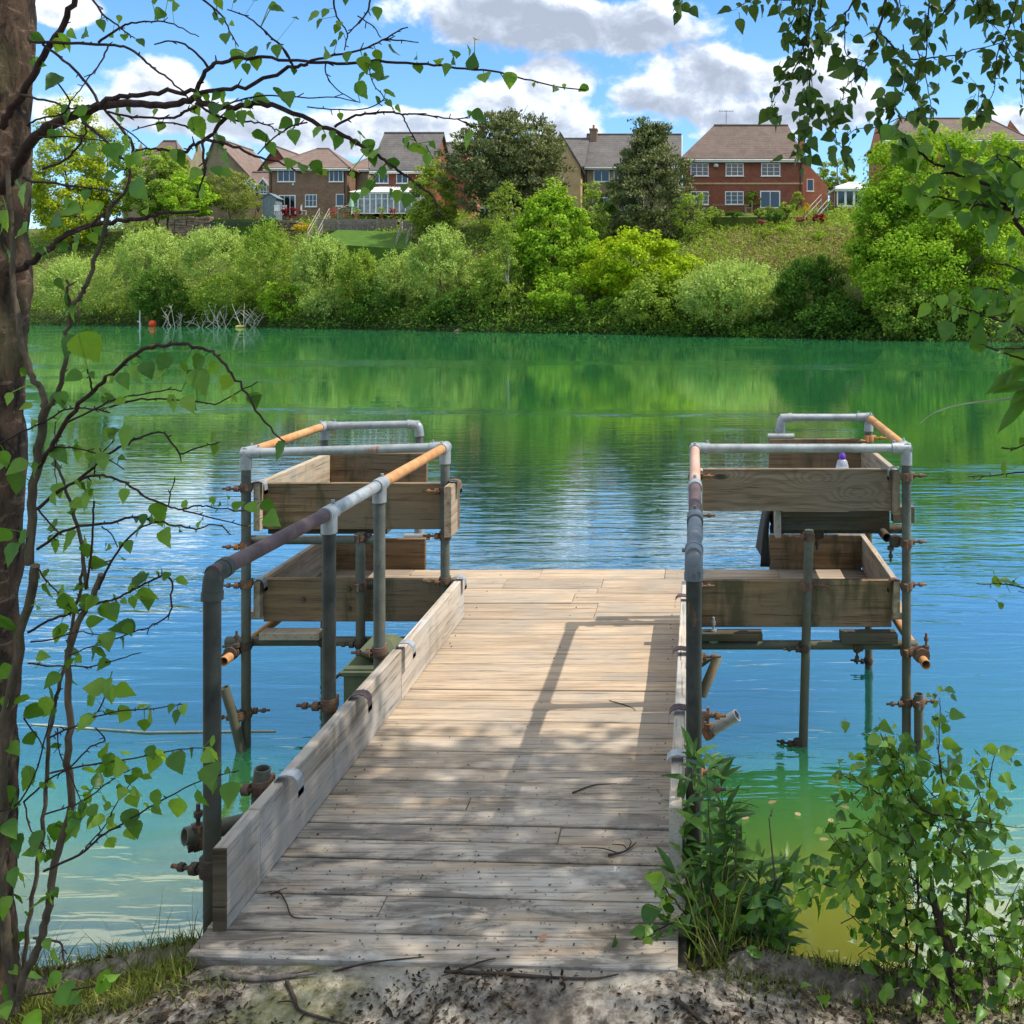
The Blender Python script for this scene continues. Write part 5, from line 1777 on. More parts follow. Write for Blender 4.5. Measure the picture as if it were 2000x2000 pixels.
# white garden room on the right
h = House("garden_room", "white garden room on a red brick base right of the brick house", "garden room", *px(1579, 1660), 84, 408 * D, 358 * D, 340 * D, 4.5)
b = MB(); b.box((0, 0, -1.2), (h.w, 4.5, h.lz(391 * D))); b.build("wall", brick_red, h.root)
zb_ = h.lz(390 * D)
b = MB()
nn = 5
for i in range(nn + 1):
    x = h.w * i / nn
    b.box((max(0, x - .1), 0, zb_), (min(h.w, x + .1), .12, h.he))
b.box((0, -.03, h.he), (h.w, .15, h.he + .2)); b.box((0, -.02, zb_), (h.w, .14, zb_ + .14))
for y in (1.4, 2.8, 4.3):
    b.box((0, y, zb_), (.12, y + .14, h.he))
b.build("frame", white_paint, h.root)
b = MB(); b.box((.03, .05, zb_ + .14), (h.w - .03, .08, h.he)); b.box((.03, .15, zb_), (.06, 4.3, h.he)); b.build("pane", glass_dark, h.root)
h.hr = h.lz(340 * D); h.roof(poly_roof, hip=1.4, ov=.2)

# far right roof
h = House("house", "far right house with a brown roof rising over the huge sycamore", "house", *px(1672, 1935), 92, 330 * D, 268 * D, 224 * D, 9)
h.walls(brick_orange); h.roof(roof_brown, hip=2.2, ov=.45)

# ================================================================ gardens
def part_box(name, lo, hi, m, parent, label=None):
    b = MB(); b.box(lo, hi); return b.build(name, m, parent, label)


p = W(508 * D, 408 * D, 101)
s = empty("shed", (p.x, 101, p.z), "small blue-grey garden shed with a pitched roof beside the brown brick house", "shed")
ww, hh = 1.45, 2.0
b = MB(); b.box((-ww / 2, 0, -1), (ww / 2, 1.5, hh)); b.add([(-ww / 2, 0, hh), (ww / 2, 0, hh), (0, 0, hh + .42), (-ww / 2, 1.5, hh), (ww / 2, 1.5, hh), (0, 1.5, hh + .42)], [(0, 1, 2), (5, 4, 3)]); b.build("wall", shed_blue, s)
b = MB()
for q in (-1, 1):
    vs = [(0, -.15, hh + .5), (q * .9, -.15, hh - .05), (q * .9, 1.65, hh - .05), (0, 1.65, hh + .5)]
    b.add(vs + [(x, y, z - .07) for x, y, z in vs], [(0, 1, 2, 3), (7, 6, 5, 4), (0, 4, 5, 1), (1, 5, 6, 2), (2, 6, 7, 3), (3, 7, 4, 0)])
b.build("roof", shed_blue, s)
for q in (0, 1):
    part_box("door", (-.6 + q * .61, -.05, .05), (-.01 + q * .61, -.004, hh - .1), shed_blue, s)
b = MB()
for x in (-.68, -.03, .62):
    b.box((x, -.075, .0), (x + .06, -.01, hh - .05))
b.build("trim", pale_fence, s)

b = MB()
q0, q1 = W(395 * D, 421 * D, 100), W(540 * D, 421 * D, 100)
g_ = ground_h((q0.x + q1.x) / 2, 100)
zl = W(460 * D, 413 * D, 99).z
vs = [(q0.x, 96.5, zl - .25), (q1.x, 96.5, zl - .25), (q1.x, 108, zl + .35), (q0.x, 108, zl + .35)]
b.add(vs + [(x, y, z - 3) for x, y, z in vs], [(0, 1, 2, 3), (0, 4, 5, 1), (1, 5, 6, 2), (3, 7, 4, 0)])
lawn_m, t = mat("mown_lawn_grass")
n1 = t.noise(t.obj(), 1.5, 5, 0.6)
n1 = t.m("ADD", t.m("MULTIPLY", n1, .5), t.m("MULTIPLY", t.noise(t.obj(), 9, 4, .7), .5))
t.out(t.principled(t.ramp(n1, [(.35, (.035, .085, .012)), (.65, (.085, .16, .022))]), .9, spec=.1))
tag(b.build("lawn", lawn_m), kind="structure")
b = MB()
pts = [W(610, 474, 84), W(812, 488, 82), W(800, 452, 90), W(660, 449, 91)]
b.add([(v.x, v.y, v.z) for v in pts] + [(v.x, v.y, v.z - 3) for v in pts], [(0, 1, 2, 3), (0, 4, 5, 1), (1, 5, 6, 2), (3, 7, 4, 0)])
tag(b.build("lawn", lawn_m), kind="structure")
b = MB()
pts = [W(1400, 424, 82.5), W(1670, 424, 82.5), W(1720, 406, 95), W(1320, 406, 95)]
b.add([(v.x, v.y, v.z) for v in pts] + [(v.x, v.y, v.z - 3) for v in pts], [(0, 1, 2, 3), (0, 4, 5, 1), (1, 5, 6, 2), (3, 7, 4, 0)])
tag(b.build("terrace", m_ter), kind="structure")


def fence(name, label, cat, A, Bp, hgt, m, step=2.0, rails=2, pickets=0.0, thick=.03):
    A, Bp = Vector(A), Vector(Bp)
    root = empty(name, A, label, cat)
    d = Bp - A
    n = max(1, round(d.length / step))
    for i in range(n + 1):
        q = d * (i / n)
        b = MB(); b.box((q.x - .05, q.y - .05, q.z - .4), (q.x + .05, q.y + .05, q.z + hgt + .06)); b.build("post", m, root)
    b = MB()
    for j in range(rails):
        z = hgt * (j + .7) / (rails + .3)
        b.tube([Vector((0, 0, z)), d + Vector((0, 0, z))], .035, 6)
    if pickets:
        k = int(d.length / pickets)
        for i in range(k):
            q = d * ((i + .5) / k) + Vector((0, -.04, 0))
            wd = pickets * .36
            b.box((q.x - wd, q.y - thick, q.z + .03), (q.x + wd, q.y, q.z + hgt))
    b.build("panel", m, root)
    return root


fence("picket_fence", "low dark picket fence along the lawn's lower edge", "fence", W(398 * D, 426 * D, 96), W(490 * D, 427 * D, 96), .45, black_trim, 2.0, 2, .18)
fence("garden_fence", "pale horizontal-railed fence behind the lawn", "fence", W(428 * D, 400 * D, 108.5), W(500 * D, 404 * D, 108.5), 1.6, pale_fence, 1.8, 5)
fence("timber_fence", "grey close-boarded timber fence below the terrace planters", "fence", W(601 * D, 436 * D, 93), W(748 * D, 434 * D, 92), .95, fence_wood, 1.8, 2, .16)
fence("timber_fence", "short brown timber fence below the conservatory's right end", "fence", W(757 * D, 438 * D, 91.5), W(792 * D, 446 * D, 89.5), 1.2, fence_wood, 1.6, 2, .16)
sw = [("stone_wall", "rough brown stone retaining wall below the French doors", (497, 420, 560, 436), 98), ("rock_edging", "dark rockery stones left of the small lawn", (318, 412, 392, 432), 96)]
for nm, lab, (x0, y0, x1, y1), Y in sw:
    a, c = W(x0 * D, y1 * D, Y), W(x1 * D, y0 * D, Y)
    b = MB(); rr = random.Random(9)
    x = a.x
    while x < c.x:
        z = a.z - .6
        wv = rr.uniform(.35, .8)
        while z < c.z:
            hh = rr.uniform(.18, .34)
            b.box((x + .02, Y + rr.uniform(-.12, .1), z), (x + wv - .01, Y + .8, z + hh - .02), rr.random(), .03)
            z += hh
        x += wv
    tag(b.build(nm, stone_wall), lab, "wall" if nm == "stone_wall" else "rockery")


def stair(name, label, A, Bp, wdt, rail_label_m=pale_fence):
    A, Bp = Vector(A), Vector(Bp)
    root = empty(name, A, label, "stair")
    d = Bp - A
    b = MB()
    n = 9
    for i in range(n):
        q = d * (i / (n - 1))
        b.box((q.x - wdt / 2, q.y - .15, q.z - .06), (q.x + wdt / 2, q.y + .15, q.z))
    b.build("tread", pale_fence, root)
    for s in (-1, 1):
        o = Vector((s * wdt / 2, 0, 0))
        b = MB()
        for hgt in (.45, .9):
            b.tube([o + Vector((0, 0, hgt)), o + d + Vector((0, 0, hgt))], .035, 6)
        for i in range(4):
            q = o + d * (i / 3)
            b.tube([q - Vector((0, 0, .4)), q + Vector((0, 0, .95))], .04, 6)
        b.build("stair_rail", rail_label_m, root)
    return root


stair("garden_stair", "pale timber garden stair climbing past the terrace fence", W(590 * D, 452 * D, 90), W(612 * D, 410 * D, 97), 1.0)
stair("garden_stair", "pale timber stair beside the tall olive sapling below the conservatory", W(757 * D, 470 * D, 84), W(768 * D, 436 * D, 90), .9)
stair("garden_stair", "white-railed garden stair beside the golden conifer at the brick house", W(1530 * D, 420 * D, 79.5), W(1560 * D, 386 * D, 85), 1.0, pale_fence)
fence("deck_railing", "pale timber balustrade on the terrace right of the brown brick house", "railing", W(638 * D, 408 * D, 97), W(668 * D, 396 * D, 100), .9, pale_fence, 1.0, 3)

p = W(663 * D, 405 * D, 96)
par = empty("parasol", (p.x, 96, p.z), "folded mint green parasol on the terrace", "parasol")
b = MB(); b.tube([(0, 0, 0), (0, 0, 2.1)], .03, 6); b.build("pole", metal_white, par)
b = MB(); b.tube([(0, 0, .8), (0, 0, 1.2), (0, 0, 1.9), (0, 0, 2.1)], [.24, .2, .1, .02], 10); b.build("canopy", green_cloth, par)


def garden_chair(loc, rz, lab):
    root = empty("garden_chair", loc, lab, "chair", "garden chairs on the terrace", rz)
    b = MB(); b.box((-.26, -.26, .42), (.26, .26, .46)); b.build("seat", metal_white, root)
    b = MB()
    for i in range(5):
        b.box((-.24 + i * .11, .22, .47), (-.19 + i * .11, .26, 1.0))
    b.box((-.26, .215, 1.0), (.26, .265, 1.06)); b.build("backrest", metal_white, root)
    for sx in (-1, 1):
        for sy in (-1, 1):
            b = MB(); b.tube([(sx * .23, sy * .23, 0), (sx * .22, sy * .22, .42)], .02, 6); b.build("leg", metal_white, root)
    return root


for x, y, rz, lab in ((522, 404, .4, "pale garden chair beside the blue-grey shed"), (540 - 6, 404, -.3, "pale garden chair left of the red acer"), (573, 404, 2.2, "pale garden chair right of the red acer")):
    v = W(x * D, y * D, 99.5)
    garden_chair((v.x, v.y, v.z - .1), rz, lab)
v = W(1413 * D, 401 * D, 84)
tb = empty("garden_table", (W(1378 * D, 402 * D, 84.5).x, 84.5, v.z - .05), "long pale garden table in front of the brick house", "table")
b = MB(); b.box((-1.6, -.4, .7), (1.6, .4, .76)); b.build("table_top", pale_fence, tb)
for sx in (-1, 1):
    b = MB(); b.box((sx * 1.3 - .04, -.3, 0), (sx * 1.3 + .04, .3, .7)); b.build("leg", pale_fence, tb)
bn = empty("garden_chair", (v.x, 84, v.z - .05), "slatted pale garden chair at the right end of the long table", "chair")
b = MB(); b.box((-.3, -.3, .42), (.3, .3, .47)); b.build("seat", pale_fence, bn)
b = MB()
for i in range(4): b.box((.25, -.3 + i * .17, .48), (.30, -.2 + i * .17, 1.05))
b.build("backrest", pale_fence, bn)
for sx in (-1, 1):
    for sy in (-1, 1):
        b = MB(); b.box((sx * .26 - .03, sy * .26 - .03, 0), (sx * .26 + .03, sy * .26 + .03, .42)); b.build("leg", pale_fence, bn)


def shrub(x, y, w, hgt, Y, m, lab, n=500, size=.13, style="loose", name="garden_shrub", cat="shrub"):
    p = W(x * D, y * D, Y)
    wv = w * D / F * Y; hv = hgt * D / F * Y
    root = empty(name, (p.x, Y, p.z - .25), lab, cat)
    seedn[0] += 1
    crown("crown", style, (p.x, Y, p.z + hv / 2), (wv / 2, wv / 2, hv / 2), n, m, seedn[0], root, size)
    b = MB()
    for k in range(4):
        b.tube([(0, 0, 0), ((k - 1.5) * wv * .15, 0, .25 + hv * .5)], [.04, .015], 5)
    b.build("stem", bark_far, root)


shrub(547, 408, 34, 18, 98, L_red, "crimson acer in front of the French doors", 900, name="acer_bush")
shrub(571, 437, 32, 19, 95, L_gold, "golden yellow shrub below the stone wall", 900)
shrub(1547, 419, 32, 16, 79, L_red, "crimson shrub right of the white-railed stair", 900)
shrub(1521, 419, 17, 38, 80, L_gold, "golden conifer cone beside the white-railed stair", 1100, .11, "willow", "golden_conifer", "conifer")
shrub(1511, 421, 20, 14, 79.5, L_pink, "pinkish shrub left of the golden conifer", 600)
shrub(1462, 416, 34, 22, 80.5, L_darkbush, "dark green shrub below the patio door", 1100, .14)
shrub(1485, 406, 34, 26, 82, L_green, "rounded green shrub right of the patio door", 1100, .14)
shrub(1503, 392, 26, 36, 83.5, L_birchfar, "tall pale shrub against the chimney wall", 900, .14)
shrub(1432, 408, 24, 14, 82, L_green, "low green shrub below the climbing plant", 700)
shrub(1450, 400, 18, 14, 83, L_maple, "pale flowering shrub in front of the patio door", 500)
shrub(1437, 421, 16, 8, 79.5, L_pink, "low red-flowered plant on the slope's upper edge", 300)
shrub(1385, 408, 40, 12, 81.5, L_darkbush, "low dark hedge in front of the long garden table", 800)
shrub(1350, 410, 40, 18, 80, L_green, "green shrub left of the long garden table", 900)
shrub(1565, 402, 20, 26, 84, L_green, "pale green shrub left of the garden room", 600)
shrub(1480, 437, 36, 12, 77, L_sycamore, "bright green tuft on the slope below the terrace", 600)
shrub(1440, 445, 44, 14, 75, L_birchfar, "olive shrub on the slope left of the bright green tuft", 700)
shrub(1545, 452, 30, 16, 73, L_sycamore, "bright bush on the slope under the crimson shrub", 600)
shrub(487, 396, 18, 12, 104, L_willow, "spiky pale plant on the lawn by the shed", 300, .16, "willow")
for x, Y, m_, lab in ((628, 95.5, L_pink, "potted pink plant on the terrace left of the parasol"), (653, 95, L_pine, "potted dark plant beside the folded parasol"), (672, 95, L_green, "potted green plant right of the folded parasol"), (720, 92.5, L_green, "potted green plant below the conservatory"), (742, 92.5, L_pink, "potted pink plant below the conservatory's right half")):
    p = W(x * D, 409 * D, Y)
    pot = empty("plant_pot", (p.x, Y, p.z - .12), lab, "plant pot")
    b = MB(); b.lathe([(0, 0), (.16, .0), (.24, .4), (.26, .42), (.2, .42), (0, .38)], (0, 0, 0), 14); b.build("pot", terracotta, pot)
    seedn[0] += 1
    crown("foliage", "loose", (p.x, Y, p.z + .62), (.38, .38, .42), 260, m_, seedn[0], pot, .12)
# terrace deck under the pots
a, c = W(600 * D, 413 * D, 93.4), W(752 * D, 413 * D, 93.4)
b = MB(); b.box((a.x, 93.2, a.z - .3), (c.x, 100.5, a.z - .02)); tag(b.build("terrace", simple("grey_terrace_boards", (.2, .18, .16), .85)), kind="structure")
# ================================================================ near trees and plants
# twig lines were traced on details of the photograph; (ox, oy, s) turns detail pixels into photograph pixels
Z1, Z2, Z3, Z4 = (0, 0, .31056), (0, 550, .31059), (0, 1100, .466), (600, 0, .5176)
ZA, ZR, Z5, Z6, ZM = (680, 180, .2588), (1550, 0, .3623), (1500, 1350, .33647), (1450, 400, .44), (1250, 1200, .39344)
BIRCH_OUT = [(0, .0), (.03, .16), (.10, .29), (.17, .35), (.20, .335), (.29, .385), (.33, .35), (.43, .345), (.47, .305), (.57, .275), (.61, .23), (.71, .185), (.75, .14), (.86, .085), (1, 0)]
LANCE_OUT = [(0, 0), (.10, .07), (.25, .13), (.45, .155), (.65, .13), (.82, .075), (1, 0)]
OVAL_OUT = [(0, 0), (.08, .14), (.22, .25), (.42, .30), (.62, .26), (.80, .16), (1, 0)]


class Leaves:
    def __init__(self, seed):
        self.mb = MB()
        self.r = random.Random(seed)

    def leaf(self, base, tip, nrm, out=BIRCH_OUT, fold=.28, curl=.12, wscale=1.0, tint=None, petiole=None):
        base, tip = Vector(base), Vector(tip)
        a = tip - base
        L = a.length
        if L < 1e-5:
            return
        a.normalize()
        n = Vector(nrm)
        n = n - a * n.dot(a)
        if n.length < 1e-4:
            n = orth(a)[0]
        n.normalize()
        s = a.cross(n)
        tint = self.r.random() if tint is None else tint
        bend = lambda t: -curl * t * t
        mids = [(t, 0) for t, _ in out]
        k = len(out)
        vs = [base + a * (t * L) + n * (bend(t) * L) for t, _ in mids]
        for sgn in (1, -1):
            vs += [base + a * (t * L) + s * (sgn * w * L * wscale) + n * ((w * fold + bend(t) + .02 * math.sin(t * 17 + sgn)) * L) for t, w in out]
        fs = []
        for i in range(k - 1):
            for o, fl in ((k, False), (2 * k, True)):
                q = [i, i + 1, o + i + 1, o + i]
                if i == 0: q = [0, 1, o + 1]
                elif i == k - 2: q = [i, i + 1, o + i]
                fs.append(tuple(q if not fl else q[::-1]))
        self.mb.add(vs, fs, tint, True)
        if petiole is not None:
            p = Vector(petiole)
            w = (base - p).cross(n)
            if w.length > 1e-6:
                w = w.normalized() * .0011
                self.mb.add([p - w, p + w, base + w * .8, base - w * .8], [(0, 1, 2, 3)], tint)

    def random_leaf(self, p, L, droop=.8, face=None, out=BIRCH_OUT, spread=.9, heading=None, pet=.35, wscale=1.0):
        r = self.r
        d = Vector((r.gauss(0, spread), r.gauss(0, spread), r.gauss(0, spread) * .6 - droop))
        if heading is not None:
            d += Vector(heading)
        d.normalize()
        n = Vector((r.gauss(0, .7), r.gauss(-.8, .6), r.gauss(.55, .5))) if face is None else Vector(face) + Vector((r.gauss(0, .5), r.gauss(0, .5), r.gauss(0, .5)))
        L *= r.uniform(.5, 1.22)
        b0 = Vector(p) + d * L * pet
        self.leaf(b0, b0 + d * L, n, out, r.uniform(.1, .6), r.uniform(-.15, .5), wscale * r.uniform(.82, 1.1), None, p)


class Twigs:
    """a tree's twigs traced at an own distance; remembers the points for hanging leaves"""
    def __init__(self, seed):
        self.mb = MB()
        self.r = random.Random(seed)
        self.pts = []          # (photo x, photo y, point)

    def line(self, z, pts, y0, y1, r0, r1, knobs=True, sides=7, keep=True):
        ox, oy, s = z
        n = len(pts)
        P = [W(ox + x * s, oy + y * s, y0 + (y1 - y0) * i / max(1, n - 1)) for i, (x, y) in enumerate(pts)]
        sp = smooth_path(P, 4)
        m = len(sp)
        r = self.r
        for i in range(1, m - 1):
            sp[i] = sp[i] + Vector((r.gauss(0, 1), r.gauss(0, 1), r.gauss(0, 1))) * min(.0022, r0 * .35)
        rs = [r0 + (r1 - r0) * i / (m - 1) for i in range(m)]
        self.mb.tube(sp, rs, sides)
        if keep:
            for i, p in enumerate(sp):
                x = (ox + pts[min(n - 1, i // 4)][0] * s)
                self.pts.append(p)
        if knobs:
            for i in range(2, m - 1):
                if r.random() < .42:
                    d = Vector((r.gauss(0, 1), r.gauss(0, 1), r.gauss(0, 1))).normalized()
                    l = r.uniform(.004, .013)
                    self.mb.tube([sp[i], sp[i] + d * l + (sp[i] - sp[i - 1]).normalized() * l * .7], [min(rs[i] * .8, .0022), .0010], 4)
        return sp


def proj(p):
    """photograph position of a point"""
    v = p - Vector((0, 0, CAMZ))
    dep = v.y * math.cos(PITCH) - v.z * math.sin(PITCH)
    up = v.y * math.sin(PITCH) + v.z * math.cos(PITCH)
    return PX + v.x / dep * F, PY - up / dep * F


def hang(lv, tw, z, items, size_scale=1.0, out=BIRCH_OUT):
    """leaves at traced places: each is tied by its stalk to the nearest twig"""
    ox, oy, s = z
    cache = [(proj(p), p) for p in tw.pts]
    r = lv.r
    for x, y, h in items:
        px_, py_ = ox + x * s, oy + y * s
        (q, p) = min(cache, key=lambda c: (c[0][0] - px_) ** 2 + (c[0][1] - py_) ** 2)
        Y = p.y + r.uniform(-.03, .03)
        c = W(px_, py_, Y)
        L = h * 2.0 * s / F * Y * size_scale * 1.2
        d = (c - p)
        if d.length > 1e-4:
            d.normalize()
        d = (d * .7 + Vector((r.gauss(0, .35), r.gauss(0, .3), -.75 + r.gauss(0, .3)))).normalized()
        n = Vector((r.gauss(0, .45), -1 + r.gauss(0, .3), r.gauss(.35, .4)))
        b0 = c - d * L * .5
        lv.leaf(b0, b0 + d * L, n, out, r.uniform(.08, .4), r.uniform(-.05, .25), r.uniform(.9, 1.15), None, p if (p - b0).length < .16 else None)


# ---------------------------------------------------------------- birch at the left edge
birch = empty("birch_tree", (-1.80, 2.42, -.12), "brown-barked birch trunk at the left edge with a limb reaching over the lake", "tree")
BO = Vector(birch.location)


def shift(mb, o):
    mb.v = [(x - o.x, y - o.y, z - o.z) for x, y, z in mb.v]
    return mb


mbt = MB()
path = [(-1.83, 2.42, -.25), (-1.83, 2.42, .1), (-1.825, 2.42, .7), (-1.812, 2.43, 1.3), (-1.80, 2.44, 1.9), (-1.79, 2.45, 2.6), (-1.82, 2.46, 3.6), (-1.9, 2.5, 5.0), (-1.8, 2.6, 6.8)]
rads = [.105, .088, .084, .084, .078, .074, .06, .045, .012]
sp = smooth_path(path, 24)
rr = random.Random(4)
rsm = []
for i in range(len(sp)):
    f = i / 24; k = min(int(f), len(rads) - 2)
    rsm.append((rads[k] + (rads[k + 1] - rads[k]) * (f - k)) * (1 + .03 * math.sin(i * .63) + rr.uniform(-.006, .006)))
mbt.tube(sp, rsm, 72)
# bark ridges: push the surface in and out
vn = []
for x, y, z in mbt.v:
    c = Vector((-1.81, 2.43, z))
    d = Vector((x, y, z)) - c
    a = mn.noise(Vector((x * 14, y * 14, z * 5)))
    b_ = mn.noise(Vector((x * 40, y * 40, z * 14 + 5)))
    c_ = mn.noise(Vector((x * 85, y * 85, z * 40 + 9)))
    k = .010 * a + .009 * b_ + .0045 * c_
    d.z = 0
    d.normalize()
    vn.append((x + d.x * k, y + d.y * k, z))
mbt.v = vn
shift(mbt, BO).build("trunk", bark_birch, birch)

tw = Twigs(11)
L = tw.line
L(Z1, [(10, 1200), (60, 1120), (130, 1010), (220, 865), (380, 760), (560, 690), (760, 650), (900, 665), (1080, 660), (1220, 612)], 2.36, 1.98, .0145, .0065)
L(Z1, [(1220, 612), (1300, 650), (1450, 682), (1600, 650), (1760, 680), (1932, 745), (2060, 800), (2200, 868)], 1.98, 1.9, .0068, .0042)
L(ZA, [(0, 340), (120, 420), (250, 490), (330, 560), (420, 620), (560, 720), (640, 790), (672, 870), (685, 940)], 1.9, 1.84, .0040, .0014)
L(Z1, [(560, 690), (660, 640), (760, 605), (900, 592), (1100, 578), (1300, 565), (1500, 550), (1700, 480), (1840, 420), (1932, 405)], 2.02, 1.92, .0058, .0034)
L(Z4, [(0, 235), (150, 240), (300, 231), (450, 240), (560, 255), (700, 268), (800, 293), (900, 318), (1050, 340)], 1.92, 1.85, .0034, .0012)
L(Z1, [(1235, 610), (1250, 530), (1310, 430), (1400, 388), (1550, 362), (1700, 365), (1932, 385)], 1.98, 1.9, .0050, .003)
L(Z4, [(0, 235), (100, 210), (230, 180), (300, 140), (380, 103)], 1.9, 1.86, .0028, .0012)
L(Z4, [(285, 150), (340, 152), (420, 160)], 1.88, 1.86, .002, .001)
L(Z1, [(180, 240), (230, 265), (450, 270), (650, 282), (780, 296), (900, 372), (980, 440), (1080, 510), (1180, 612)], 2.3, 1.99, .0042, .0018)
L(Z1, [(620, 268), (700, 210), (790, 160), (880, 135), (1030, 136), (1150, 180), (1250, 230)], 2.2, 2.15, .003, .0012)
L(Z1, [(10, 800), (60, 720), (130, 610), (200, 490), (300, 310), (400, 150), (475, -20)], 2.33, 2.25, .0095, .0065)
L(Z1, [(270, 280), (400, 380), (520, 490), (620, 640), (740, 780), (830, 905), (822, 1010), (800, 1180), (700, 1300), (560, 1420), (380, 1500), (300, 1580)], 2.25, 2.0, .0032, .0030)
L(Z1, [(40, 1720), (150, 1670), (250, 1610), (330, 1540), (400, 1490), (560, 1420), (750, 1388), (900, 1380), (1000, 1352), (1250, 1330)], 2.34, 2.05, .0085, .0035)
L(Z1, [(120, 590), (200, 612), (350, 650), (440, 685), (560, 660)], 2.3, 2.1, .0034, .0016)
L(Z1, [(1450, 685), (1380, 790), (1300, 875), (1210, 912), (1170, 958), (1040, 940), (950, 935), (850, 950)], 1.95, 1.98, .0045, .0018)
L(Z1, [(1290, 875), (1470, 922), (1600, 980), (1750, 1020), (1900, 1090)], 1.95, 1.88, .0035, .0015)
L(Z1, [(1275, 880), (1280, 1000), (1292, 1080), (1260, 1160), (1240, 1230)], 1.95, 1.93, .0028, .0012)
L(Z1, [(520, 770), (640, 860), (740, 970), (810, 1030)], 2.06, 2.02, .0036, .002)
L(Z1, [(150, 1120), (210, 1142), (400, 1160), (600, 1187), (760, 1220)], 2.3, 2.1, .004, .0013)
L(Z1, [(270, 1062), (400, 1012), (480, 940), (535, 850), (545, 770)], 2.2, 2.1, .003, .0015)
L(Z1, [(970, 280), (1060, 256), (1160, 280), (1250, 350), (1310, 428)], 1.97, 1.97, .0014, .0028)
L(Z1, [(1430, 60), (1540, 97), (1640, 170), (1700, 232), (1780, 300), (1840, 410)], 1.93, 1.93, .0013, .0026)
L(Z1, [(575, -15), (640, 82), (740, 160), (800, 210), (850, 242)], 2.1, 2.08, .0026, .0012)
L(Z1, [(1265, -10), (1390, 90), (1432, 170), (1500, 292)], 1.97, 1.96, .0024, .0011)
L(Z1, [(680, 702), (800, 730), (960, 740), (1100, 740), (1160, 700), (1235, 670)], 2.02, 1.98, .0024, .003)
L(Z1, [(830, 826), (900, 800), (1030, 772), (1140, 785), (1220, 815)], 2.0, 1.97, .001, .0024)
L(Z1, [(1230, 650), (1350, 720), (1500, 760), (1600, 770), (1700, 792), (1730, 830)], 1.97, 1.92, .0028, .0012)
L(Z1, [(1620, 970), (1720, 870), (1840, 790), (1932, 770)], 1.92, 1.9, .0013, .0018)
L(Z1, [(1340, 710), (1480, 640), (1620, 602), (1800, 606), (1932, 616)], 1.94, 1.9, .002, .0014)
L(Z4, [(0, 370), (100, 368), (200, 386)], 1.9, 1.88, .0014, .001)
L(Z4, [(0, 403), (120, 415), (230, 408), (290, 370), (250, 320), (232, 250)], 1.9, 1.88, .0014, .001)
L(ZA, [(-100, 262), (0, 205), (130, 165), (300, 150), (410, 170), (480, 160), (640, 180), (760, 200), (915, 195)], 1.9, 1.86, .0028, .0012)
L(ZA, [(410, 175), (450, 260), (490, 340), (520, 390)], 1.88, 1.87, .0016, .001)
L(ZA, [(820, 200), (900, 240), (960, 262), (1020, 258)], 1.86, 1.86, .0014, .001)
L(Z4, [(100, 0), (110, 60), (150, 120), (140, 190)], 1.9, 1.9, .002, .0011)
L(Z4, [(240, -10), (230, 40), (190, 90), (150, 130)], 1.9, 1.9, .002, .0012)
L(Z4, [(190, 60), (250, 100), (275, 140)], 1.9, 1.9, .0014, .001)
L(Z4, [(70, 240), (75, 290), (115, 340), (190, 385)], 1.9, 1.88, .0015, .001)
L(Z1, [(330, 480), (440, 640), (380, 720), (250, 745), (170, 790)], 2.1, 2.2, .0018, .0024)
L(Z1, [(680, 290), (640, 380), (580, 460), (520, 540), (440, 640)], 2.15, 2.1, .002, .0011)
L(Z1, [(240, 860), (420, 860), (600, 880), (700, 890)], 2.15, 2.1, .002, .001)
L(Z1, [(300, 770), (400, 800), (480, 850), (560, 880)], 2.15, 2.1, .002, .0012)
L(Z1, [(740, 780), (860, 870), (930, 940)], 2.02, 2.0, .0018, .001)
shift(tw.mb, BO).build("branches", bark_twig, birch)
lv = Leaves(12)
for p in tw.pts:
    if p.y < 2.15 and lv.r.random() < .07:
        lv.random_leaf(p, .036, .9, spread=.6)
hang(lv, tw, Z1, [(710, 210, 45), (1000, 90, 42), (640, 160, 35), (750, 120, 22), (1110, 40, 38), (1420, 245, 42), (1360, 105, 32), (1395, 130, 30), (1380, 25, 35), (1460, 150, 20), (1570, 325, 55), (1530, 330, 40), (1610, 400, 45), (1550, 435, 32), (1740, 320, 40), (1690, 290, 28), (1750, 60, 38), (1730, 45, 30), (1860, 115, 28),
    (330, 520, 62), (410, 265, 60), (370, 290, 45), (530, 210, 50), (450, 215, 35), (250, 400, 45), (210, 390, 35), (245, 240, 38), (890, 270, 32), (410, 720, 55), (525, 715, 60), (430, 940, 45), (400, 945, 40), (1250, 815, 72), (1295, 610, 40), (1400, 610, 46), (1350, 685, 45), (1350, 735, 42), (1455, 740, 44), (1660, 860, 58), (1650, 630, 48), (1750, 585, 38), (1810, 620, 55), (1790, 780, 46), (1850, 860, 50), (1760, 830, 35), (1710, 940, 42), (1130, 1000, 52), (1100, 980, 40), (1240, 940, 24), (1310, 965, 28), (870, 1195, 80), (110, 1130, 58), (150, 1230, 72), (115, 1465, 85), (35, 1390, 60), (460, 1320, 68), (580, 1330, 72), (430, 1300, 50), (360, 1395, 58), (400, 1420, 45), (270, 1570, 48), (300, 1590, 40), (380, 1790, 40), (920, 1330, 38), (720, 970, 62), (790, 930, 48), (870, 1000, 52), (700, 1110, 46), (740, 1090, 40), (1430, 1090, 36), (1370, 1080, 36), (1900, 1060, 48), (1820, 1030, 42), (590, 1500, 34), (620, 1450, 30), (975, 705, 22), (760, 755, 22), (540, 1230, 34), (490, 1500, 40), (480, 1560, 40), (400, 1560, 40), (980, 5, 24), (1080, 0, 24), (1610, 5, 20), (1480, 5, 20)])
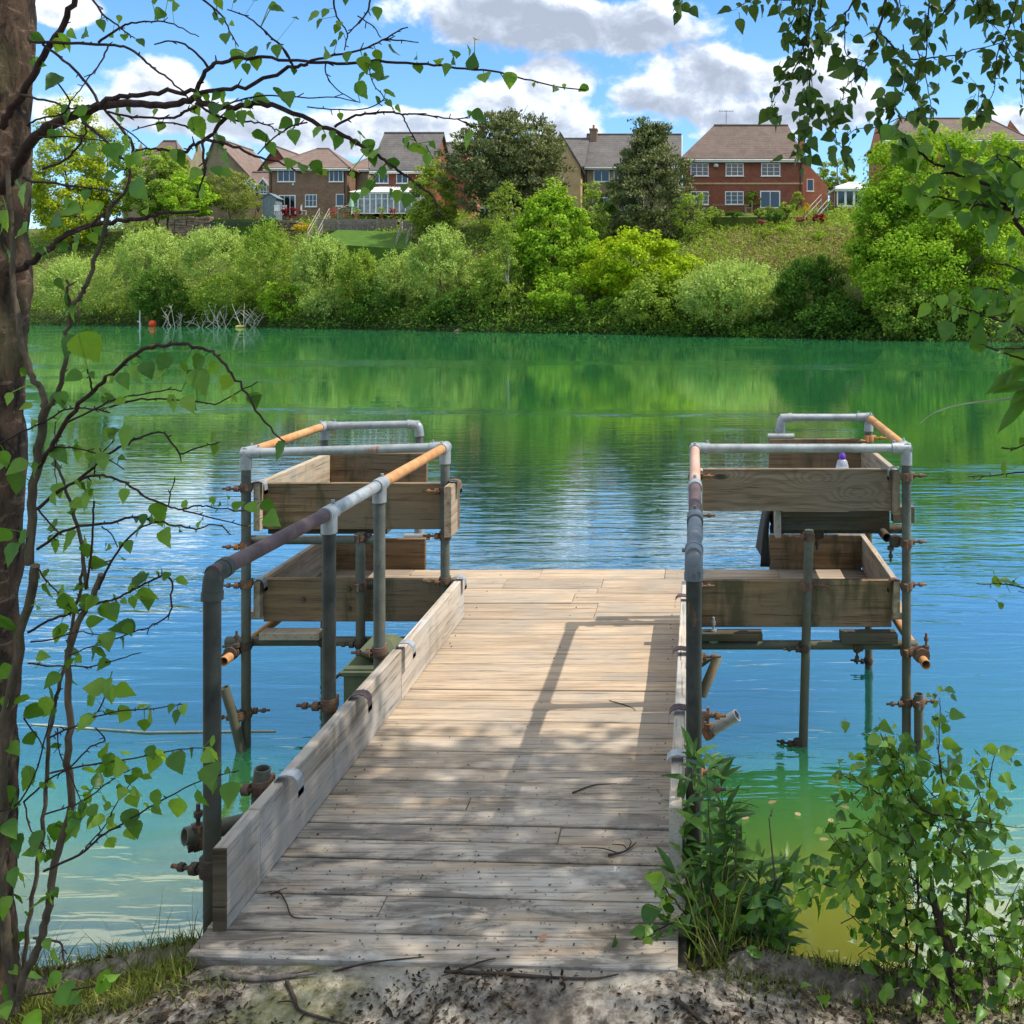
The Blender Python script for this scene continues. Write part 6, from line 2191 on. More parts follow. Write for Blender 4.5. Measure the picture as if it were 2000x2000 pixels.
hang(lv, tw, Z4, [(20, 60, 24), (45, 90, 20), (265, 50, 24), (65, 50, 18), (75, 205, 26), (150, 215, 24), (125, 140, 20), (110, 110, 17), (95, 165, 18), (420, 260, 22), (495, 232, 22), (525, 262, 22), (560, 205, 24), (555, 230, 22), (610, 190, 20), (625, 230, 30), (765, 305, 28), (935, 335, 17), (1040, 335, 20), (855, 322, 8), (970, 325, 9), (270, 260, 30), (290, 295, 30), (265, 290, 26), (205, 345, 32), (235, 242, 18), (205, 292, 20), (215, 218, 18), (410, 215, 20), (315, 355, 26), (268, 380, 16), (320, 405, 24), (345, 410, 15), (650, 440, 28), (612, 430, 14), (632, 478, 15), (640, 150, 14), (115, 540, 26), (60, 520, 14), (35, 500, 24), (95, 510, 16), (230, 555, 32), (250, 580, 34), (210, 515, 24), (175, 545, 20), (375, 535, 24), (430, 560, 42), (465, 580, 28), (320, 620, 28), (250, 608, 20), (285, 655, 24), (40, 635, 28), (60, 650, 22), (145, 5, 16), (120, 90, 14)])
hang(lv, tw, ZA, [(80, 390, 40), (30, 400, 36), (160, 415, 52), (130, 450, 40), (190, 520, 36), (265, 620, 44), (170, 710, 42), (30, 630, 26), (120, 760, 40), (50, 800, 36), (310, 780, 48), (370, 795, 50), (440, 820, 50), (520, 710, 32), (420, 730, 30), (640, 400, 30), (600, 520, 46), (450, 390, 42)])
# crown above the frame
for q in [(-1.95, 2.5, 5.0), (-2.6, 2.2, 4.6), (-1.7, 2.1, 5.6), (-2.2, 2.7, 6.2), (-2.9, 2.9, 5.3), (-2.0, 1.6, 4.5)]:
    for _ in range(170):
        p = Vector(q) + Vector((lv.r.gauss(0, .45), lv.r.gauss(0, .45), lv.r.gauss(0, .4)))
        lv.random_leaf(p, .055, out=OVAL_OUT)
shift(lv.mb, BO).build("leaves", L_near, birch)

# ---------------------------------------------------------------- sapling stems in front of it
sap = empty("birch_sapling", (-1.62, 2.25, -.12), "thin many-stemmed birch sapling with fresh green leaves beside the left trunk", "tree")
SO = Vector(sap.location)
st = MB()
tw = Twigs(21)
L = tw.line


def stem(z, pts, y0, y1, r0, r1):
    keep = tw.mb
    tw.mb = st
    o = tw.line(z, pts, y0, y1, r0, r1, True, 12)
    tw.mb = keep
    return o


stem(Z3, [(60, 1880), (20, 1500), (4, 1250), (8, 950), (22, 650), (70, 420), (118, 180), (148, 10)], 2.22, 2.08, .0105, .009)
stem(Z2, [(185, 1780), (205, 1400), (232, 1150), (270, 890), (292, 790)], 2.1, 2.06, .009, .0085)
stem(Z2, [(292, 800), (262, 700), (200, 600), (150, 430), (110, 200), (85, 30), (70, -300), (50, -700)], 2.06, 2.1, .0065, .005)
stem(Z2, [(296, 800), (358, 720), (408, 520), (430, 320), (440, 150), (428, 60), (418, -10)], 2.06, 2.02, .006, .0022)
stem(Z3, [(70, 1840), (110, 1720), (165, 1600), (190, 1500), (215, 1380), (236, 1215), (308, 1010), (287, 830), (296, 640), (284, 430), (322, 250), (378, 160), (423, 48)], 2.22, 2.05, .0092, .006)
stem(Z3, [(80, 1850), (105, 1650), (140, 1400), (170, 1200), (190, 950), (206, 720), (240, 560), (268, 440), (290, 320), (330, 140), (352, 0)], 2.26, 2.12, .0050, .0032)
stem(Z2, [(545, 1932), (500, 1600), (440, 1400), (402, 1250), (350, 1130), (315, 1085)], 2.12, 2.1, .0042, .002)
stem(Z2, [(435, 140), (480, 125), (520, 60), (560, -20), (640, -260), (690, -480)], 2.03, 2.0, .0048, .004)
shift(st, SO).build("stem", bark_stem, sap)
L(Z2, [(240, 1170), (340, 1010), (440, 850), (560, 710), (680, 600), (800, 500), (930, 420), (1050, 400), (1190, 396), (1290, 430), (1370, 470), (1430, 560), (1530, 670), (1610, 810), (1700, 930), (1790, 1005)], 2.06, 1.72, .0052, .0014)
L(Z2, [(430, 882), (560, 820), (720, 740), (850, 715), (1050, 680), (1140, 690)], 1.98, 1.85, .0024, .0011)
L(Z2, [(690, 790), (850, 745), (1000, 738), (1130, 742), (1350, 765), (1450, 720), (1620, 630)], 1.95, 1.78, .0022, .0011)
L(Z2, [(0, 1020), (150, 940), (300, 870), (400, 810), (500, 795), (620, 805), (690, 825)], 2.1, 1.95, .0022, .0016)
L(Z2, [(550, 550), (570, 640), (582, 700)], 1.9, 1.98, .0016, .002)
L(Z2, [(235, 1430), (350, 1330), (470, 1260), (570, 1180), (670, 1090), (780, 1030), (880, 980), (1030, 950), (1130, 1080), (1250, 1040), (1380, 1010)], 2.07, 1.8, .0038, .0012)
L(Z2, [(470, 1262), (570, 1222), (650, 1220), (760, 1250), (900, 1340), (1050, 1410), (1150, 1430), (1240, 1410), (1330, 1420), (1540, 1440)], 2.0, 1.78, .0030, .0011)
L(Z2, [(1150, 1440), (1350, 1490), (1560, 1540)], 1.83, 1.78, .0016, .001)
L(Z2, [(1060, 1405), (1075, 1320), (1100, 1250)], 1.85, 1.83, .0014, .001)
L(Z2, [(235, 1682), (370, 1590), (500, 1540), (700, 1520), (830, 1480), (950, 1500), (1100, 1530), (1230, 1550), (1380, 1530), (1450, 1590)], 2.08, 1.85, .0034, .0011)
L(Z2, [(240, 1430), (330, 1540), (380, 1592)], 2.08, 2.04, .002, .0015)
L(Z2, [(590, 1380), (586, 1500), (580, 1650), (540, 1932)], 2.02, 2.1, .0018, .0026)
L(Z2, [(950, 1520), (850, 1570), (740, 1700), (680, 1800), (620, 1932)], 1.93, 2.06, .0018, .0028)
L(Z2, [(640, 1540), (700, 1590), (740, 1672)], 1.99, 1.97, .0014, .001)
L(Z2, [(590, 1230), (600, 1150), (640, 1080), (720, 1000)], 2.0, 1.96, .0014, .001)
L(Z2, [(340, 1040), (480, 1050), (600, 1080), (690, 1120), (780, 1180)], 2.05, 1.95, .002, .001)
L(Z2, [(350, 880), (345, 950), (360, 1060), (345, 1180), (360, 1290)], 2.06, 2.05, .0012, .001)
L(Z3, [(118, 290), (200, 245), (290, 210), (360, 185), (420, 165), (480, 150), (560, 110), (640, 70), (690, 48), (720, 80), (716, 150), (705, 220), (640, 260), (560, 290), (450, 330), (350, 362), (285, 390)], 2.1, 1.95, .003, .0012)
L(Z3, [(130, 330), (220, 320), (320, 290), (420, 300)], 2.1, 2.0, .002, .001)
L(Z3, [(120, 420), (200, 430), (290, 432), (400, 430), (500, 400), (590, 375)], 2.1, 1.95, .0022, .001)
L(Z3, [(470, 455), (440, 560), (410, 620), (350, 672), (270, 700), (210, 730)], 2.0, 2.1, .0012, .0024)
L(Z3, [(390, 645), (500, 620), (640, 610), (780, 590)], 2.02, 1.9, .0016, .001)
L(Z3, [(210, 880), (350, 850), (480, 830), (600, 810), (720, 785), (850, 775)], 2.1, 1.88, .0022, .001)
L(Z3, [(100, 1000), (200, 910), (300, 850), (380, 770), (440, 742), (400, 690)], 2.15, 1.98, .0024, .0012)
L(Z3, [(185, 1290), (330, 1222), (420, 1150), (500, 1100), (600, 1040), (700, 980), (850, 910), (1000, 870)], 2.12, 1.85, .003, .001)
L(Z3, [(190, 1052), (320, 1010), (400, 960), (480, 900), (560, 860)], 2.1, 1.95, .002, .001)
L(Z3, [(360, 1190), (440, 1100), (480, 1020), (545, 925)], 2.05, 1.95, .0016, .001)
L(Z3, [(140, 1572), (250, 1590), (262, 1640), (275, 1692)], 2.2, 2.15, .0024, .0018)
L(Z3, [(120, 1812), (270, 1790), (400, 1770), (430, 1750)], 2.2, 2.0, .0024, .001)
L(Z3, [(0, 1040), (80, 1000), (160, 850), (210, 650), (245, 560)], 2.15, 2.1, .0022, .0012)
L(Z3, [(100, 1000), (130, 1120), (180, 1180), (215, 1230)], 2.15, 2.12, .0018, .001)
L(Z3, [(100, 650), (150, 720), (190, 780)], 2.15, 2.12, .0018, .001)
L(Z3, [(160, 20), (200, 80), (270, 150), (300, 190)], 2.08, 2.05, .0018, .001)
L(Z3, [(240, 690), (250, 800), (300, 900), (340, 1000)], 2.1, 2.05, .0014, .001)
shift(tw.mb, SO).build("branches", bark_twig, sap)
lv = Leaves(22)
for p in tw.pts:
    if lv.r.random() < .08:
        lv.random_leaf(p, .040, .9, spread=.6)
hang(lv, tw, Z2, [(560, 420, 100), (590, 370, 70), (440, 410, 72), (1260, 640, 82), (1220, 610, 55), (1420, 640, 52), (1610, 730, 52), (1090, 770, 52), (1190, 770, 60), (1230, 790, 40), (1340, 550, 50), (1030, 520, 60), (930, 560, 52), (1000, 580, 45), (850, 600, 62), (780, 625, 50), (1160, 540, 40), (670, 960, 52), (790, 985, 65), (660, 715, 52), (690, 740, 42), (390, 745, 48), (420, 770, 40), (350, 740, 40), (210, 900, 45), (250, 1060, 45), (380, 1090, 58), (490, 1085, 52), (475, 1040, 45), (655, 1140, 50), (630, 1110, 35), (560, 1105, 32), (540, 1370, 62), (560, 1310, 50), (500, 1400, 50), (625, 1400, 36), (340, 1370, 42), (450, 1440, 40), (500, 1280, 38), (1000, 1450, 58), (1010, 1500, 45), (960, 1500, 36), (900, 1500, 34), (1340, 980, 34), (1350, 1055, 34), (1500, 1400, 34), (1160, 1410, 30), (1340, 1380, 24), (1385, 1400, 20), (1440, 1355, 18), (1255, 1520, 42), (1590, 1430, 44), (1690, 1410, 46), (1715, 1500, 60), (1765, 1070, 58), (440, 1640, 70), (545, 1700, 55), (530, 1640, 42), (620, 1770, 55), (660, 1670, 26), (815, 1670, 38), (770, 1740, 32), (690, 1675, 28), (760, 1660, 24), (330, 1540, 52), (100, 1170, 58), (110, 1270, 70), (30, 1120, 50), (20, 1150, 40), (70, 1720, 65), (140, 1620, 55), (20, 1600, 52), (60, 740, 36), (160, 790, 34), (290, 1840, 34), (230, 1860, 36), (870, 1880, 48), (1150, 1880, 32), (1040, 1860, 28), (1000, 1840, 22), (850, 500, 24), (1480, 740, 26), (580, 590, 24), (700, 620, 26), (770, 1110, 20), (720, 945, 40)])
hang(lv, tw, Z3, [(205, 120, 36), (300, 170, 48), (280, 190, 36), (460, 210, 44), (480, 200, 32), (400, 240, 30), (585, 75, 38), (630, 130, 38), (600, 140, 30), (560, 165, 24), (550, 110, 20), (765, 75, 22), (695, 55, 18), (485, 150, 20), (355, 150, 28), (355, 180, 22), (510, 270, 44), (540, 280, 26), (450, 330, 36), (400, 370, 40), (420, 380, 36), (430, 425, 26), (520, 340, 28), (330, 405, 20), (240, 290, 18), (185, 390, 26), (150, 70, 26), (155, 180, 30), (260, 120, 26), (330, 100, 22), (390, 520, 40), (470, 555, 36), (530, 535, 38), (380, 580, 30), (370, 655, 34), (520, 635, 42), (635, 640, 38), (605, 680, 28), (590, 600, 20), (740, 645, 26), (770, 617, 22), (715, 610, 18), (510, 855, 46), (465, 840, 38), (525, 795, 28), (640, 840, 44), (635, 795, 26), (680, 815, 36), (745, 840, 42), (805, 800, 26), (895, 800, 38), (875, 815, 34), (895, 745, 22), (885, 895, 50), (840, 885, 22), (955, 870, 16), (435, 990, 40), (390, 930, 40), (410, 900, 30), (380, 870, 30), (370, 945, 30), (430, 865, 24), (560, 995, 32), (510, 968, 24), (545, 900, 26), (585, 880, 26), (620, 895, 18), (660, 990, 34), (620, 1020, 22), (660, 1035, 24), (745, 1030, 42), (545, 1080, 40), (570, 1120, 34), (465, 1080, 26), (465, 1172, 30), (465, 1110, 24), (390, 1045, 28), (380, 1090, 24), (320, 1080, 28), (340, 1030, 30), (370, 985, 30), (235, 1130, 38), (280, 1140, 30), (250, 1095, 26), (155, 1175, 42), (210, 1180, 36), (215, 1225, 30), (90, 1330, 46), (60, 1320, 36), (170, 1420, 38), (210, 1405, 26), (200, 1240, 24), (215, 550, 46), (150, 620, 42), (200, 600, 38), (130, 740, 32), (240, 765, 24), (110, 910, 48), (130, 900, 36), (60, 1000, 40), (40, 970, 30), (50, 1120, 40), (290, 1815, 48), (440, 1760, 52), (470, 1735, 30), (220, 1750, 32), (40, 1805, 38), (140, 1925, 42), (30, 250, 55), (20, 460, 38), (70, 1185, 40), (75, 1410, 34), (130, 1210, 30), (100, 570, 30), (60, 780, 30), (30, 1560, 30), (20, 1880, 34)])
shift(lv.mb, SO).build("leaves", L_near, sap)


# ---------------------------------------------------------------- birch overhead on the right (trunk outside the frame)
rb = empty("birch_tree", (2.35, .85, -.05), "drooping birch branches with small dark green leaves hanging into the top right of the view", "tree")
RO = Vector(rb.location)
mbt = MB()
path = [(2.35, .85, -.3), (2.35, .86, .4), (2.32, .9, 1.6), (2.3, 1.0, 3.0), (2.2, 1.2, 4.6), (2.3, 1.5, 6.6)]
mbt.tube(smooth_path(path, 5), [.17 * (1 - i / 28) for i in range(26)], 18)
for e, r0 in (((1.25, 2.9, 3.25), .03), ((1.55, 3.0, 4.2), .03), ((3.6, 2.0, 5.0), .035), ((2.6, 2.8, 5.2), .035), ((3.3, .6, 4.4), .035), ((1.4, 2.4, 2.45), .02)):
    a = Vector((2.31, .95, min(4.6, e[2] - .9)))
    e = Vector(e)
    mbt.tube(smooth_path([a, a.lerp(e, .5) + Vector((0, 0, .3)), e], 6), [r0 * (1 - .8 * i / 12) for i in range(13)], 8)
shift(mbt, RO).build("trunk", bark_birch, rb)
tw = Twigs(31)
L = tw.line
hangers = [
    (ZR, [(500, -140), (492, 0), (480, 80), (455, 180), (420, 260), (380, 370), (290, 460), (262, 540)], 2.7, 2.6, .005),
    (ZR, [(455, 180), (510, 220), (560, 290), (620, 320), (750, 312), (870, 296), (1000, 262), (1150, 222), (1260, 203)], 2.66, 2.8, .0035),
    (ZR, [(900, -60), (860, 10), (780, 100), (722, 165)], 2.7, 2.68, .0028),
    (ZR, [(735, -120), (730, 0), (720, 150), (716, 300), (708, 400), (735, 520), (742, 592)], 2.7, 2.62, .0028),
    (ZR, [(400, -80), (330, 0), (280, 70), (150, 190), (118, 232)], 2.75, 2.7, .004),
    (ZR, [(280, 70), (276, 200), (290, 300), (390, 332)], 2.72, 2.68, .0022),
    (ZR, [(95, -120), (85, 0), (80, 150), (50, 280), (18, 352)], 2.72, 2.7, .0024),
    (ZR, [(150, -60), (140, 130), (110, 280), (90, 420), (75, 560), (70, 690), (60, 762)], 2.7, 2.66, .0026),
    (ZR, [(150, 540), (175, 600), (222, 662), (232, 760), (292, 832)], 2.66, 2.64, .0018),
    (ZR, [(1215, -100), (1200, 0), (1150, 180), (1102, 280), (1090, 400), (1070, 520), (990, 612)], 2.8, 2.72, .0028),
    (ZR, [(1235, -60), (1228, 100), (1230, 200), (1222, 420), (1235, 560)], 2.8, 2.76, .0022),
    (ZR, [(960, -60), (1000, 30), (1045, 100), (1120, 182)], 2.75, 2.75, .0022),
    (ZR, [(590, 240), (602, 400), (560, 550), (450, 602)], 2.64, 2.6, .0018),
    (ZR, [(640, 230), (682, 320), (662, 500), (672, 602), (560, 640), (470, 680), (330, 700), (260, 770)], 2.66, 2.6, .0018),
    (ZR, [(1000, 470), (992, 560), (985, 610)], 2.72, 2.72, .0012),
    (ZR, [(1140, 230), (1180, 300), (1240, 340)], 2.75, 2.74, .0014),
    (Z4, [(1930, -60), (1890, 100), (1870, 180), (1832, 270), (1782, 330), (1755, 392), (1770, 442)], 2.75, 2.7, .0024),
    (Z4, [(1905, -40), (1895, 100), (1890, 250), (1902, 420), (1850, 560), (1870, 590)], 2.75, 2.68, .0024),
    (Z4, [(1960, -80), (1900, -20), (1800, 0), (1700, -8), (1620, 30)], 2.8, 2.75, .003),
    (Z4, [(1860, -60), (1850, 30), (1820, 110), (1810, 150)], 2.76, 2.74, .0016),
    (Z4, [(1400, -50), (1392, 0), (1390, 18)], 2.6, 2.6, .0014),
    (ZR, [(0, -60), (10, 60), (20, 160), (40, 240)], 2.75, 2.72, .002),
    (ZR, [(560, -60), (575, 30), (560, 60)], 2.7, 2.7, .002),
    (ZR, [(1080, -80), (1060, 0), (1040, 60)], 2.76, 2.76, .002),
]
paths = []
for z, pts, y0, y1, r0 in hangers:
    paths.append(L(z, pts, y0, y1, r0, .0009))
lv = Leaves(32)
for sp in paths:
    n = len(sp)
    for i in range(n):
        q = proj(sp[i])
        if q[1] < -40:
            continue
        for _ in range(2 if lv.r.random() < .45 else 1):
            p = sp[i].lerp(sp[min(n - 1, i + 1)], lv.r.random())
            if lv.r.random() < .72:
                lv.random_leaf(p + Vector((lv.r.gauss(0, .012), lv.r.gauss(0, .02), lv.r.gauss(0, .01))), .042, 1.1, spread=.7)
hang(lv, tw, ZR, size_scale=.82, items=[(655, 145, 42), (650, 215, 46), (680, 220, 40), (740, 180, 26), (685, 75, 30), (345, 88, 30), (470, 65, 32), (555, 70, 30), (30, 150, 50), (150, 170, 34), (220, 260, 40), (215, 350, 55), (240, 400, 60), (310, 365, 50), (510, 300, 62), (540, 350, 48), (410, 330, 46), (560, 400, 52), (540, 440, 52), (530, 550, 58), (560, 500, 52), (450, 510, 50), (480, 560, 42), (650, 500, 50), (630, 430, 36), (640, 360, 34), (755, 475, 40), (690, 415, 26), (770, 545, 28), (300, 550, 34), (250, 610, 42), (200, 600, 30), (130, 570, 36), (40, 540, 50), (60, 430, 40), (50, 330, 36), (45, 690, 46), (170, 660, 26), (180, 740, 48), (110, 780, 46), (130, 870, 42), (210, 820, 36), (460, 690, 62), (510, 650, 46), (410, 630, 36), (460, 610, 34), (690, 620, 48), (760, 600, 36), (1050, 570, 40), (1010, 610, 46), (940, 600, 36), (1080, 420, 46), (960, 480, 34), (1010, 480, 34), (1140, 435, 28), (1050, 310, 46), (1030, 370, 40), (800, 330, 36), (870, 380, 34), (880, 440, 36), (930, 410, 32), (1215, 310, 40), (1220, 270, 24), (1230, 490, 28), (1180, 120, 46), (1140, 80, 34), (1050, 30, 50), (990, 60, 40), (940, 70, 44), (1080, 80, 36), (1110, 210, 36), (920, 300, 30), (900, 280, 30), (280, 690, 24), (340, 705, 24)])
hang(lv, tw, Z4, size_scale=.85, items=[(1815, 225, 15), (1785, 300, 22), (1768, 345, 20), (1790, 295, 15), (1815, 345, 16), (1740, 440, 12), (1755, 385, 9), (1870, 235, 22), (1880, 290, 26), (1870, 160, 26), (1820, 140, 30), (1815, 100, 24), (1860, 110, 26), (1850, 60, 24), (1880, 90, 22), (1630, 20, 16), (1690, 12, 12), (1665, 5, 14), (1740, 5, 14), (1770, 10, 12), (1392, 10, 12), (1850, 380, 28), (1880, 360, 28), (1900, 380, 26), (1840, 440, 22), (1870, 420, 26), (1905, 430, 26), (1895, 510, 26), (1870, 480, 20), (1830, 520, 22), (1770, 600, 26), (1850, 560, 20)])
shift(tw.mb, RO).build("branches", bark_twig, rb)
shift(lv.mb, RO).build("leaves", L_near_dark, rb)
# crown outside the frame: its leaves throw the dappled shade over the bank and the near planks
rg = np.random.default_rng(35)
kk = 400
cz = rg.uniform(3.7, 5.7, kk)
ctr = np.stack([.7 * cz + rg.uniform(-3.1, .45, kk), rg.uniform(-.6, 3.85, kk), cz], 1)
per = 58
idx = np.repeat(np.arange(kk), per)
pos = ctr[idx] + rg.normal(size=(len(idx), 3)) * np.array([.20, .13, .16])
nr = rvec(rg, len(pos)) + np.array([.3, 0, .5]); nr /= np.linalg.norm(nr, axis=1, keepdims=True)
ax = rvec(rg, len(pos)); ax[:, 2] -= .6
pos[:, 1] = np.where(pos[:, 1] > 4.0, 4.0 - .4 * rg.random(len(pos)), pos[:, 1])
Lr = rg.uniform(.055, .085, len(pos))
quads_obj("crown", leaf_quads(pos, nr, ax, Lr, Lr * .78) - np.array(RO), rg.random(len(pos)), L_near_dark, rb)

# ---------------------------------------------------------------- branch from the right edge
hz = empty("hazel_shrub", (1.55, 1.75, -.05), "leafy dark branches reaching in from the right edge in front of the huge sycamore", "shrub")
HO = Vector(hz.location)
tw = Twigs(41)
L = tw.line
mbt = MB()
mbt.tube(smooth_path([(1.55, 1.75, -.2), (1.5, 1.78, .6), (1.35, 1.85, 1.3), W(2080, 560, 1.95)], 5), [.022 * (1 - i / 30) for i in range(16)], 10)
mbt.tube(smooth_path([(1.5, 1.78, .6), (1.3, 1.95, .9), W(2060, 700, 2.0)], 5), [.014 * (1 - i / 20) for i in range(11)], 8)
mbt.tube(smooth_path([(1.5, 1.78, .4), (1.4, 2.1, .6), W(2060, 1030, 2.2)], 5), [.012 * (1 - i / 20) for i in range(11)], 8)
shift(mbt, HO).build("stem", bark_stem, hz)
ps = [L(ZR, [(1463, 1540), (1300, 1330), (1242, 1260), (1180, 1160), (1130, 1100), (1060, 1020), (980, 965), (860, 940), (740, 872), (680, 830), (620, 782), (548, 720)], 1.95, 1.85, .0062, .0014),
      L(ZR, [(1140, 1125), (1040, 1112), (940, 1100), (820, 1070), (700, 1052)], 1.9, 1.86, .0032, .0012),
      L(ZR, [(980, 965), (920, 900), (860, 850), (820, 800)], 1.88, 1.86, .002, .001),
      L(ZR, [(1180, 1160), (1200, 1060), (1180, 960), (1130, 880), (1090, 840)], 1.9, 1.88, .0024, .001),
      L(ZR, [(1320, 1000), (1240, 920), (1180, 860), (1100, 830)], 1.92, 1.88, .0024, .001),
      L(ZR, [(1060, 1020), (1000, 1060), (930, 1180)], 1.88, 1.87, .0016, .001),
      L(ZR, [(1400, 1940), (1200, 1765), (1090, 1720), (970, 1680), (850, 1640)], 2.0, 1.9, .0028, .001),
      L(ZR, [(1400, 1600), (1280, 1500), (1180, 1440), (1080, 1420)], 1.95, 1.9, .0028, .001),
      L(ZR, [(1300, 1700), (1210, 1620), (1100, 1560), (1020, 1560)], 1.95, 1.9, .0024, .001),
      L(ZR, [(1400, 1960), (1290, 1880), (1110, 1880), (1000, 1855)], 1.95, 1.9, .002, .0009),
      L(Z6, [(1400, 720), (1250, 690), (1150, 652), (1050, 622)], 2.0, 1.96, .0028, .0011),
      L(Z6, [(1400, 1000), (1300, 1040), (1220, 1080), (1150, 1080)], 2.1, 2.05, .0026, .0011),
      L(Z6, [(1400, 1170), (1250, 1186), (1100, 1202), (1000, 1206)], 2.1, 2.05, .002, .0009),
      L(Z6, [(1400, 1720), (1250, 1700), (1150, 1682), (1040, 1682)], 2.2, 2.15, .0022, .001)]
lv = Leaves(42)
for j, sp in enumerate(ps):
    n = len(sp)
    if j in (9, 12):
        continue
    for i in range(1 if j else 8, n):
        for _ in range(2):
            if lv.r.random() < .32:
                p = sp[i] + Vector((lv.r.gauss(0, .02), lv.r.gauss(0, .03), lv.r.gauss(0, .018)))
                lv.random_leaf(p, .052 if j < 11 else .034, .75, spread=.8, out=BIRCH_OUT if j < 10 else OVAL_OUT)
hang(lv, tw, ZR, [(820, 1790, 52), (800, 1630, 40), (840, 1620, 40), (980, 1640, 40), (1000, 1750, 36), (870, 1600, 36), (920, 1190, 46), (880, 1130, 40), (560, 720, 50), (600, 800, 60), (500, 720, 46), (650, 840, 50), (720, 800, 46), (800, 730, 40), (640, 1060, 60), (700, 1100, 50), (760, 1040, 46), (900, 1010, 46), (840, 1110, 44), (1130, 870, 60), (1180, 840, 50), (1160, 940, 55), (1220, 830, 45), (1100, 820, 40), (1190, 1000, 46), (1230, 960, 46), (560, 850, 55), (640, 790, 60), (1150, 1180, 36), (1200, 1720, 60), (1230, 1690, 60)])
r = lv.r
for a, c, w in (((1290, 640), (1140, 640), .09), ((1280, 715), (1085, 826), .12), ((1290, 795), (1120, 822), .10), ((1270, 845), (1138, 1000), .12), ((1275, 800), (1190, 880), .1)):
    p, q = W(1450 + a[0] * .44, 400 + a[1] * .44, 2.0), W(1450 + c[0] * .44, 400 + c[1] * .44, 1.95)
    lv.leaf(p, q, (0, -.7, .6), LANCE_OUT, .3, .12, .75, .3)
shift(tw.mb, HO).build("branches", bark_twig, hz)
shift(lv.mb, HO).build("leaves", L_near, hz)
b = MB(); b.tube(smooth_path([W(2015, 775, 2.0), W(1890, 788, 2.0), W(1828, 805, 1.98), W(1793, 830, 1.97)], 6), [.0022 * (1 - i / 22) for i in range(19)], 6)
shift(b, HO).build("dry_stalk", pale_fence, hz)

# ---------------------------------------------------------------- birch sapling at the lower right
sp_ = empty("birch_sapling", W(1868, 1915, 2.55), "bushy birch sapling with a dark stem at the lower right of the bank", "shrub")
QO = Vector(sp_.location)
tw = Twigs(51)
L = tw.line
st = MB()
for pts, y0, y1, r0, r1 in (([(1090, 1760), (1075, 1640), (1055, 1500), (1008, 1400), (980, 1280), (948, 1180), (918, 1050), (905, 960), (915, 890)], 2.55, 2.6, .017, .009),
                            ([(1120, 1760), (1090, 1640), (1130, 1540), (1150, 1400), (1165, 1200), (1150, 1000), (1110, 850), (1100, 745)], 2.55, 2.6, .0065, .003),
                            ([(900, 1800), (880, 1640), (860, 1480), (875, 1300), (868, 1150), (860, 900), (832, 650), (800, 500), (760, 330)], 2.6, 2.7, .0055, .002),
                            ([(760, 1790), (755, 1680), (690, 1660), (640, 1600), (590, 1560)], 2.6, 2.62, .004, .0016),
                            ([(840, 1800), (812, 1640), (805, 1500), (800, 1280), (782, 1040), (772, 800), (750, 600)], 2.62, 2.7, .0055, .002),
                            ([(985, 1780), (960, 1600), (930, 1400), (905, 1250)], 2.55, 2.6, .004, .002)):
    keep = tw.mb; tw.mb = st
    tw.line(Z5, pts, y0, y1, r0, r1, True, 10)
    tw.mb = keep
shift(st, QO).build("stem", stick_bark, sp_)
br = [
    ([(870, 760), (780, 792), (680, 860), (590, 960), (500, 1060), (430, 1150)], .0034),
    ([(900, 1340), (820, 1280), (700, 1220), (550, 1162), (350, 1132), (250, 1080), (160, 1010)], .003),
    ([(830, 600), (850, 640), (950, 720), (1040, 712), (1100, 742), (1290, 770), (1490, 792)], .0034),
    ([(1100, 742), (1040, 620), (1000, 450), (990, 300), (1000, 120), (995, 40)], .0028),
    ([(1290, 762), (1285, 560), (1300, 420), (1330, 340)], .0022),
    ([(1300, 770), (1270, 900), (1240, 1050), (1255, 1180)], .0022),
    ([(740, 640), (620, 580), (500, 520), (420, 480)], .0022),
    ([(1090, 1610), (1200, 1500), (1400, 1455), (1500, 1400)], .003),
    ([(860, 1530), (700, 1410), (600, 1362), (480, 1300)], .0022),
    ([(830, 650), (700, 500), (640, 380), (560, 360)], .0022),
    ([(800, 520), (740, 400), (680, 300), (650, 240)], .002),
    ([(1150, 1000), (1180, 940), (1220, 880)], .0018),
    ([(1150, 1230), (1260, 1180), (1400, 1180), (1490, 1150)], .002),
    ([(1165, 1150), (1290, 1300), (1400, 1340), (1490, 1320)], .002),
    ([(950, 1190), (800, 1060), (640, 1010), (480, 1000), (300, 1010)], .0024),
    ([(870, 800), (980, 780), (1060, 880), (1020, 960)], .0018),
    ([(1490, 1600), (1400, 1540), (1320, 1500)], .0022),
    ([(590, 960), (470, 900), (440, 850)], .0016),
    ([(760, 880), (640, 820), (560, 760)], .0018),
    ([(1000, 1400), (1100, 1330), (1180, 1300)], .002),
    ([(870, 1700), (940, 1580), (1010, 1500)], .002),
    ([(1110, 1700), (1230, 1620), (1350, 1640), (1480, 1580)], .0028),
    ([(1100, 1740), (1260, 1740), (1400, 1690), (1490, 1720)], .0028),
    ([(1040, 1760), (1010, 1800), (930, 1830)], .0022),
    ([(1090, 1740), (1180, 1820), (1320, 1850), (1480, 1830)], .0026),
]
lv = Leaves(52)
for pts, r0 in br:
    path_ = L(Z5, pts, 2.6 + lv.r.uniform(-.1, .12), 2.6 + lv.r.uniform(-.25, .25), r0, .0009)
    n = len(path_)
    for i in range(1, n):
        for _ in range(4):
            if lv.r.random() < .60:
                p = path_[i] + Vector((lv.r.gauss(0, .022), lv.r.gauss(0, .035), lv.r.gauss(0, .02)))
                lv.random_leaf(p, .044, .55, spread=.9)
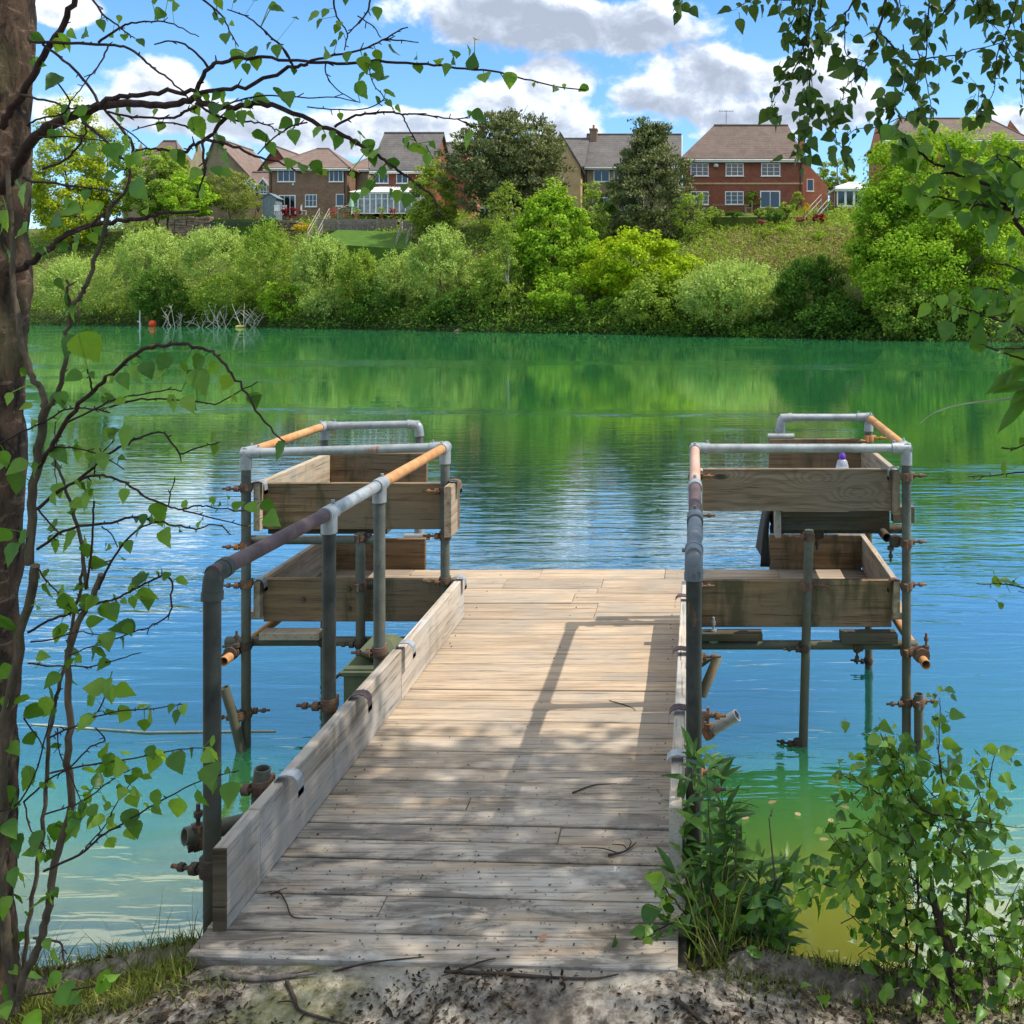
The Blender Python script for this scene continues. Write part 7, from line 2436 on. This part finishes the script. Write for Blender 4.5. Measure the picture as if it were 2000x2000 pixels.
for c, w, hgt, n in ((W(1500 + 760 * .336, 1350 + 560 * .336, 2.68), .12, .13, 55), (W(1500 + 820 * .336, 1350 + 900 * .336, 2.65), .14, .16, 70), (W(1500 + 1120 * .336, 1350 + 1800 * .336, 2.45), .17, .12, 110), (W(1500 + 1330 * .336, 1350 + 1600 * .336, 2.5), .14, .12, 60),
                     (W(1500 + 800 * .336, 1350 + 1420 * .336, 2.62), .12, .14, 50), (W(1500 + 1250 * .336, 1350 + 1250 * .336, 2.6), .14, .14, 40), (W(1500 + 700 * .336, 1350 + 1080 * .336, 2.6), .14, .10, 50), (W(1500 + 960 * .336, 1350 + 700 * .336, 2.6), .14, .14, 50)):
    for _ in range(int(n * 1.0)):
        p = c + Vector((lv.r.gauss(0, w * .7), lv.r.gauss(0, .12), lv.r.gauss(0, hgt * .7)))
        q = p + Vector((lv.r.gauss(0, .05), lv.r.gauss(0, .05), -.06))
        lv.random_leaf(p, .045, .4, spread=.9)
        if lv.r.random() < .5:
            tw.mb.tube([p, p.lerp(q, .5), q], [.0009, .0012, .0016], 4)
shift(tw.mb, QO).build("branches", bark_twig, sp_)
shift(lv.mb, QO).build("leaves", L_shrub, sp_)

# ---------------------------------------------------------------- herbs at the jetty's right corner
herb = empty("willowherb_clump", W(1440, 1905, 2.7), "clump of lance-leaved dark green plants growing against the walkway's right side", "plant")
EO = Vector(herb.location)
st = MB(); lv = Leaves(62)
rh = lv.r
stems = [((330, 1790), (300, 1250), (262, 715)), ((370, 1790), (350, 1200), (330, 780)), ((420, 1800), (430, 1250), (400, 820)), ((300, 1800), (240, 1400), (200, 960)), ((470, 1800), (480, 1350), (440, 980)), ((520, 1810), (560, 1500), (600, 1260)),
         ((560, 1810), (640, 1500), (720, 1300)), ((620, 1820), (700, 1600), (780, 1400)), ((440, 1800), (420, 1500), (330, 1250)), ((380, 1800), (320, 1600), (180, 1300)), ((500, 1800), (520, 1600), (520, 1400)), ((600, 1820), (640, 1700), (700, 1560)),
         ((350, 1800), (280, 1650), (230, 1480)), ((450, 1800), (460, 1600), (400, 1380)), ((400, 1800), (380, 1650), (310, 1500)), ((560, 1810), (600, 1650), (620, 1480))]
for k, (a, m, e) in enumerate(stems):
    y0 = 2.68 + rh.uniform(-.08, .12)
    P = [W(ZM[0] + x * ZM[2], ZM[1] + y * ZM[2], y0 + j * .04) for j, (x, y) in enumerate((a, m, e))]
    sp = smooth_path(P, 9)
    n = len(sp)
    st.tube(sp, [.0042 * (1 - .75 * i / (n - 1)) for i in range(n)], 6)
    for i in range(3, n):
        top = i / (n - 1)
        for _ in range(2 if i < n - 1 else 6):
            az = rh.uniform(0, 6.28)
            el = rh.uniform(.05, .7) + .35 * top
            d = Vector((math.cos(az) * math.cos(el), math.sin(az) * math.cos(el), math.sin(el)))
            Lf = rh.uniform(.075, .145) * (1.05 - .35 * top)
            p = sp[i] + d * .006
            lv.leaf(p, p + d * Lf, Vector((0, 0, 1)) + Vector((rh.gauss(0, .3), rh.gauss(-.2, .3), 0)), LANCE_OUT, .25, rh.uniform(.15, .6), .72)
for _ in range(170):   # broad-leaved low growth at its foot
    p = W(ZM[0] + rh.triangular(190, 700, 330) * ZM[2], ZM[1] + rh.uniform(1330, 1800) * ZM[2], 2.62 + rh.uniform(-.06, .2))
    lv.random_leaf(p, .046, .25, spread=1.0, out=OVAL_OUT if rh.random() < .6 else BIRCH_OUT)
    if rh.random() < .4:
        st.tube([p, p + Vector((rh.gauss(0, .03), .02, -.12))], [.001, .002], 4)
for a, e in (((690, 1800), (640, 1560)), ((770, 1800), (700, 1560)), ((650, 1000), (655, 970)), ((670, 1330), (640, 1010)), ((480, 1060), (470, 1380))):
    st.tube([W(ZM[0] + a[0] * ZM[2], ZM[1] + a[1] * ZM[2], 2.62), W(ZM[0] + e[0] * ZM[2], ZM[1] + e[1] * ZM[2], 2.66)], [.0028, .0016], 5)
shift(st, EO).build("stem", bark_stem, herb)
shift(lv.mb, EO).build("leaves", L_herb, herb)

# sprig lying over the deck edge
sg = empty("bramble_sprig", W(1330, 1790, 2.56), "leafy bramble sprig arching over the deck's right edge near the bank", "plant")
GO = Vector(sg.location)
tw = Twigs(71)
lv = Leaves(72)
for pts, y0, y1 in (([(330, 1760), (240, 1500), (180, 1520), (100, 1560), (0, 1600), (-90, 1650), (-170, 1680), (-240, 1690)], 2.62, 2.5), ([(240, 1500), (170, 1420), (110, 1340), (70, 1280)], 2.6, 2.58)):
    path_ = tw.line(ZM, pts, y0, y1, .0028, .001)
    for i in range(5, len(path_) - (9 if y1 < 2.55 else 0)):
        for _ in range(3):
            if lv.r.random() < .42:
                lv.random_leaf(path_[i] + Vector((lv.r.gauss(0, .014), lv.r.gauss(0, .014), lv.r.gauss(0, .012))), .040, .35, spread=.8)
hang(lv, tw, ZM, [(120, 1490, 40), (60, 1480, 46), (140, 1470, 34), (60, 1640, 44), (30, 1600, 30), (90, 1620, 36), (-50, 1640, 36), (-130, 1630, 30), (-100, 1660, 30), (100, 1390, 46), (60, 1300, 44), (130, 1330, 40), (150, 1420, 40), (90, 1340, 40)])
shift(tw.mb, GO).build("stem", bark_twig, sg)
shift(lv.mb, GO).build("leaves", L_shrub, sg)

# ---------------------------------------------------------------- grass and litter on the bank
rg = random.Random(81)
b = MB()
def blades(cx, cy, n, sx, sy, h0, h1):
    for _ in range(n):
        x, y = rg.gauss(cx, sx), rg.gauss(cy, sy)
        if -1.29 < x < -.02 and y > 2.40:
            continue
        z = near_h(x, y)
        if z < WATER + .02:
            continue
        hgt = rg.uniform(h0, h1)
        d = Vector((rg.gauss(0, .35), rg.gauss(0, .35), 1)).normalized()
        w = Vector((rg.gauss(0, 1), rg.gauss(0, 1), 0)).normalized() * rg.uniform(.0012, .0024)
        p = Vector((x, y, z - .004))
        m = p + d * hgt * .55
        t_ = p + d * hgt + Vector((d.x, d.y, -.25)) * hgt * .35
        b.add([p - w, p + w, m + w * .8, m - w * .8, t_], [(0, 1, 2, 3), (3, 2, 4)], rg.random())
for k in range(210):
    x = rg.uniform(-2.3, -1.2)
    blades(x, rg.uniform(2.42, 2.64) + .08 * max(-1.0, x + 1.25), 40, .05, .04, .012, .05)
for k in range(50):
    x = rg.uniform(-2.1, -1.2)
    blades(x, rg.uniform(2.36, 2.56), 22, .04, .03, .008, .025)
for k in range(16):
    blades(rg.uniform(-2.0, -1.3), 2.58, 5, .03, .02, .08, .18)
for k in range(70):
    x = rg.uniform(.0, 1.0)
    blades(x, rg.uniform(2.42, 2.62), 22, .04, .04, .012, .05)
for k in range(22):
    blades(rg.uniform(-.06, .16), rg.uniform(2.55, 3.0), 12, .03, .05, .10, .38)
for k in range(6):
    blades(rg.uniform(.75, 1.0), 2.62, 8, .02, .02, .1, .22)
for k in range(20):
    blades(rg.uniform(-1.25, -.0), rg.uniform(2.36, 2.41), 8, .03, .008, .006, .016)
tag(b.build("grass", L_grass), "short green grass along the bank's edge at the water", "grass", None, "stuff")
b = MB()
for _ in range(30000):
    x, y = rg.uniform(-2.4, 1.5), rg.uniform(1.9, 2.62)
    dens = .38 + .9 * mn.noise(Vector((x * 2.6, y * 5.5, 4)))
    if rg.random() > dens or (-1.30 < x < -.02 and y > 2.44):
        continue
    z = near_h(x, y) + .002
    a = rg.uniform(0, 6.28)
    s = rg.uniform(.003, .011)
    d = Vector((math.cos(a), math.sin(a), rg.gauss(0, .3))) * s
    w = Vector((-math.sin(a), math.cos(a), rg.gauss(0, .4))) * s * rg.uniform(.25, .6)
    p = Vector((x, y, z + s * .3))
    b.add([p - d, p + w, p + d, p - w], [(0, 1, 2, 3)], rg.random() ** 1.5)
for _ in range(420):
    x, y = rg.uniform(-1.2, -.06), 2.46 + abs(rg.gauss(0, .55))
    if y > 4.2:
        continue
    a = rg.uniform(0, 6.28); s = rg.uniform(.0015, .006)
    d = Vector((math.cos(a), math.sin(a), rg.gauss(0, .15))) * s
    w = Vector((-math.sin(a), math.cos(a), rg.gauss(0, .2))) * s * .5
    p = Vector((x, y, .005))
    b.add([p - d, p + w, p + d, p - w], [(0, 1, 2, 3)], rg.random() ** 2)
tag(b.build("leaf_litter", L_litter), "scattered dead leaf crumbs and dirt on the bank and planks", "leaf litter", None, "stuff")


def lie(x, y, lift):
    z = near_h(x, y)
    if -1.30 < x < -.02 and y > 2.44:
        z = .002
    return Vector((x, y, z + lift))


def stick(pts, r0, lab, m=stick_bark, forks=(), name="stick"):
    b = MB()
    P = [W(x, y, 2.4) for x, y in pts]
    Q = []
    for x, y in pts:      # where the line of sight meets the ground
        Y = 2.3
        for _ in range(12):
            p = W(x, y, Y)
            gz = lie(p.x, Y, r0).z
            Y = Y * (CAMZ - gz) / max(.05, CAMZ - p.z)
        p = W(x, y, Y)
        Q.append(lie(p.x, Y, r0 * .8))
    sp = smooth_path(Q, 5)
    n = len(sp)
    b.tube(sp, [r0 * (1 - .65 * i / (n - 1)) * rg.uniform(.85, 1.1) for i in range(n)], 7)
    for i, dx, dy in forks:
        q = sp[int(i * (n - 1))]
        e = lie(q.x + dx, q.y + dy, r0 * .8)
        b.tube(smooth_path([q, q.lerp(e, .5) + Vector((.01, .004, .004)), e], 3), [r0 * .5, r0 * .45, r0 * .42, r0 * .4, r0 * .35, r0 * .3, r0 * .25], 6)
    tag(b.build(name, m), lab, "stick")


stick([(868, 1897), (960, 1900), (1080, 1908), (1160, 1910), (1208, 1902)], .0055, "long thin dark stick lying on the soil along the deck's near edge", forks=((.05, .10, .035), (.1, -.05, -.02)))
stick([(436, 1904), (500, 1910), (560, 1906), (620, 1898)], .0085, "thick grey root-like stick at the grassy left of the bank", greystick_bark, ((.6, .06, .03),))
stick([(560, 1915), (575, 1950), (585, 1972), (640, 1990), (690, 2003)], .0055, "forked dark stick at the bottom left of the bank", forks=((.4, -.05, .01),))
stick([(1320, 1950), (1345, 1970), (1375, 1996), (1400, 2010)], .006, "curved dark stick at the bottom right of the bank")
stick([(650, 1888), (720, 1880), (790, 1872), (828, 1868)], .003, "thin twig touching the deck's near edge at the left")
stick([(1188, 1670), (1220, 1662), (1243, 1645)], .0042, "short dark twig on the planks near the right board", forks=((.6, -.05, .03), (.6, .0, .06), (.3, -.12, .03)), name="twig")
stick([(1118, 1548), (1160, 1533), (1205, 1530)], .0028, "thin twig on the middle planks right of centre", name="twig")
stick([(528, 1746), (545, 1742), (560, 1765), (572, 1790), (620, 1793)], .0028, "small curled twig on the planks beside the left board", forks=((.1, .03, .02), (.05, -.03, .0)), name="twig")
stick([(1190, 1368), (1215, 1375), (1235, 1382), (1242, 1388)], .0022, "tiny curved twig on the sunny planks", name="twig")
# fallen leaf on the near planks
lv = Leaves(90)
p = lie(W(1056, 1847, 2.53).x, 2.53, .004)
lv.leaf(p, p + Vector((.012, .022, .004)), (0, -.2, 1), OVAL_OUT, .4, -.1, 1.2, .9)
tag(lv.mb.build("fallen_leaf", simple("tan_dead_leaf", (.3, .16, .09), .8)), "single tan fallen leaf on the near planks", "leaf")

# small leaves floating on the green water right of the walkway
rf_ = random.Random(5)
for k, (x, y) in enumerate(((1462, 1597), (1555, 1588), (1622, 1600), (1500, 1570), (1600, 1640), (1440, 1660), (1660, 1580))):
    p = W(x, y, 4.0)
    Y = 4.0 * (CAMZ - WATER) / (CAMZ - p.z)
    p = W(x, y, Y); p.z = WATER + .004
    lv = Leaves(200 + k)
    a = rf_.uniform(0, 6.28)
    lv.leaf(p, p + Vector((math.cos(a), math.sin(a), .02)) * .045, (0, 0, 1), OVAL_OUT, .15, -.1, 1.0, rf_.random())
    tag(lv.mb.build("floating_leaf", L_bracken), "small pale dead leaf floating on the green water right of the walkway", "leaf", "leaves floating right of the walkway")

# ================================================================ render settings
S.render.engine = "CYCLES"
S.cycles.max_bounces = 6
S.cycles.diffuse_bounces = 2
S.cycles.glossy_bounces = 3
S.cycles.transmission_bounces = 4
S.cycles.transparent_max_bounces = 6
S.cycles.use_denoising = True
S.cycles.sample_clamp_indirect = 6
S.cycles.caustics_reflective = False
S.cycles.caustics_refractive = False
S.view_settings.view_transform = "Standard"
S.view_settings.look = "None"
S.view_settings.exposure = 0.25
S.view_settings.gamma = 1.0
S.view_settings.use_curve_mapping = False
